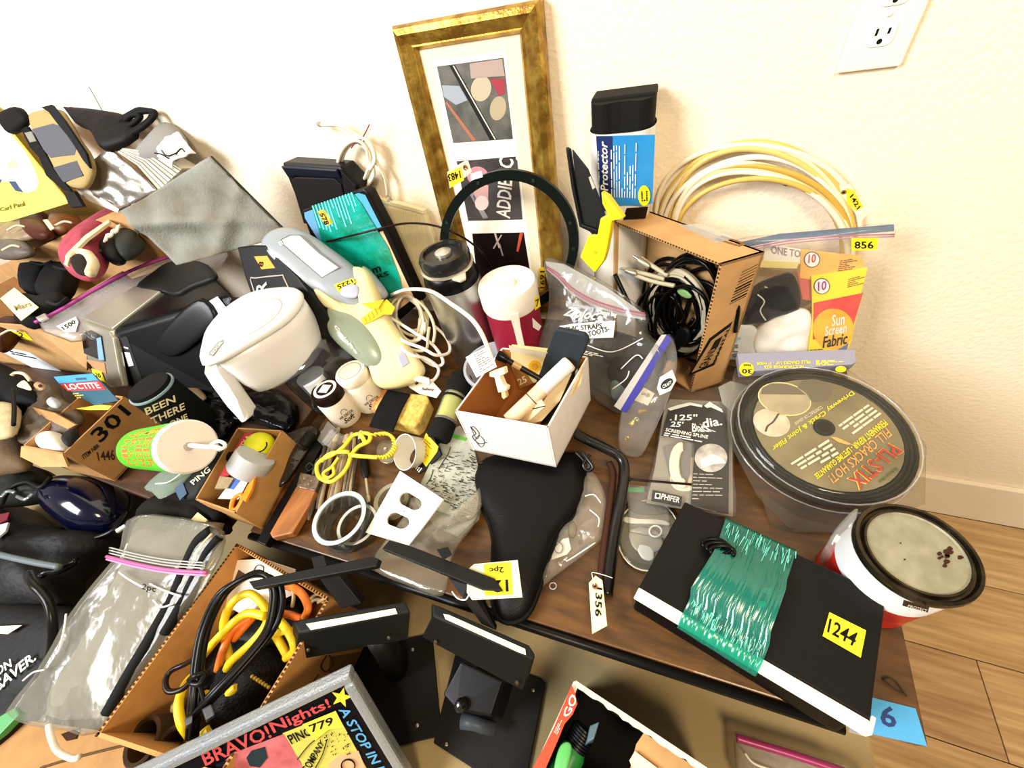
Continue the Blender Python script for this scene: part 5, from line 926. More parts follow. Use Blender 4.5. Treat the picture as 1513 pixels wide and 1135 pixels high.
# saddle cover
o = thing('saddle_cover', 'black padded bicycle saddle cover lying nose down on the table', 'saddle cover', p(780, 800)); sm_ = M('#151214', .48, bump=.2, bs=350)
SQ = [(706, 690), (740, 672), (800, 672), (850, 672), (862, 690), (864, 725), (852, 755), (835, 778), (820, 800), (806, 840), (797, 870), (785, 900), (770, 916), (750, 920), (735, 910), (727, 885), (727, 850), (729, 800), (722, 770), (710, 745), (702, 720)]
pillow('pad', [p(x, y, .012) for x, y in SQ], .03, sm_, o, k=2.4, bk=.3, amp=.004, ns=22, rings=12, sub=2, c=p(775, 770, .012))
tube('hem', [p(x, y, .014) for x, y in SQ], .004, M('#0a090a', .7), o, closed=True, sub=2, k=6)
# black steel handle with tag 1356
o = thing('steel_handle', 'bent black steel handle with flattened grip standing along the table', 'handle', p(900, 800)); hm = M('#141210', .3, coat=.3)
tube('handle_tube', pp([(852, 642, .05), (872, 652, .05), (895, 663, .045), (912, 672, .04), (921, 684, .035), (922, 705, .03), (916, 745, .025), (908, 790, .02), (901, 840, .016), (896, 880, .014)]), .009, hm, o, k=12)
tube('inner_bar', pp([(900, 684, .02), (906, 700, .02), (902, 740, .018), (894, 800, .015), (888, 850, .012), (884, 890, .01)]), .006, M('#3c2216', .45), o, k=10)
tube('thin_rod', pp([(918, 707, .03), (960, 711, .03), (1022, 716, .032)]), .002, M('#2b1c14', .4), o, k=6, sub=1); lathe('rod_nut', p(927, 708, .03), p(960, 711, .03) - p(927, 708, .03), [(.004, 0), (.004, .005)], hm, o, 8)
tube('cable_tie', pp([(860, 668, .05), (868, 678, .045), (876, 690, .04), (868, 696, .035), (862, 686, .04), (872, 672, .045)]), .003, hm, o); tube('cable_tie', pp([(850, 668, .045), (862, 680, .04), (866, 694, .03)]), .003, hm, o)
lathe('end_knob', p(868, 692, .026), (0, 0, 1), [(.006, 0), (.007, .004), (.005, .008)], M('#5a5450', .4), o, 14)
pt3 = PZ(.03); t_ = hangtag('paper_tag', 'cream tag written 1356 tied to the black steel handle', pt3, [(870, 862), (880, 851), (890, 858), (897, 925), (875, 937)], None, '1356', [(890, 870), (889, 913), (879, 911), (880, 868)], (879, 867), 4.2, str_=[(879, 866), (875, 851), (876, 847), (890, 850), (905, 855)])
# small parts bag beneath
o = thing('parts_bag', 'crumpled clear bag with key ring and white label by the saddle cover', 'bag', p(850, 810)); pp_b = PZ(.006)
slab('white_label', tq(pp_b, [(832, 797), (840, 795), (844, 812), (838, 820), (815, 828), (818, 812)], .002), .0006, WHT, o); tube('key_ring', [pp_b.at(826 + 6 * math.cos(t), 811 + 8 * math.sin(t), .004) for t in [2 * math.pi * i / 16 for i in range(16)]], .0009, M('#8a8a8a', .3, metal=.9), o, closed=True, sub=1); tube('black_band', [pp_b.at(846 + 6 * math.cos(t), 785 + 12 * math.sin(t), .005) for t in [2 * math.pi * i / 16 for i in range(16)]], .0008, INK(), o, closed=True, sub=1)
pillow('bag_film', tq(pp_b, [(866, 700), (882, 705), (896, 740), (892, 790), (884, 802), (850, 830), (820, 852), (797, 870), (800, 840), (825, 790), (850, 755)]), .014, CLEAR(body=.16, gloss=.2, bump=.6, bs=50, bodyc='#cfc6b2'), o, k=3, amp=.01, ns=40, rings=10)
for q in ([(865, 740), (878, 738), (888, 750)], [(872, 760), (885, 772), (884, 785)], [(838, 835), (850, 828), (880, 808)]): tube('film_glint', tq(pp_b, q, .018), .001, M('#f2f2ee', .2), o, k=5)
o = thing('clear_washer', 'tiny clear washer lying on the bare table beside the saddle cover', 'washer', p(818, 867)); tube('washer_ring', [p(817 + 5 * math.cos(t), 866 + 5 * math.sin(t), .002) for t in [2 * math.pi * i / 14 for i in range(14)]], .0011, CLEAR(body=.3, gloss=.4), o, closed=True, sub=1)
# ======================= LEFT SIDE =======================
o = thing('wall_card', 'pale bluish white card taped to the wall above the black brace at left', 'card', w(125, 160, .003)); slab('card', ww([(100, 136, .002), (130, 127, .002), (150, 163, .002), (124, 165, .002)]), .001, M('#ccd8d8', .6), o)
# yellow and white book cover
pyc = P3(w(0, 180, .04), w(100, 300, .13), w(0, 330, .16)); o = thing('book_cover', 'yellow and white book cover standing in the far left carton', 'book', pyc.at(40, 320))
slab('cover_board', tq(pyc, [(-60, 110), (0, 176), (50, 237), (102, 300), (50, 316), (0, 331), (-60, 350)]), .005, M('#efe462', .5), o, bevel=.001)
slab('white_area', tq(pyc, [(-60, 112), (-2, 177), (38, 224), (52, 252), (58, 270), (52, 282), (38, 285), (28, 276), (14, 268), (-60, 272)], .001), .0008, M('#f7f7ef', .5), o); slab('blue_shape', tq(pyc, [(14, 268), (24, 268), (34, 284), (24, 282)], .002), .0006, M('#3c4a6a', .5), o); slab('yellow_blob', tq(pyc, [(10, 240), (24, 236), (28, 246), (14, 250)], .002), .0006, M('#efe89a', .5), o); slab('blue_shape', tq(pyc, [(-6, 262), (4, 266), (0, 271), (-8, 270)], .002), .0006, M('#3c4a6a', .5), o)
text('Carl Paul', tq(pyc, [(0, 307), (36, 297), (38, 304), (1, 313)], .0015), M('#6a641a', .6), o)
# knee brace
pkb = P3(w(20, 170, .05), w(95, 162, .05), w(110, 280, .16)); o = thing('knee_brace', 'tan and grey padded brace with black straps leaning at far left', 'brace', pkb.at(110, 285))
pillow('pad', tq(pkb, [(47, 172), (88, 162), (106, 180), (122, 208), (138, 232), (142, 258), (128, 280), (100, 272), (82, 240), (66, 208)]), .014, M('#a8905c', .9, bump=.4, bs=300), o, k=5)
slab('grey_panel', tq(pkb, [(59, 194), (90, 186), (102, 190), (124, 222), (122, 232), (86, 236), (76, 224)], .0145), .003, M('#55565c', .9, bump=.5, bs=400), o, bevel=.001); slab('grey_panel', tq(pkb, [(90, 250), (125, 240), (134, 262), (105, 272)], .0145), .003, M('#4c4d54', .9, bump=.5, bs=400), o, bevel=.001)
pillow('strap_cap', tq(pkb, [(13, 176), (39, 162), (53, 178), (50, 190), (28, 201)], .01), .016, M('#1d1816', .8), o, k=4); slab('strap', tq(pkb, [(42, 192), (52, 190), (76, 225), (92, 255), (118, 286), (106, 284), (80, 262), (70, 236), (56, 220)], .015), .006, M('#141312', .6), o, bevel=.001)
slab('strap', tq(pkb, [(75, 163), (90, 159), (108, 182), (140, 230), (146, 252), (136, 240), (118, 210), (98, 186), (86, 170)], .017), .006, M('#1b1d20', .6), o, bevel=.001); slab('steel_buckle', tq(pkb, [(50, 200), (60, 198), (67, 212), (58, 214)], .0165), .002, M('#d6d2c4', .25, metal=.7), o)
slab('strap_end', tq(pkb, [(104, 286), (118, 284), (131, 306), (112, 308)], .012), .008, M('#2a2220', .7), o)
# black pouch
pbp = P3(w(105, 166, .03), w(195, 182, .03), w(160, 225, .10)); o = thing('black_case', 'black soft case with pointed corner leaning on the wall beside the brace', 'case', pbp.at(160, 222))
pillow('case_body', tq(pbp, [(105, 165), (125, 164), (165, 169), (200, 178), (205, 205), (175, 222), (157, 224), (147, 205), (132, 192), (120, 188)]), .02, M('#1e1615', .6, bump=.4, bs=60), o, k=4, amp=.004, sub=2); slab('glossy_edge', tq(pbp, [(106, 166), (116, 167), (134, 190), (123, 188)], .018), .003, M('#20222c', .25), o)
# folded silver sunshade
psh = P3(w(110, 266, .14), w(163, 217, .09), w(233, 281, .11)); o = thing('folded_sunshade', 'folded silver reflective sunshade with white layered edge in the back left', 'sunshade', psh.at(175, 310))
sheet('silver_face', tq(psh, [(108, 266), (161, 217), (235, 282), (176, 312)], .002), M('#bdb6ac', .3, metal=.85, bump=.35, bs=50), o, 14, 14, amp=.009, ns=40, th=.004)
for i in range(8):
    a0, a1 = V((162 + 2.2 * i, 217 + .2 * i)), V((162 + 2.2 * (i + .72), 217 + .2 * (i + .72))); b0, b1 = V((235 + 4.6 * i, 281 - 4.2 * i)), V((235 + 4.6 * (i + .72), 281 - 4.2 * (i + .72)))
    mid = V((12 + i * 1.6, -13 - i * .9)); m0, m1 = (a0 + b0) / 2 + mid * .35, (a1 + b1) / 2 + mid * .35
    slab('fold_layer', tq(psh, [tuple(a0), tuple(m0), tuple(b0), tuple(b1), tuple(m1), tuple(a1)], .001 * (i % 2)), .05, M('#e9e3d2' if i % 2 else '#bdb6a6', .7), o)
slab('white_hem', tq(psh, [(103, 268), (110, 266), (178, 309), (176, 314), (128, 294)], .004), .003, M('#e6e2d6', .6), o)
# second sunshade with strap
ps2 = P3(w(215, 215, .05), w(300, 235, .05), w(260, 260, .09)); o = thing('rolled_sunshade', 'rolled grey sunshade with torn white foil end and black webbing', 'sunshade', ps2.at(255, 262))
pillow('grey_roll', tq(ps2, [(205, 228), (225, 205), (250, 182), (272, 200), (278, 218), (262, 238), (238, 242), (212, 240)]), .03, M('#86837f', .8), o, k=2, sub=3)
sheet('foil_end', tq(ps2, [(243, 236), (274, 201), (299, 232), (268, 256)], .02), M('#e9e8e2', .4, bump=.8, bs=90), o, amp=.008, ns=40, th=.003, fn=lambda s, t: .012 * math.sin(3.14 * s))
for q in ([(252, 238), (262, 240), (272, 246)], [(262, 234), (270, 242), (283, 238)], [(282, 240), (290, 232), (295, 236)]): tube('torn_crease', tq(ps2, q, .036), .0016, M('#2a2520', .6), o, k=5)
for q in ([(170, 216), (185, 200), (205, 186), (225, 178), (245, 176), (248, 182), (232, 198), (205, 214), (195, 218), (178, 212), (190, 196)], [(178, 212), (196, 192), (218, 178), (230, 174), (244, 178), (240, 190), (215, 206), (192, 216)], [(205, 190), (215, 182), (228, 182), (220, 192), (208, 198)]): tube('webbing', tq(ps2, q, .03), .006, M('#131214', .7), o, sub=4, k=6)
# grey cloth
pcl = P3(w(178, 312, .24), w(312, 232, .10), w(425, 345, .12)); o = thing('grey_cloth', 'stained grey suede like cloth draped over the back left carton', 'cloth', pcl.at(300, 385))
CQ = tq(pcl, [(178, 312), (312, 232), (428, 348), (262, 392)])
sheet('cloth', CQ, M('#92948f', .95, c2='#6a6450', scale=8, bump=.4, bs=200), o, 40, 40, amp=.012, ns=11, th=.003, fn=lambda s_, t_: .018 * math.exp(-((t_ - .25 - .55 * s_) / .12) ** 2) * (1 - .4 * s_) + .012 * math.exp(-((t_ + s_ - 1.35) / .1) ** 2) + .01 * math.sin(9 * s_ - 5 * t_) * t_)
tube('dark_hem', [CQ[1], CQ[1] + (CQ[2] - CQ[1]) * .5, CQ[2]], .0035, M('#3a3a30', .9), o)
# big shoe carton
A = p(40, 482, .2); B = p(226, 374, .2); lft = V((-.55, -.03, 0)); o = thing('shoe_carton', 'large open brown carton of old shoes and gloves at the far left', 'carton', dn((A + B) / 2 + lft * .5, 0)); rim = [A, B, B + lft, A + lft]; openbox(o, rim, [dn(q, .002) for q in rim], .005, CARD)
plA = P3(A, B, dn(A, .0)); text('TOST. GUERRERO YEL', tq(plA, [(142, 432), (232, 376), (236, 384), (150, 440)], .0012), M('#4a3218', .8), o)
for q in ([(133, 437), (218, 375), (219, 376), (134, 438.5)], [(160, 448), (240, 398), (240.5, 399), (161, 449)], [(116, 449), (128, 440), (129, 442), (117, 451)]): slab('print_rule', tq(plA, q, .001), .0003, M('#5a3f20', .8), o)
plB = P3(A, A + lft, dn(A, 0)); sticker(plB, [(15, 487), (38, 491), (50, 503), (28, 500)], M('#f3dc1e', .6), o, '2', [(28, 490), (34, 492), (36, 499), (30, 498)])
slab('shipping_label', tq(plB, [(0, 511), (45, 521), (92, 549), (60, 549), (0, 518)], .001), .0006, M('#dfe5ea', .6), o); lines(plB, [(14, 517), (48, 524), (56, 531), (20, 524)], 2, INK(), o, lift=.002)
E_, F_ = w(-40, 412, .26), w(190, 302, .14); slab('raised_flap', [E_, F_, F_ - V((0, 0, .17)), E_ - V((0, 0, .17))], .005, CARD, o)
slab('end_flap', [A, A + V((0, 0, -.002)), p(128, 496, .17), p(128, 548, .06), dn(A, .03)], .004, CARD, o)
# shoes
tag(box('storage_carton', (-2.35, .615, T), (-1.5, .745, T + .305), CARD, None, bevel=.002), 'closed brown carton behind the shoe carton with worn shoes on top', 'carton')
for i, (q, c, lab, h_) in enumerate((([(-20, 338), (15, 322), (45, 318), (70, 322), (60, 345), (25, 356), (-20, 360)], '#8f7a5e', 'tan worn shoe upper at the back of the shoe carton', .33), ([(33, 335), (48, 318), (70, 317), (80, 330), (78, 345), (60, 352), (42, 348)], '#4a2218', 'dark red brown shoe with pale clasp in the shoe carton', .335), ([(80, 325), (95, 322), (118, 322), (105, 335), (90, 342), (78, 342)], '#7a4a22', 'brown leather shoe heel beside the raised carton flap', .33), ([(-10, 362), (15, 352), (40, 358), (50, 372), (20, 380), (-10, 378)], '#5f554e', 'grey brown shoe sole low at the left of the shoe carton', .31), ([(0, 520), (-10, 490), (20, 470), (40, 480), (20, 500)], '#3a150f', 'very dark red shoe beneath the black gloves', .16))):
    t_ = thing('worn_shoe', lab, 'shoe', p(q[0][0] + 20, q[0][1], h_ - .05)); pillow('upper', [p(x, y, h_) for x, y in q], .03, M(c, .5, var=.2, scale=30), t_, k=2.2, bk=.8, sub=3)
    if i == 1: slab('buckle_or_glint', [p(x, y, h_ + .032) for x, y in ((63, 325), (70, 324), (80, 337), (74, 340))], .002, M('#d6cdb4', .35), t_)
    else: cxs = sum(x for x, y in q) / len(q); cys = sum(y for x, y in q) / len(q); tube('lace', [p(cxs - 14, cys + 3, h_ + .03), p(cxs, cys - 4, h_ + .034), p(cxs + 12, cys - 2, h_ + .028)], .003, M('#c9b898', .7), t_)
o = thing('red_sneaker', 'faded red sneaker with white stripes and cream lining in the shoe carton', 'shoe', p(135, 370, .28)); pillow('upper', [p(x, y, .31) for x, y in ((95, 392), (100, 374), (125, 350), (160, 326), (186, 312), (190, 330), (172, 352), (155, 372), (148, 395), (135, 412), (112, 410))], .05, M('#b23a4c', .8, c2='#8f2f42', scale=40), o, k=2.2, bk=.6)
for x in (152, 160, 168): slab('stripe', [p(a, b, .365) for a, b in ((x, 357 - (x - 152) * .8), (x + 5, 354 - (x - 152) * .8), (x + 9, 344 - (x - 152) * .8), (x + 4, 346 - (x - 152) * .8))], .003, M('#e9dfc4', .7), o)
tube('collar', [p(x, y, .352) for x, y in ((104, 382), (116, 374), (130, 376), (138, 390), (134, 404))], .01, M('#d9c7a0', .8), o); pillow('opening', [p(x, y, .348) for x, y in ((106, 384), (118, 376), (130, 380), (135, 395), (128, 408), (112, 402))], .012, M('#2a201a', .9), o)
slab('welt', [p(x, y, .356) for x, y in ((94, 390), (99, 374), (125, 348), (160, 324), (162, 328), (128, 353), (104, 377), (99, 392))], .006, M('#e3cfa6', .7), o)
for i, (q, lab) in enumerate((([(36, 404), (46, 387), (77, 386), (74, 405), (58, 440), (38, 432)], 'left black padded glove in the shoe carton'), ([(60, 432), (80, 394), (110, 396), (108, 418), (95, 438), (70, 443)], 'right black padded glove in the shoe carton'), ([(35, 440), (70, 446), (100, 440), (95, 460), (40, 482), (30, 470)], 'black crumpled glove lowest in the shoe carton'))):
    t_ = thing('black_glove', lab, 'glove', p(q[0][0] + 20, q[0][1], .16), 'black gloves in the shoe carton'); pillow('palm', [p(x, y, .22) for x, y in q], .03, M('#19191b', .85, bump=.4, bs=250), t_, k=4, bk=.8, sub=2); tube('cuff_seam', [p(x, y, .25) for x, y in (q[1], ((q[1][0] + q[2][0]) / 2, q[1][1] + 4), q[2])], .004, M('#2c2c2e', .8), t_)
for i, q in enumerate(([(148, 372), (160, 356), (178, 350), (182, 380), (165, 388)], [(176, 352), (190, 330), (205, 345), (210, 360), (182, 382)])):
    t_ = thing('dark_sole', ['round black shoe toe right of the red sneaker', 'dark green grey shoe tongue right of the red sneaker'][i], 'shoe', p(*q[0], .27)); pillow('toe', [p(x, y, .30) for x, y in q], .03, M(['#1c1c1d', '#30352f'][i], .6), t_, k=2.5, bk=.8); tube('edge_trim', [p(x, y, .322) for x, y in q[:3]], .003, M('#3a3a3a', .6), t_)
pt4 = PZ(.255); o = thing('paper_tag', 'blank looking cream tag with faint handwriting on the black gloves', 'tag', pt4.at(25, 450)); slab('card', tq(pt4, [(0, 441), (21, 425), (57, 454), (31, 474)]), .001, M('#eedfae', .8), o); text('Mars', tq(pt4, [(20, 452), (44, 446), (48, 452), (24, 460)], .001), M('#8a7a4a', .8), o)
# purple seal bag
pzb = P3(p(62, 480, .215), p(240, 385, .235), p(125, 500, .17)); o = thing('purple_zip_bag', 'clear zip bag with purple seal lying along the side of the shoe carton', 'bag', pzb.at(140, 470))
pillow('bag_film', tq(pzb, [(60, 478), (150, 430), (240, 388), (330, 362), (326, 400), (250, 420), (160, 460), (126, 505), (90, 500)], .004), .01, CLEAR(body=.25, gloss=.2, bump=.6, bs=50, bodyc='#d5d0cc'), o, k=4, amp=.006, sub=2)
tube('purple_seal', tq(pzb, [(60, 480), (100, 460), (150, 430), (200, 404), (250, 385), (290, 374), (328, 366)], .014), .0045, M('#a83a8a', .35), o); slab('slider', tq(pzb, [(64, 474), (77, 468), (81, 475), (70, 480)], .02), .006, M('#e6e6ea', .4), o)
slab('white_patch', tq(pzb, [(92, 486), (120, 472), (124, 480), (120, 494), (104, 494)], .016), .0006, WHT, o); text('1500', tq(pzb, [(99, 487), (118, 476), (121, 482), (104, 492)], .0172), INK(), o)
# pod machine
o = thing('pod_machine', 'black coffee machine with silver front and dark window tipped back on the side table', 'coffee machine', p(230, 560, .02))
a, b, i_ = p(123, 472, .20), p(168, 488, .20), p(252, 388, .245); ptop = P3(a, b, i_); g = ptop.at(346, 436); a2, b2, g2, i2 = p(146, 556, .09), p(215, 588, .05), p(335, 590, .02), p(262, 545, .02)
hexa('body', [a + (i_ - a) * .03, b + (g - b) * .01, g, ptop.at(300, 388), i_], [a2 + (i2 - a2) * .03, b2, g2, p(310, 560, .02), i2], M('#0d0d0f', .3), o, bevel=.015, seg=4)
pillow('top_cover', tq(ptop, [(203, 426), (228, 404), (252, 389), (285, 386), (308, 392), (322, 408), (308, 418), (285, 426), (262, 438), (240, 432)], -.001), .012, M('#2a2b28', .5), o, k=4, bk=.5, sub=3)
st_ = ptop.at(203, 424, .006); st2 = ptop.at(240, 432, .006); sil = M('#c9c2b0', .3, metal=.75)
hexa('silver_top', [a + V((0, 0, .006)), st_, st2, b + V((0, 0, .006))], [a - V((0, 0, .01)), st_ - V((0, 0, .012)), st2 - V((0, 0, .012)), b - V((0, 0, .01))], sil, o, bevel=.004)
pfr = P3(a, b, p(182, 572, .09)); slab('silver_front', tq(pfr, [(122, 473), (166, 489), (172, 500), (185, 571), (168, 572), (147, 556), (133, 530)], .006), .014, sil, o, bevel=.004)
slab('dark_window', tq(pfr, [(126, 492), (140, 488), (156, 496), (161, 534), (145, 528), (130, 522)], .008), .002, M('#1a1512', .1, coat=.8), o, bevel=.001); slab('window_edge', tq(pfr, [(150, 500), (156, 498), (161, 532), (153, 531)], .0095), .001, M('#7fa9d4', .2), o); slab('copper_plate', tq(pfr, [(131, 530), (160, 536), (163, 552), (148, 546)], .008), .001, M('#dcab7c', .3, metal=.4), o)
sticker(pfr, [(142, 544), (156, 548), (162, 564), (146, 558)], M('#f3e31e', .6), o, '20', [(147, 550), (155, 551), (157, 558), (148, 556)], lift=.009)
psd = P3(b, g, b2); slab('side_button', tq(psd, [(184, 520), (192, 521), (198, 540), (190, 542)], .001), .002, M('#d5d6d4', .3), o, bevel=.0008); slab('led_bar', tq(psd, [(183, 512), (190, 514), (190, 516), (184, 514)], .001), .001, M('#f2f2f2', .3), o); slab('side_trim', tq(psd, [(176, 494), (188, 498), (214, 572), (200, 572)], .0006), .001, M('#2c2c2d', .4), o)
slab('white_label', tq(psd, [(308, 446), (322, 438), (338, 458), (326, 467)], .002), .001, M('#d9e6ee', .4), o); pillow('water_tank', tq(psd, [(235, 505), (260, 470), (300, 440), (325, 470), (300, 500), (265, 525), (245, 524)], .002), .008, M('#1c1d1f', .25), o, k=5)
# black case with framed letter
prc = P3(w(350, 366, .22), w(430, 372, .22), w(440, 470, .3)); o = thing('lettered_case', 'black case with orange sticker 8 and framed letter R behind the pitcher', 'case', prc.at(420, 490))
slab('case_front', tq(prc, [(350, 365), (372, 362), (392, 362), (440, 410), (486, 470), (500, 500), (430, 500), (380, 460), (362, 410)]), .05, M('#14120f', .45), o, bevel=.004); slab('glow_sticker', tq(prc, [(376, 379), (395, 378), (407, 396), (387, 398)], .001), .0007, M('#f29a1a', .6), o); text('8', tq(prc, [(382, 394), (384, 386), (391, 387), (389, 395)], .002), INK(), o)
tube('letter_frame', tq(prc, [(371, 413), (378, 411), (415, 407), (420, 410), (432, 438), (428, 442), (388, 446), (382, 444)], .001), .0018, M('#a8a39b', .5), o, closed=True, sub=2, k=5); text('R', tq(prc, [(380, 434), (378, 417), (394, 416), (398, 432)], .0015), M('#b9b4aa', .5), o)
# black plastic sheet heap
o = thing('black_plastic', 'heap of glossy black plastic sheeting under the pitcher and pod machine', 'plastic'  , p(320, 620)); pillow('sheeting', [p(x, y, .004) for x, y in ((215, 600), (250, 560), (310, 545), (345, 590), (400, 575), (440, 600), (430, 640), (400, 632), (350, 625), (330, 655), (280, 650), (240, 630))], .035, M('#0d0c0e', .15, bump=.8, bs=40), o, k=2, amp=.014, ns=30, sub=2, rings=10); tube('sheet_edge', [p(x, y, .035) for x, y in ((285, 640), (305, 625), (330, 618))], .0015, M('#3a3a3c', .2), o)
o = thing('smoky_film', 'smoky translucent plastic film hanging by the black bar at the table end', 'film', p(430, 680)); pillow('film', [p(x, y, .012) for x, y in ((398, 660), (425, 640), (462, 628), (470, 640), (440, 690), (415, 720), (400, 712))], .012, CLEAR('#8a8078', .3, .25, .1, bump=.5, bodyc='#4a4038'), o, amp=.006, sub=2)
pillow('brown_patch', [p(x, y, .05) for x, y in ((250, 572), (275, 556), (296, 575), (305, 590), (275, 600), (258, 590))], .008, M('#6b5a3c', .6), bpy.data.objects['black_plastic'])
# glue pack
plk = P3(p(80, 556, .15), p(140, 553, .15), p(150, 600, .11)); o = thing('glue_pack', 'blue and red hanging glue card lying in the small numbered carton', 'package', plk.at(130, 590))
slab('card', tq(plk, [(80, 557), (137, 552), (148, 563), (175, 592), (140, 599), (108, 581)]), .002, M('#0f4c60', .4), o); slab('blue_header', tq(plk, [(80, 557), (137, 552), (146, 562), (88, 567)], .001), .0006, M('#3a8fd4', .4), o); slab('red_band', tq(plk, [(89, 568), (147, 563), (157, 576), (101, 578)], .001), .0006, M('#d8252c', .4), o); text('LOCTITE', tq(plk, [(96, 568), (145, 565), (151, 574), (102, 576)], .002), WHT, o); slab('hang_hole', tq(plk, [(112, 559), (127, 558), (129, 561), (114, 562)], .0018), .0005, M('#2a3a5a', .5), o)
slab('yellow_patch', tq(plk, [(112, 604), (150, 598), (166, 600), (160, 606), (130, 606)], .001), .0008, M('#e3cf2a', .5), o); lines(plk, [(108, 581), (120, 580), (130, 588), (116, 590)], 3, M('#c9b23a', .5), o, lift=.0016)
# carton 301
R1, R2, R3 = p(184, 586, .12), p(93, 672, .12), p(32, 660, .12); R4 = R1 + (R3 - R2); rim = [R1, R2, R3, R4]; o = thing('numbered_carton', 'small open carton printed 301 and handwritten 1446 at the left', 'carton', dn(sum(rim, V()) / 4, 0)); openbox(o, rim, [dn(q, .002) for q in rim], .004, CARD2)
pln = P3(R1, R2, dn(R1, 0)); text('301', tq(pln, [(131, 641), (177, 597), (194, 611), (149, 655)], .001), INK(), o); text('ITEM NBR', tq(pln, [(120, 673), (144, 655), (147, 660), (124, 679)], .001), INK(), o); text('1446', tq(pln, [(142, 668), (168, 664), (170, 680), (145, 681)], .001), M('#3a2a18', .8), o)
slab('torn_flap', [R2 + V((0, 0, .001)), R3 + V((0, 0, .001)), p(30, 675, .10), p(60, 690, .085), p(100, 690, .09)], .004, CARD, o)
slab('inner_flap', [p(48, 602, .13), p(80, 610, .135), p(112, 628, .13), p(100, 634, .12), p(60, 615, .12)], .003, CARD2, o)
for nm, lab, q, c, h_, th_ in (('plastic_stopper', 'round white plastic knob in the carton printed 301', [(62, 654), (75, 643), (92, 642), (103, 656), (98, 668), (80, 671), (66, 666)], '#f1efe8', .1, .03), ('suede_cloth', 'brown suede cloth bunched at the back of the carton printed 301', [(40, 610), (60, 575), (85, 570), (95, 590), (110, 600), (125, 620), (100, 640), (60, 650), (30, 655)], '#4d3e2b', .1, .022), ('black_clip', 'dark grey clip beside the white knob', [(95, 648), (112, 634), (115, 645), (105, 660), (98, 658)], '#2b2928', .12, .014), ('grey_stopper', 'small pale grey knob wrapped in the suede cloth', [(72, 596), (80, 588), (90, 595), (86, 602), (76, 602)], '#a9adad', .145, .012)):
    t_ = thing(nm, lab, {'plastic_stopper': 'knob', 'grey_stopper': 'knob'}.get(nm, nm.split('_')[1]), p(*q[0], h_ - .03)); pillow('main_body', [p(x, y, h_) for x, y in q], th_, M(c, .6, var=.1, bump=.3, bs=150), t_, k=2.2, bk=.6, amp=.02 if 'cloth' in nm else 0, ns=38, rings=12, sub=3)
# left edge odds
for nm, lab, cat, q, c, h_, th_ in (('black_jacket', 'black fabric heap at the left edge under the shipping label', 'fabric', [(-20, 540), (20, 545), (60, 575), (70, 600), (30, 610), (20, 640), (-20, 620)], '#141315', .1, .05), ('tan_cloth', 'pale tan cloth fold at the left edge', 'cloth', [(-20, 600), (10, 595), (30, 605), (24, 640), (0, 650), (-20, 650)], '#b9a880', .13, .02), ('brown_rag', 'dark brown rag hanging below the tan cloth at the left edge', 'rag', [(-20, 655), (15, 640), (38, 655), (45, 690), (10, 700), (-20, 700)], '#5c4628', .06, .03), ('wooden_bead', 'small wooden ring knob on the black fabric at far left', 'knob', [(51, 571), (58, 565), (67, 569), (66, 575), (56, 577)], '#a98560', .16, .008), ('cream_tag', 'small cream tag on the black fabric at far left', 'tag', [(25, 570), (36, 562), (46, 573), (45, 577), (34, 574)], '#efe6b8', .17, .003)):
    t_ = thing(nm, lab, cat, p(q[2][0], q[2][1], h_ - .04)); pillow('main_body', [p(x, y, h_) for x, y in q], th_, M(c, .8, var=.12, bump=.3, bs=150), t_, k=2.2, bk=.6, amp=.008 if th_ > .02 else 0, sub=3)
    if nm == 'wooden_bead': pillow('knob_hole', [p(x, y, h_ + .0075) for x, y in ((56, 570), (60, 568), (62, 570), (59, 573))], .002, M('#3a2414', .8), t_)
    if nm == 'black_jacket': tube('piping', [p(x, y, h_ + .05) for x, y in ((18, 575), (21, 600), (20, 628))], .004, M('#0b0b0c', .5), t_); tube('drawstring', [p(x, y, h_ + .055) for x, y in ((17, 555), (24, 551), (36, 553), (44, 562))], .004, M('#d9c9a4', .7), t_)
# can cooler
c, r = vcyl(221, 572, .17, 23); c0 = dn(c, .002); o = thing('can_cooler', 'black can cooler printed BEEN THERE standing behind the green tumbler', 'can cooler', c0); lathe('cooler_body', c0, (0, 0, 1), [(r * .95, 0), (r, .01), (r, .15), (r * .97, .16)], M('#1b1c1f', .5), o, 32); lathe('pale_rim', c0, (0, 0, 1), [(r * .97, .158), (r * 1.01, .16), (r * 1.01, .164), (r * .9, .164)], M('#8fa3ae', .35), o, 32, cap=False); lathe('lid', c0, (0, 0, 1), [(r * .95, .16), (r * .9, .172), (r * .5, .174), (.001, .174)], M('#0e0e0f', .6), o, 32)
dv = V((.75, -.66, 0)); pcc = Pl(c0 + dv * r * 1.01, dv + V((0, 0, .001)))
for s_, q in (('BEEN', [(213, 603), (258, 583), (260, 593), (217, 613)]), ('THERE', [(222, 617), (272, 594), (274, 604), (226, 627)]), ('DONE', [(240, 627), (276, 610), (278, 618), (243, 636)])): text(s_, tq(pcc, q, .002), M('#d8c49a', .5), o)
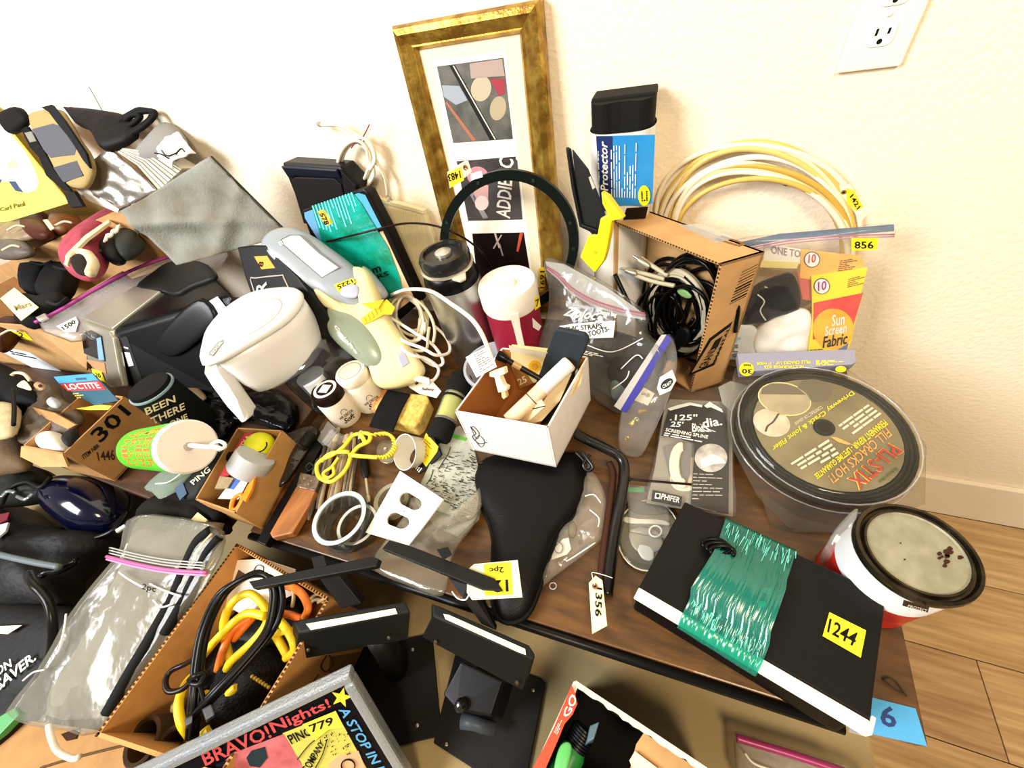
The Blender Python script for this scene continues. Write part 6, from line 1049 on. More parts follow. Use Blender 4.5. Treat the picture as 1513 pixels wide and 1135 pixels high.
# tumbler
a, b = p(212, 663, .115), p(274, 660, .17); ax = b - a; L = ax.length; r = (p(274, 689, .17) - p(274, 633, .17)).length / 2 * .92; o = thing('green_tumbler', 'bright green tumbler with orange lettering, white lid and straw lying on its side', 'tumbler', V((a.x, a.y, a.z - r)))
lathe('cup_body', a, ax, [(r * .82, -.004), (r * .88, 0), (r * 1.0, L)], M('#5fd62a', .4), o, 40); lathe('lid', a, ax, [(r * 1.0, L), (r * 1.03, L + .002), (r * 1.03, L + .009), (r * .95, L + .013), (.001, L + .0135)], M('#f7f0e8', .35), o, 40)
lathe('straw_grommet', a + ax.normalized() * (L + .013), ax, [(.008, 0), (.007, .003), (.004, .003)], M('#bfb9b0', .4), o, 16); sp_ = Pl(a + ax.normalized() * (L + .016), ax); tube('straw', [p(281, 658, .178), p(300, 660, .185), p(318, 661, .19), p(326, 664, .19)], .0042, M('#e9e6ea', .35), o); tube('straw_clip', [p(312, 657, .19), p(322, 652, .192), p(331, 655, .19), p(332, 661, .19), p(324, 664, .19)], .003, M('#efecee', .35), o)
xs = ax.normalized(); cz = (CAM - (a + b) / 2); cz = (cz - xs * cz.dot(xs)).normalized(); sd = xs.cross(cz)
for k_, s_ in enumerate(('BEER', 'THEN', 'DRAW', 'THIN')):
    t = .86 - k_ * .2; 
    def rp(v_, tt): ang = v_; rr_ = r * (.88 + .12 * tt) * 1.015; return a + ax * tt + (cz * math.cos(ang) + sd * math.sin(ang)) * rr_
    sg = 1 if sd.z < 0 else -1
    for n_, ch in enumerate(s_):
        u0, u1 = (-.85 + n_ * .42) * sg, (-.85 + n_ * .42 + .36) * sg; text(ch, [rp(u0, t + .08), rp(u1, t + .08), rp(u1, t - .08), rp(u0, t - .08)], M('#d9722a', .5), o)
# small brown box
R1, R2, R3, R4 = p(351, 632, .075), p(417, 636, .075), p(348, 759, .075), p(288, 738, .075); rim = [R1, R2, R3, R4]; o = thing('craft_box', 'long narrow brown box holding crayons, a grey cap and a yellow ball', 'box', dn(sum(rim, V()) / 4, 0)); openbox(o, rim, [dn(q, .003) for q in rim], .003, M('#b98a4e', .8, var=.08))
o = thing('crayon_box', 'slim red crayon box standing in the left side of the craft box', 'box', p(340, 690, .02)); pcr = P3(p(362, 641, .085), p(374, 639, .085), p(325, 712, .06)); slab('carton_face', tq(pcr, [(360, 641), (374, 638), (352, 680), (328, 718), (320, 710)]), .02, M('#b01f24', .5), o, bevel=.001); text('CRAYOLA', tq(pcr, [(343, 674), (365, 643), (369, 645), (348, 677)], .001), M('#e8c8b0', .6), o)
a, b = p(364, 696, .07), p(382, 668, .09); r = (p(391, 688, .08) - p(350, 680, .08)).length / 2; o = thing('pipe_fitting', 'light grey plastic pipe cap in the craft box', 'pipe cap', p(370, 690, .02)); lathe('cap_body', a, b - a, [(r * .92, -.004), (r, 0), (r, .03), (r * .95, .036), (r * .5, .038)], M('#bcc0c4', .4), o, 32); lathe('cap_bore', a, a - b, [(r * .8, .0041), (r * .8, .0045), (.001, .0045)], M('#a9adb2', .5), o, 24)
o = thing('smiley_ball', 'bright yellow ball with a dark mouth line in the craft box', 'ball', p(382, 662, .04)); c = p(384, 659, .07); lathe('ball_skin', c - V((0, 0, .028)), (0, 0, 1), [(max(.0005, .028 * math.sin(math.pi * i / 14)), .028 - .028 * math.cos(math.pi * i / 14)) for i in range(15)], M('#e6e81c', .5), o, 24); cz = (CAM - c).normalized(); u_ = cz.cross(V((0, 0, 1))).normalized(); v_ = u_.cross(cz); tube('mouth_line', [c + (cz * .9 + u_ * .45 * math.cos(t) + v_ * .35 * math.sin(t)).normalized() * .0285 for t in [3.4 + 2.4 * i / 8 for i in range(9)]], .0012, INK(), o)
o = thing('orange_scissors', 'orange handled scissors at the near end of the craft box', 'scissors', p(350, 735, .03)); oc = M('#ef8a1e', .4); tube('handle_loop', pp([(342, 752, .07), (345, 738, .075), (355, 731, .075), (358, 738, .072), (350, 752, .07)]), .004, oc, o, closed=True); slab('handle_shank', [p(x, y, .08) for x, y in ((356, 735), (366, 716), (376, 706), (372, 722), (362, 742))], .006, oc, o, bevel=.001)
o = thing('blue_leaflet', 'white leaflet with blue block at the near end of the craft box', 'leaflet', p(340, 725, .03)); pll = P3(p(345, 708, .07), p(366, 712, .07), p(324, 736, .06)); slab('leaf', tq(pll, [(346, 706), (368, 708), (352, 738), (322, 737)]), .001, M('#efe9da', .6), o); slab('blue_block', tq(pll, [(348, 707), (358, 707), (345, 724), (338, 722)], .001), .0006, M('#2f57a8', .5), o); slab('lilac_block', tq(pll, [(341, 712), (348, 707), (338, 722), (333, 727)], .001), .0006, M('#b8bcd2', .5), o)
o = thing('wood_chunk', 'small weathered wood block in the corner of the craft box', 'block', p(325, 715, .03)); hexa('chunk', [p(325, 703, .075), p(346, 706, .075), p(336, 722, .07), p(317, 722, .07)], [p(325, 706, .05), p(346, 708, .05), p(336, 724, .045), p(317, 726, .045)], M('#a08c6a', .9, var=.2, scale=60), o, bevel=.002)
# head cover and grey film
o = thing('head_cover', 'black golf club cover with pale lettering left of the craft box', 'club cover', p(300, 730)); phc = P3(p(320, 688, .05), p(340, 690, .05), p(275, 740, .03)); pillow('cover_body', tq(phc, [(338, 665), (345, 672), (335, 690), (312, 722), (295, 742), (272, 742), (270, 728), (290, 703), (315, 680)]), .02, M('#1d1e1d', .6), o, k=3, sub=3); text('PING', tq(Pl(phc.p + phc.n * .0205, phc.n), [(281, 712), (308, 689), (312, 696), (287, 717)], .001), M('#d8cfae', .5), o); slab('blue_lining', tq(phc, [(272, 725), (284, 716), (290, 732), (280, 742)], .0205), .002, M('#2f4a6a', .6), o)
o = thing('pale_film', 'pale translucent plastic wrap under the green tumbler', 'wrap', p(250, 720)); pillow('wrap', [p(x, y, .035) for x, y in ((214, 722), (235, 700), (260, 690), (290, 688), (275, 712), (255, 736), (240, 742), (225, 728))], .012, CLEAR('#dfeee0', .4, .2, .12, bump=.5, bodyc='#a9b8ac'), o, amp=.006, sub=2); tube('wrap_fold', [p(x, y, .05) for x, y in ((230, 715), (250, 712), (270, 698))], .0015, WHT, o)
# ======================= LOWER LEFT =======================
o = thing('blue_helmet', 'glossy dark blue shell or helmet at the left beneath the numbered carton', 'helmet', p(140, 770, -.1)); pillow('shell', [p(x, y, -.06) for x, y in ((72, 745), (90, 722), (120, 710), (160, 714), (190, 728), (190, 756), (168, 782), (130, 792), (95, 775))], .09, M('#080b30', .15, coat=.5), o, k=2, bk=.3, sub=3); tube('lower_trim', [p(x, y, -.05) for x, y in ((190, 756), (168, 784), (130, 795), (95, 778))], .006, M('#0d0d10', .3), o); slab('white_clip', [p(x, y, -.02) for x, y in ((170, 783), (183, 775), (185, 778), (172, 787))], .004, M('#d6dde0', .3), o)
o = thing('olive_gear', 'dark olive bag with painted pale glints at the left edge above the blue shell', 'bag', p(40, 720, -.1)); pillow('gear_body', [p(x, y, -.02) for x, y in ((-20, 700), (20, 690), (60, 692), (88, 708), (80, 735), (40, 748), (-20, 745))], .05, M('#20211a', .5, bump=.6, bs=50), o, k=2.2, amp=.014, ns=25, sub=3); 
for q in ([(2, 735), (12, 726), (22, 728)], [(26, 734), (38, 738), (48, 730)]): tube('buckle_or_glint', [p(x, y, .035) for x, y in q], .004, M('#aebcc0', .2, metal=.8), o)  # pale tubes stand in for glints on the dark bag
tube('strap_loop', [p(x, y, .03) for x, y in ((2, 745), (15, 722), (40, 712), (60, 720), (75, 705))], .005, M('#15150f', .6), o)
o = thing('duffel_bag', 'large black bag with a painted pale highlight line at the lower left edge', 'bag', p(60, 860, -.15)); pillow('bag_body', [p(x, y, -.09) for x, y in ((-30, 760), (40, 750), (80, 775), (135, 792), (180, 795), (150, 830), (118, 860), (112, 900), (60, 910), (-30, 900))], .09, M('#131111', .55, bump=.5, bs=80), o, k=2.4, bk=.4, amp=.016, ns=16, sub=3); tube('painted_highlight', [p(x, y, .02) for x, y in ((-30, 812), (0, 820), (45, 830), (88, 838))], .006, M('#5c676c', .5), o); tube('carry_strap', [p(x, y, .0) for x, y in ((115, 828), (90, 842), (70, 845), (60, 852))], .007, GLOSS, o); slab('red_trim', [p(x, y, .0) for x, y in ((-10, 762), (14, 757), (10, 768), (-10, 778))], .004, M('#6a1a2a', .4), o); slab('white_trim', [p(x, y, .01) for x, y in ((-10, 778), (12, 772), (8, 785), (-10, 800))], .004, M('#b9b6bc', .4), o)  # grey tube across the body imitates a highlight on the black bag
o = tag(tube('black_hose', [p(x, y, h_) for x, y, h_ in ((42, 848, .03), (48, 862, .045), (62, 876, .04), (74, 895, .03), (78, 925, .01), (76, 960, -.02), (62, 1000, -.05), (35, 1040, -.07), (0, 1078, -.08))], .0075, M('#22201e', .25)), 'black glossy cable curving down from the duffel to the lettered bag', 'cable')
psv = P3(p(0, 930, -.03), p(80, 930, -.03), p(20, 1060, -.06)); o = thing('lettered_bag', 'black bag with white lettering ending SAVER at the lower left corner', 'bag', psv.at(40, 1020)); pillow('bag_body', tq(psv, [(-60, 905), (40, 895), (95, 905), (92, 950), (70, 1000), (40, 1040), (0, 1075), (-60, 1110)], -.03), .026, M('#171413', .6, bump=.4, bs=60), o, k=3, bk=2, amp=.006, sub=3); PSV = Pl(psv.p, psv.n)
text('SAVER.', tq(PSV, [(-6, 1008), (50, 963), (57, 974), (0, 1022)], .003), WHT, o, shear=.2); text('ION', tq(PSV, [(-10, 990), (18, 973), (23, 983), (-5, 1002)], .003), WHT, o, shear=.2); slab('white_flash', tq(PSV, [(-20, 926), (35, 924), (14, 937), (-20, 934)], .003), .001, M('#efe0cd', .6), o)
tag(slab('green_tool', [p(x, y, -.03) for x, y in ((-20, 1075), (0, 1058), (22, 1045), (28, 1056), (0, 1085), (-20, 1100))], .012, M('#3f8f4a', .5), None, bevel=.002), 'green plastic tool end poking out below the lettered bag', 'tool')
# dark cloth above grey cloth bag
o = thing('dark_cloth', 'dark brown knotted cloth between the craft box and the grey cloth bag', 'cloth', p(280, 760, -.05)); pillow('cloth_fold', [p(x, y, .0) for x, y in ((205, 765), (222, 742), (250, 728), (300, 732), (330, 752), (345, 785), (320, 790), (270, 775), (235, 770))], .04, M('#241c14', .9, bump=.5, bs=120), o, amp=.016, ns=22, sub=3); tube('cloth_roll', [p(x, y, .03) for x, y in ((240, 745), (265, 735), (300, 745), (325, 765))], .012, M('#181210', .9), o); slab('cream_patch', [p(x, y, .045) for x, y in ((282, 768), (292, 757), (306, 768), (300, 775))], .003, M('#e6d3a0', .7), o)
pgb = P3(p(200, 770, .045), p(330, 795, .045), p(60, 1060, -.04)); o = thing('fabric_bag', 'big clear zip bag with pink seal holding folded grey fabric at lower left', 'bag', pgb.at(150, 950))
f_ = thing('grey_fabric', 'folded grey felt fabric inside the big pink sealed zip bag', 'fabric', pgb.at(180, 900, -.03)); pillow('felt', tq(pgb, [(198, 772), (215, 758), (260, 765), (318, 772), (300, 800), (285, 850), (265, 900), (235, 950), (205, 1000), (175, 1050), (120, 1068), (60, 1062), (75, 1010), (110, 960), (140, 900), (175, 840)], -.02), .03, M('#8d8a80', .95, c2='#7a766a', scale=12, bump=.5, bs=250), f_, k=4, amp=.006, ns=16, sub=2, rings=10)
tube('black_trim', tq(pgb, [(322, 785), (305, 800), (290, 830), (270, 880), (240, 935), (205, 995), (175, 1050)], .014), .01, M('#1a1817', .8), f_); tube('black_trim', tq(pgb, [(334, 795), (318, 815), (300, 850), (275, 900), (255, 935)], .013), .008, M('#1a1817', .8), f_); tube('tan_trim', tq(pgb, [(326, 790), (305, 815), (290, 850), (272, 880)], .017), .0025, M('#c9b898', .8), f_)
pillow('bag_film', tq(pgb, [(192, 800), (200, 768), (232, 760), (320, 775), (338, 800), (322, 842), (300, 880), (262, 930), (215, 1000), (150, 1082), (110, 1078), (60, 1072), (22, 1052), (62, 1000), (90, 950), (112, 912), (150, 862), (180, 825)], .006), .014, CLEAR('#f6f5f0', .16, .14, .15, bump=.6, bs=40, bodyc='#b9b6aa'), o, k=5, amp=.008, ns=24, sub=2, rings=10)
for off, c, r in ((0, '#c45a94', .0028), (4, '#d88ab4', .0018)): tube('pink_seal', tq(pgb, [(181, 823 + off), (225, 834 + off), (270, 842 + off), (326, 846 + off)], .026), r, M(c, .35), o)
for off in (-6, -10, -14): tube('seal_ridge', tq(pgb, [(184, 824 + off), (225, 834 + off), (270, 842 + off), (322, 846 + off)], .025), .0013, CLEAR(body=.4, gloss=.3), o, k=5)
text('2pc', tq(Pl(pgb.p + pgb.n * .03, pgb.n), [(212, 862), (232, 866), (230, 878), (209, 873)], .001), INK(), o)
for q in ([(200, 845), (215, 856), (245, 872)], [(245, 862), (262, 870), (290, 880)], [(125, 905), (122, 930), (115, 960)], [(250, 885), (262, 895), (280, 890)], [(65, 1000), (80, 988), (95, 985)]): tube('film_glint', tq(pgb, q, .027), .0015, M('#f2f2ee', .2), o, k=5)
tag(tube('white_strap', pp([(72, 1072, .0), (76, 1090, .0), (86, 1110, -.01), (108, 1121, -.02), (118, 1118, -.02)]), .004, M('#e3dccb', .5)), 'white plastic strap curling below the big zip bag', 'strap')
o = thing('flat_carton', 'flattened brown cardboard lying at the bottom left corner', 'cardboard', p(110, 1120, -.12)); slab('cardboard', [p(x, y, -.1) for x, y in ((20, 1062), (150, 1080), (215, 1120), (240, 1200), (-40, 1220), (-40, 1120))], .006, CARD2, o); slab('torn_slot', [p(x, y, -.098) for x, y in ((90, 1085), (118, 1075), (112, 1092), (98, 1095))], .002, M('#3a2212', .9), o); tube('crease', [p(x, y, -.099) for x, y in ((60, 1135), (110, 1120), (190, 1100))], .002, M('#5a3c1a', .9), o)
# ======================= FRONT =======================
# carton of cords
rim = [p(350, 803, .02), p(488, 884, .02), p(325, 1150, .02), p(140, 1088, .02)]; o = thing('cord_carton', 'open brown carton of tangled yellow, orange and black cords at the front', 'carton', dn(sum(rim, V()) / 4, LOW)); bot = [dn(q, LOW + .004) for q in rim]; openbox(o, rim, bot, .005, M('#c08a4c', .8, var=.08, bump=.1, bs=200))
vs = []; fs = []
for a, b in ((rim[0], rim[1]), (rim[3], rim[0]), (rim[1], rim[2])):
    n_ = int((b - a).length / .006); wd = (sum(rim, V()) / 4 - (a + b) / 2).normalized() * .004
    for i in range(n_):
        q0, q1 = a + (b - a) * (i / n_), a + (b - a) * ((i + .55) / n_); k = len(vs); vs += [q0 + V((0, 0, .0006)), q1 + V((0, 0, .0006)), q1 + wd + V((0, 0, .0006)), q0 + wd + V((0, 0, .0006))]; fs.append((k, k + 1, k + 2, k + 3))
r_ = raw('corrugation', vs, fs, M('#4a2e12', .9), o, fix=False); r_['kind'] = 'stuff'
plr_ = P3(rim[1], rim[2], bot[1])
for q in ([(482, 968), (474, 984), (482, 992), (492, 978), (486, 968)], [(470, 996), (462, 1010), (474, 1006)]): tube('red_scribble', tq(plr_, q, .001), .0012, M('#5a1f10', .7), o, k=4)
slab('print_block', tq(plr_, [(488, 970), (540, 962), (536, 1000), (486, 1004)], .001), .0004, M('#7a5226', .8), o)
pcw = P3(p(335, 840, -.01), p(430, 870, -.01), p(310, 905, -.05)); o = thing('white_carton_insert', 'white printed card standing inside the back of the cord carton', 'card', pcw.at(350, 900)); slab('card', tq(pcw, [(330, 850), (350, 828), (388, 826), (436, 842), (430, 880), (390, 900), (350, 900), (312, 915)]), .002, M('#efe4d4', .6), o); slab('brown_cutout', tq(pcw, [(344, 864), (353, 842), (368, 852)], .001), .0006, M('#5a3a2c', .7), o); tube('printed_figure', tq(pcw, [(372, 852), (380, 836), (390, 838), (386, 852), (376, 850)], .001), .0008, M('#4a4038', .7), o, k=4)
pbx = P3(p(360, 875, -.02), p(410, 880, -.02), p(370, 930, -.05)); o = thing('white_adapter', 'angular white plastic adapter lying among the cords', 'adapter', pbx.at(370, 900)); hexa('adapter_body', tq(pbx, [(352, 890), (380, 872), (400, 884), (376, 905)], .02), tq(pbx, [(350, 905), (380, 885), (402, 898), (376, 920)], -.01), M('#e6e0d4', .4), o, bevel=.003); slab('adapter_face', tq(pbx, [(358, 890), (378, 879), (390, 886), (372, 898)], .021), .001, M('#cfc9be', .4), o)
ye, og, bk_ = M('#efcf1e', .4), M('#ef7f2c', .4), M('#121011', .35)
o = thing('yellow_cable', 'thick yellow extension cord looped in the cord carton', 'cord', p(360, 950, -.06))
for q in ([(299, 970, .0), (329, 935, .02), (363, 907, .03), (392, 911, .03)], [(340, 975, -.02), (333, 945, .0), (331, 920, .02), (342, 892, .035), (367, 877, .04), (388, 892, .035), (397, 910, .02)], [(397, 910, .02), (392, 925, .02), (375, 947, .015), (342, 977, .0), (335, 990, -.02)], [(405, 910, .0), (420, 925, .01), (432, 945, .01), (434, 962, .0), (422, 972, -.01)], [(406, 937, -.02), (414, 950, -.02), (424, 968, -.03)], [(408, 938, -.015), (420, 932, -.01), (436, 934, -.005)], [(284, 1000, -.02), (272, 1015, .0), (264, 1040, .005), (268, 1068, .0), (282, 1090, -.02)]): tube('cord_run', pp(q), .0062, ye, o, k=9)
for q in ((293, 1037), (336, 1028), (296, 1090)): lathe('cord_bit', p(*q, -.02), V((.5, .6, .3)), [(.006, 0), (.0065, .004), (.0065, .016), (.005, .02)], ye, o, 10)
o = thing('orange_cable', 'orange power cord at the back right of the cord carton', 'cord', p(440, 900, -.05))
for q in ([(422, 866, .0), (436, 870, .015), (448, 880, .02), (455, 898, .02), (450, 912, .01)], [(402, 908, -.01), (425, 908, -.01), (445, 915, -.01)], [(322, 990, -.02), (330, 960, .0), (345, 930, .0), (372, 912, -.005)], [(345, 945, -.01), (360, 928, -.005), (378, 908, -.01)]): tube('cord_run', pp(q), .006, og, o, k=9)
o = thing('beige_cable', 'thin beige twisted flex behind the orange cord', 'cord', p(470, 890, -.05))
for q in ([(455, 890, -.02), (468, 878, -.01), (482, 882, -.01), (470, 890, -.02)], [(452, 898, -.02), (466, 886, -.015), (480, 890, -.02)], [(430, 862, .01), (434, 880, .015), (432, 896, .0)]): tube('flex_run', pp(q), .003, M('#bfa878', .5), o)
o = thing('black_cable', 'long black cord tied in an oval coil over the cord carton', 'cord', p(340, 960, -.02))
for dx_, dh in ((0, .05), (6, .045), (-5, .04)): tube('cord_coil', pp([(283 + dx_, 1092, dh - .04), (288 + dx_, 1030, dh - .01), (293 + dx_, 975, dh), (303 + dx_, 928, dh + .01), (326 + dx_, 880, dh + .015), (358 + dx_, 856 - dx_ * .4, dh + .02), (388 + dx_, 848 + dx_ * .5, dh + .015), (405 + dx_, 866, dh + .01), (407 + dx_, 890, dh + .005), (398 + dx_, 930, dh), (370 + dx_, 968, dh), (320 + dx_, 1022, dh), (286 + dx_, 1056, dh - .02)]), .0042, bk_, o, k=8)
tube('cord_coil', pp([(415, 864, .06), (418, 890, .055), (410, 920, .05), (395, 945, .04)]), .0042, bk_, o); tube('side_loop', pp([(292, 972, .03), (272, 982, .02), (252, 992, .02), (244, 1008, .02), (250, 1022, .02), (270, 1018, .02), (288, 1000, .02)]), .004, M('#2a1510', .3), o)
tube('twist_tie', pp([(280, 1005, .06), (290, 998, .065), (302, 996, .06), (296, 1010, .06), (284, 1010, .06)]), .004, bk_, o); tube('tail', pp([(292, 1000, .05), (300, 1030, .04), (306, 1055, .03), (320, 1080, .01), (330, 1090, .0)]), .003, bk_, o)
hexa('plug', [p(298, 1048, .05), p(312, 1040, .05), p(318, 1056, .05), p(304, 1065, .05)], [p(299, 1052, .03), p(312, 1044, .03), p(318, 1060, .03), p(305, 1069, .03)], M('#3a3a3c', .4), o, bevel=.002); hexa('plug', [p(272, 1062, .05), p(285, 1056, .05), p(284, 1068, .05), p(274, 1074, .05)], [p(273, 1065, .03), p(285, 1060, .03), p(284, 1072, .03), p(275, 1078, .03)], M('#3a3a3c', .4), o, bevel=.002)
o = thing('mesh_bag', 'black mesh bundle filling the right half of the cord carton', 'bundle', p(390, 1010, -.1)); pillow('mesh_body', [p(x, y, -.06) for x, y in ((330, 1000), (355, 975), (390, 955), (420, 965), (425, 990), (400, 1030), (370, 1060), (335, 1070), (310, 1050))], .05, M('#141312', .6, bump=1, bs=250), o, amp=.014, ns=35, sub=3); 
for i in range(7): lathe('brass_bead', p(374 + i * 4, 1000 + i * 2.6, -.012), (0, 0, 1), [(.002, 0), (.003, .002), (.002, .004)], M('#b9983a', .3, metal=.7), o, 8)
pillow('cable_jumble', [p(x, y, -.08) for x, y in ((300, 930), (340, 900), (400, 880), (450, 880), (440, 960), (380, 980), (310, 1020), (280, 1040))], .03, M('#17120f', .5, bump=.8, bs=60), o, amp=.02, ns=30, sub=3)
for i, (x, y, rr_) in enumerate(((222, 1088, 26), (262, 1102, 26))):
    c, r = vcyl(x, y, -.03, rr_); o = thing('brown_sleeve', ['brown foam tube end at the near left of the cord carton', 'second brown foam tube end partly under the black tray'][i], 'tube', dn(c, -.12)); lathe('sleeve_wall', c - V((0, 0, .09)), V((-.1, -.1, 1)), [(r, 0), (r, .09), (r * .9, .093), (r * .78, .09), (r * .76, 0)], M('#4a3826', .8), o, 28, cap=False)
    lathe('dark_core', c - V((0, 0, .07)), V((-.1, -.1, 1)), [(r * .77, 0), (r * .77, .01), (.001, .01)], M('#0c0907', .9), o, 20)
lathe('gold_valve', p(255, 1050, -.02), V((.5, .8, .2)), [(.004, 0), (.008, .006), (.008, .016), (.004, .02)], M('#b5a068', .3, metal=.7), bpy.data.objects['yellow_cable'], 10)
# silver framed bar sign
C0, L0, R0_ = p(517, 990, .05), p(215, 1135, .05), p(600, 1135, -.104); pbv = P3(C0, L0, R0_); u, v_ = (L0 - C0).normalized(), (R0_ - C0).normalized(); v_ = (v_ - u * u.dot(v_)).normalized(); nb = pbv.n
o = thing('bar_sign', 'silver framed black poster sign with red and blue lettering, sticker 779', 'sign', C0 + (L0 - C0) * .5 + (R0_ - C0) * .5)
Wd, Hd = .36, .30
def BP(a, b, l=0): return C0 + u * a + v_ * b + nb * l
slab('poster_board', [BP(.012, .012), BP(Wd - .01, .012), BP(Wd - .01, Hd - .01), BP(.012, Hd - .01)], .006, M('#17121c', .3), o)
sf = M('#c3ccd6', .35, metal=.7, bump=.4, bs=260)
for a0, a1, b0, b1 in ((0, Wd, 0, .013), (0, Wd, Hd - .013, Hd), (0, .014, .013, Hd - .013), (Wd - .014, Wd, .013, Hd - .013)): slab('frame_rail', [BP(a0, b0, .008), BP(a1, b0, .008), BP(a1, b1, .008), BP(a0, b1, .008)], .02, sf, o, bevel=.004)
PB = Pl(C0, nb); L = .002; red = M('#c94a4c', .5)
text('BRAVO!', tq(PB, [(297, 1111), (394, 1069), (403, 1087), (305, 1130)], L), red, o); text('Nights!', tq(PB, [(397, 1066), (484, 1030), (492, 1046), (408, 1086)], L), red, o)
slab('pink_field', tq(PB, [(310, 1145), (345, 1112), (420, 1084), (430, 1100), (455, 1145), (440, 1190), (330, 1190)], .001), .0006, M('#d4767c', .5, c2='#a8454c', scale=30), o); slab('dark_shape', tq(PB, [(365, 1118), (372, 1108), (392, 1102), (396, 1118), (385, 1132), (370, 1130)], .0018), .0006, M('#23323a', .5), o); slab('dark_shape', tq(PB, [(320, 1128), (345, 1118), (350, 1150), (320, 1160)], .0018), .0006, M('#23222a', .5), o)
slab('yellow_field', tq(PB, [(418, 1083), (466, 1064), (508, 1072), (545, 1140), (560, 1175), (470, 1190), (445, 1125)], .001), .0006, M('#cfc95e', .5), o); slab('skin_panel', tq(PB, [(500, 1115), (530, 1108), (545, 1145), (500, 1150), (485, 1128)], .0018), .0006, M('#e0b48a', .5), o)
text('PINO', tq(PB, [(424, 1085), (458, 1071), (464, 1083), (432, 1098)], .0022), INK(), o); text('COMPANY', tq(PB, [(445, 1135), (474, 1090), (480, 1097), (458, 1140)], .0022), INK(), o); rr = random.Random(4)
tube('arc_line', tq(PB, [(440, 1120), (458, 1098), (474, 1086)], .0022), .0007, INK(), o, k=4); tube('arc_line', tq(PB, [(462, 1140), (476, 1115), (484, 1090)], .0022), .0007, INK(), o, k=4)
for k_ in range(46):
    x, y = rr.uniform(482, 520), rr.uniform(1078, 1112)
    if x > 486 + (y - 1076) * 1.0 + 26: continue
    a = rr.uniform(0, 3); s = rr.uniform(1.2, 4); slab('ink_fleck', tq(PB, [(x, y), (x + s * math.cos(a), y + s * math.sin(a)), (x + s * math.cos(a + .5), y + s * math.sin(a + .5))], .0024), .0003, INK(), o)
tube('printed_ring', [PB.at(515 + 10 * math.cos(t), 1128 + 9 * math.sin(t), .003) for t in [2 * math.pi * i / 18 for i in range(18)]], .0009, INK(), o, closed=True, sub=1, k=5)
slab('star', [PB.at(505 + (16 if i % 2 == 0 else 6.5) * math.cos(2 * math.pi * i / 10 - 1.35), 1029 + (15 if i % 2 == 0 else 6) * math.sin(2 * math.pi * i / 10 - 1.35), L) for i in range(10)], .0008, M('#f0e23a', .5), o)
blu = M('#5aa8de', .5); text('A STOP IN H', tq(PB, [(513, 1040), (574, 1140), (561, 1146), (500, 1047)], L), blu, o, shear=.15)
sticker(PB, [(448, 1067), (497, 1047), (509, 1070), (486, 1074), (467, 1090)], M('#f4ea4a', .6), o, '779', [(457, 1067), (492, 1054), (494, 1066), (462, 1078)], lift=.004)
# black stands
def stand(lab, base, chan, cbot, strip, arm, post, block, hs):
    o = thing('black_stand', lab, 'stand', dn(p(*base[0], LOW), LOW), 'pair of black stands'); bm_ = M('#1b1713', .5, bump=.08, bs=400)
    slab('base_plate', [p(x, y, LOW + .006) for x, y in base], .005, bm_, o, bevel=.0015)
    hexa('channel', [p(x, y, hs) for x, y in chan], [p(x, y, z) for x, y, z in cbot], M('#1c1c17', .5), o, bevel=.003)
    slab('white_strip', [p(x, y, hs + .001) for x, y in strip], .001, M('#f1e6c2', .5), o)
    slab('arm', [p(x, y, z) for x, y, z in arm], .012, M('#22211d', .5), o, bevel=.0015)
    slab('post', [p(x, y, z) for x, y, z in post], .014, M('#1d1a17', .45), o, bevel=.001)
    hexa('arm_block', [p(x, y, z) for x, y, z in block], [p(x, y, z - .02) for x, y, z in block], M('#24231f', .5), o, bevel=.001); return o
A_ = stand('black metal stand with white strip nearest the cord carton', [(470, 970), (638, 936), (652, 1088), (570, 1106)], [(431, 917), (598, 888), (607, 904), (442, 936)], [(434, 945, 0), (590, 920, -.01), (603, 946, -.01), (435, 977, -.01)], [(452, 922), (584, 899), (587, 907), (459, 931)], [(367, 859, .075), (550, 822, .075), (560, 826, .075), (556, 837, .075), (374, 870, .075)], [(468, 850, .066), (496, 845, .066), (534, 892, .03), (504, 900, .03)], [(460, 824, .07), (478, 820, .07), (483, 836, .07), (464, 840, .07)], .035)
for q in ((456, 960), (575, 942)): lathe('screw', p(*q, .012), V((.2, -.6, .7)), [(.003, 0), (.0025, .002), (.001, .0025)], M('#6a6050', .3, metal=.8), A_, 10)
for q in ((610, 960), (617, 1072)): lathe('screw', p(*q, LOW + .006), (0, 0, 1), [(.003, 0), (.0025, .002), (.001, .0025)], M('#b9b0a0', .3, metal=.8), A_, 10)
tube('support_post', [p(560, 940, -.01), dn(p(560, 980, -.08), LOW + .005)], .02, M('#12100e', .5), A_, sub=1, k=12)
B_ = stand('black metal stand with white strip carrying a boxed knob, tagged', [(672, 968), (745, 985), (800, 1003), (806, 1010), (780, 1140), (720, 1150), (640, 1098)], [(637, 891), (652, 896), (782, 953), (791, 967), (789, 975), (641, 911)], [(640, 920, 0), (655, 925, 0), (770, 985, 0), (785, 990, 0), (773, 1022, -.01), (622, 942, -.005)], [(655, 907), (664, 909), (776, 959), (777, 968), (766, 964), (658, 915)], [(564, 811, .085), (575, 798, .085), (605, 806, .085), (731, 855, .085), (743, 873, .085), (712, 871, .085)], [(663, 855, .07), (690, 864, .07), (711, 884, .05), (733, 932, .03), (711, 922, .03), (684, 884, .06)], [(645, 812, .1), (662, 808, .1), (668, 820, .1), (655, 828, .1)], .035)
for q in ((644, 948), (764, 1008)): lathe('screw', p(*q, .005), V((.2, -.6, .7)), [(.003, 0), (.0025, .002), (.001, .0025)], M('#6a6050', .3, metal=.8), B_, 10)
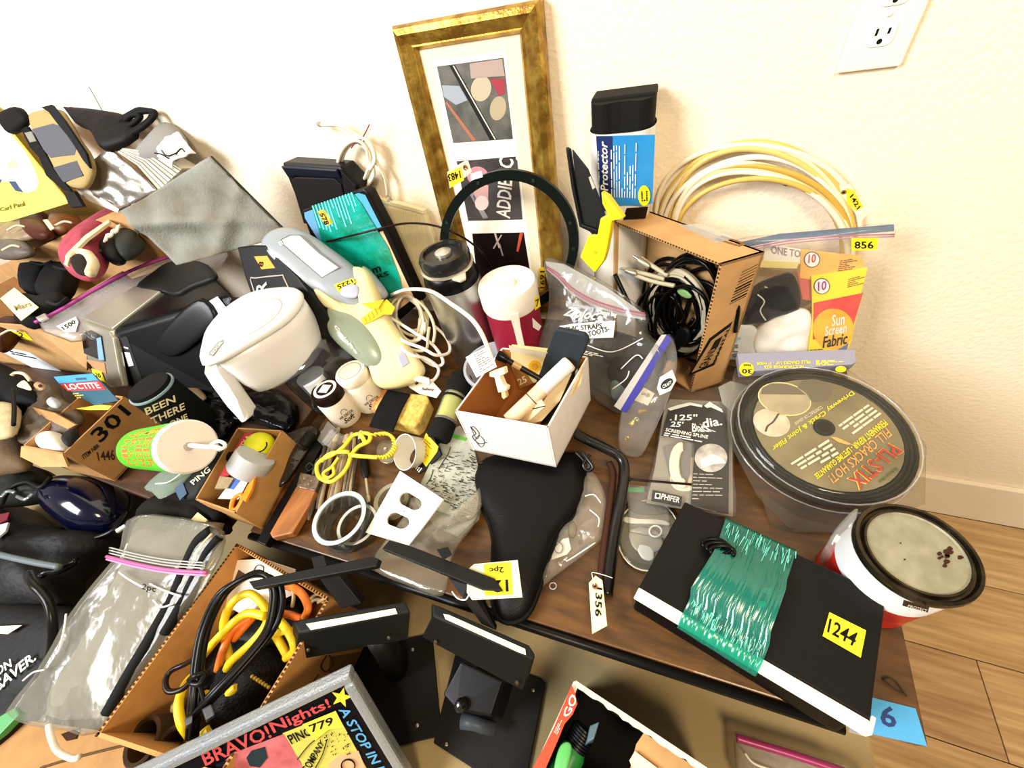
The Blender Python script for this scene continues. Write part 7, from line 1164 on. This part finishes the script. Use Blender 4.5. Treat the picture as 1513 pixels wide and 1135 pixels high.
hexa('knob_box', [p(654, 1026, -.07), p(681, 976, -.06), p(744, 1006, -.06), p(726, 1060, -.07), p(673, 1048, -.07)], [dn(p(x, y, -.07), LOW + .006) for x, y in ((654, 1026), (681, 976), (744, 1006), (726, 1060), (673, 1048))], M('#0e0d0d', .35), B_, bevel=.004)
lathe('knob', p(684, 1040, -.068), V((-.2, -.4, .8)), [(.008, 0), (.009, .006), (.007, .012), (.003, .014)], M('#2a2826', .2, coat=.5), B_, 20); tube('grey_rod', [p(682, 1066, -.12), p(700, 1068, -.12), p(730, 1078, -.13)], .01, M('#3c4248', .4), B_, sub=1, k=12)
for q in ((788, 1020), (660, 1100)): lathe('screw', p(*q, LOW + .006), (0, 0, 1), [(.003, 0), (.0025, .002), (.001, .0025)], M('#8a8272', .3, metal=.8), B_, 10)
tube('tag_string', pp([(668, 874, .055), (676, 884, .06), (688, 886, .06), (694, 876, .07), (698, 866, .075)]), .0011, M('#f0ece2', .7), B_)
ptt = PZ(.078); hangtag('paper_tag', 'white tag with yellow label reading 2pc tied to the nearer black stand', ptt, [(691, 842), (701, 834), (765, 828), (772, 883), (698, 887), (690, 876)], [(715, 834), (755, 831), (758, 879), (717, 881)], '2pc', [(745, 847), (724, 848), (723, 838), (744, 836)], (698, 862), 2.5, M('#f6e01e', .7), '12', [(752, 875), (728, 877), (727, 859), (751, 857)])
# torn red carton with glue bottle
K_, E_, W_2 = p(850, 1008, -.03), p(1060, 1148, -.03), p(785, 1150, -.03); rim = [K_, E_, E_ + (W_2 - K_), W_2]; o = thing('torn_carton', 'torn white edged carton with red printed side at the bottom of the picture', 'carton', dn(K_ + (E_ - K_) * .5, LOW)); openbox(o, rim, [dn(q, LOW + .004) for q in rim], .004, M('#1a1512', .9))
for a, b, sd_ in ((K_, E_, 3), (K_, W_2, 5)):
    rr = random.Random(sd_); N_ = 26; vs = []; fs = []; pr_ = (b - a).cross(V((0, 0, 1))).normalized()
    if (CAM - a).dot(pr_) < 0: pr_ = -pr_
    for i in range(N_ + 1): q = a + (b - a) * (i / N_); e = .003 + .003 * rr.random(); vs += [q - pr_ * .002 + V((0, 0, .001)), q + pr_ * e + V((0, 0, .002)), q + pr_ * e - V((0, 0, .006)), q - pr_ * .002 - V((0, 0, .006))]
    for i in range(N_):
        for j in range(4): fs.append((i * 4 + j, i * 4 + (j + 1) % 4, i * 4 + 4 + (j + 1) % 4, i * 4 + 4 + j))
    raw('torn_edge', vs, fs, M('#e6dcca', .9), o)
plw = P3(K_ + V((0, 0, -.001)), W_2, p(846, 1012, -.02)); plw = PZ(-.024); slab('red_side', tq(plw, [(845, 1012), (850, 1026), (853, 1040), (846, 1056), (834, 1070), (826, 1090), (806, 1136), (786, 1150), (780, 1150), (818, 1076)]), .002, M('#d8421e', .5), o); text('GO', tq(plw, [(830, 1060), (845, 1022), (853, 1034), (842, 1058)], .001), WHT, o); lines(plw, [(818, 1082), (828, 1062), (833, 1066), (824, 1086)], 3, M('#f2d8c8', .6), o, lift=.001)
slab('inner_flap', [p(x, y, -.05) for x, y in ((940, 1100), (952, 1082), (1000, 1108), (1045, 1150), (985, 1180), (930, 1140))], .003, CARD, o); slab('cream_paper', [p(x, y, -.045) for x, y in ((930, 1124), (938, 1110), (975, 1138), (970, 1160), (940, 1150))], .001, M('#efe0b8', .7), o)
a, b = p(826, 1150, -.06), p(868, 1068, -.05); ax = b - a; L = ax.length; o = thing('glue_tube', 'green plastic bottle with black ribbed neck and grey cap in the torn carton', 'bottle', a); r = .017
lathe('bottle_body', a, ax, [(r * .9, -.08), (r, -.07), (r, L * .45), (r * .85, L * .55)], M('#1f7a32', .35), o, 28); pillow('green_grip', [p(x, y, -.03) for x, y in ((818, 1140), (826, 1105), (838, 1096), (845, 1106), (838, 1140), (826, 1160))], .004, M('#57b25c', .4), o)
for k_ in range(6): lathe('neck_rib', a + ax * (.56 + k_ * .05), ax, [(r * .8, 0), (r * .95, .001), (r * .95, .003), (r * .8, .004)], M('#15191f', .4), o, 24)
lathe('neck', a + ax * .5, ax, [(r * .8, 0), (r * .8, L * .4)], M('#15191f', .4), o, 24); hexa('grey_cap', [p(872, 1072, -.03), p(886, 1066, -.03), p(878, 1092, -.03), p(866, 1100, -.03)], [p(870, 1078, -.05), p(884, 1072, -.05), p(876, 1098, -.05), p(862, 1104, -.05)], M('#4a6470', .4), o, bevel=.002)
# magenta sealed bag
pmb = PZ(LOW + .03); o = thing('magenta_zip_bag', 'clear zip bag with magenta seal at the bottom right on the tan table', 'bag', pmb.at(1170, 1120)); pillow('bag_film', tq(pmb, [(1084, 1096), (1092, 1080), (1150, 1098), (1240, 1128), (1300, 1160), (1260, 1200), (1110, 1190)]), .02, CLEAR(body=.3, gloss=.25, bump=.6, bs=45, bodyc='#b8ad98'), o, amp=.008, ns=30, sub=2); tube('magenta_seal', tq(pmb, [(1084, 1090), (1110, 1098), (1150, 1110), (1200, 1126), (1240, 1140)], .016), .005, M('#8e2454', .35), o); tube('film_fold', tq(pmb, [(1095, 1112), (1110, 1128), (1150, 1140)], .02), .0015, M('#d9d0bd', .3), o)
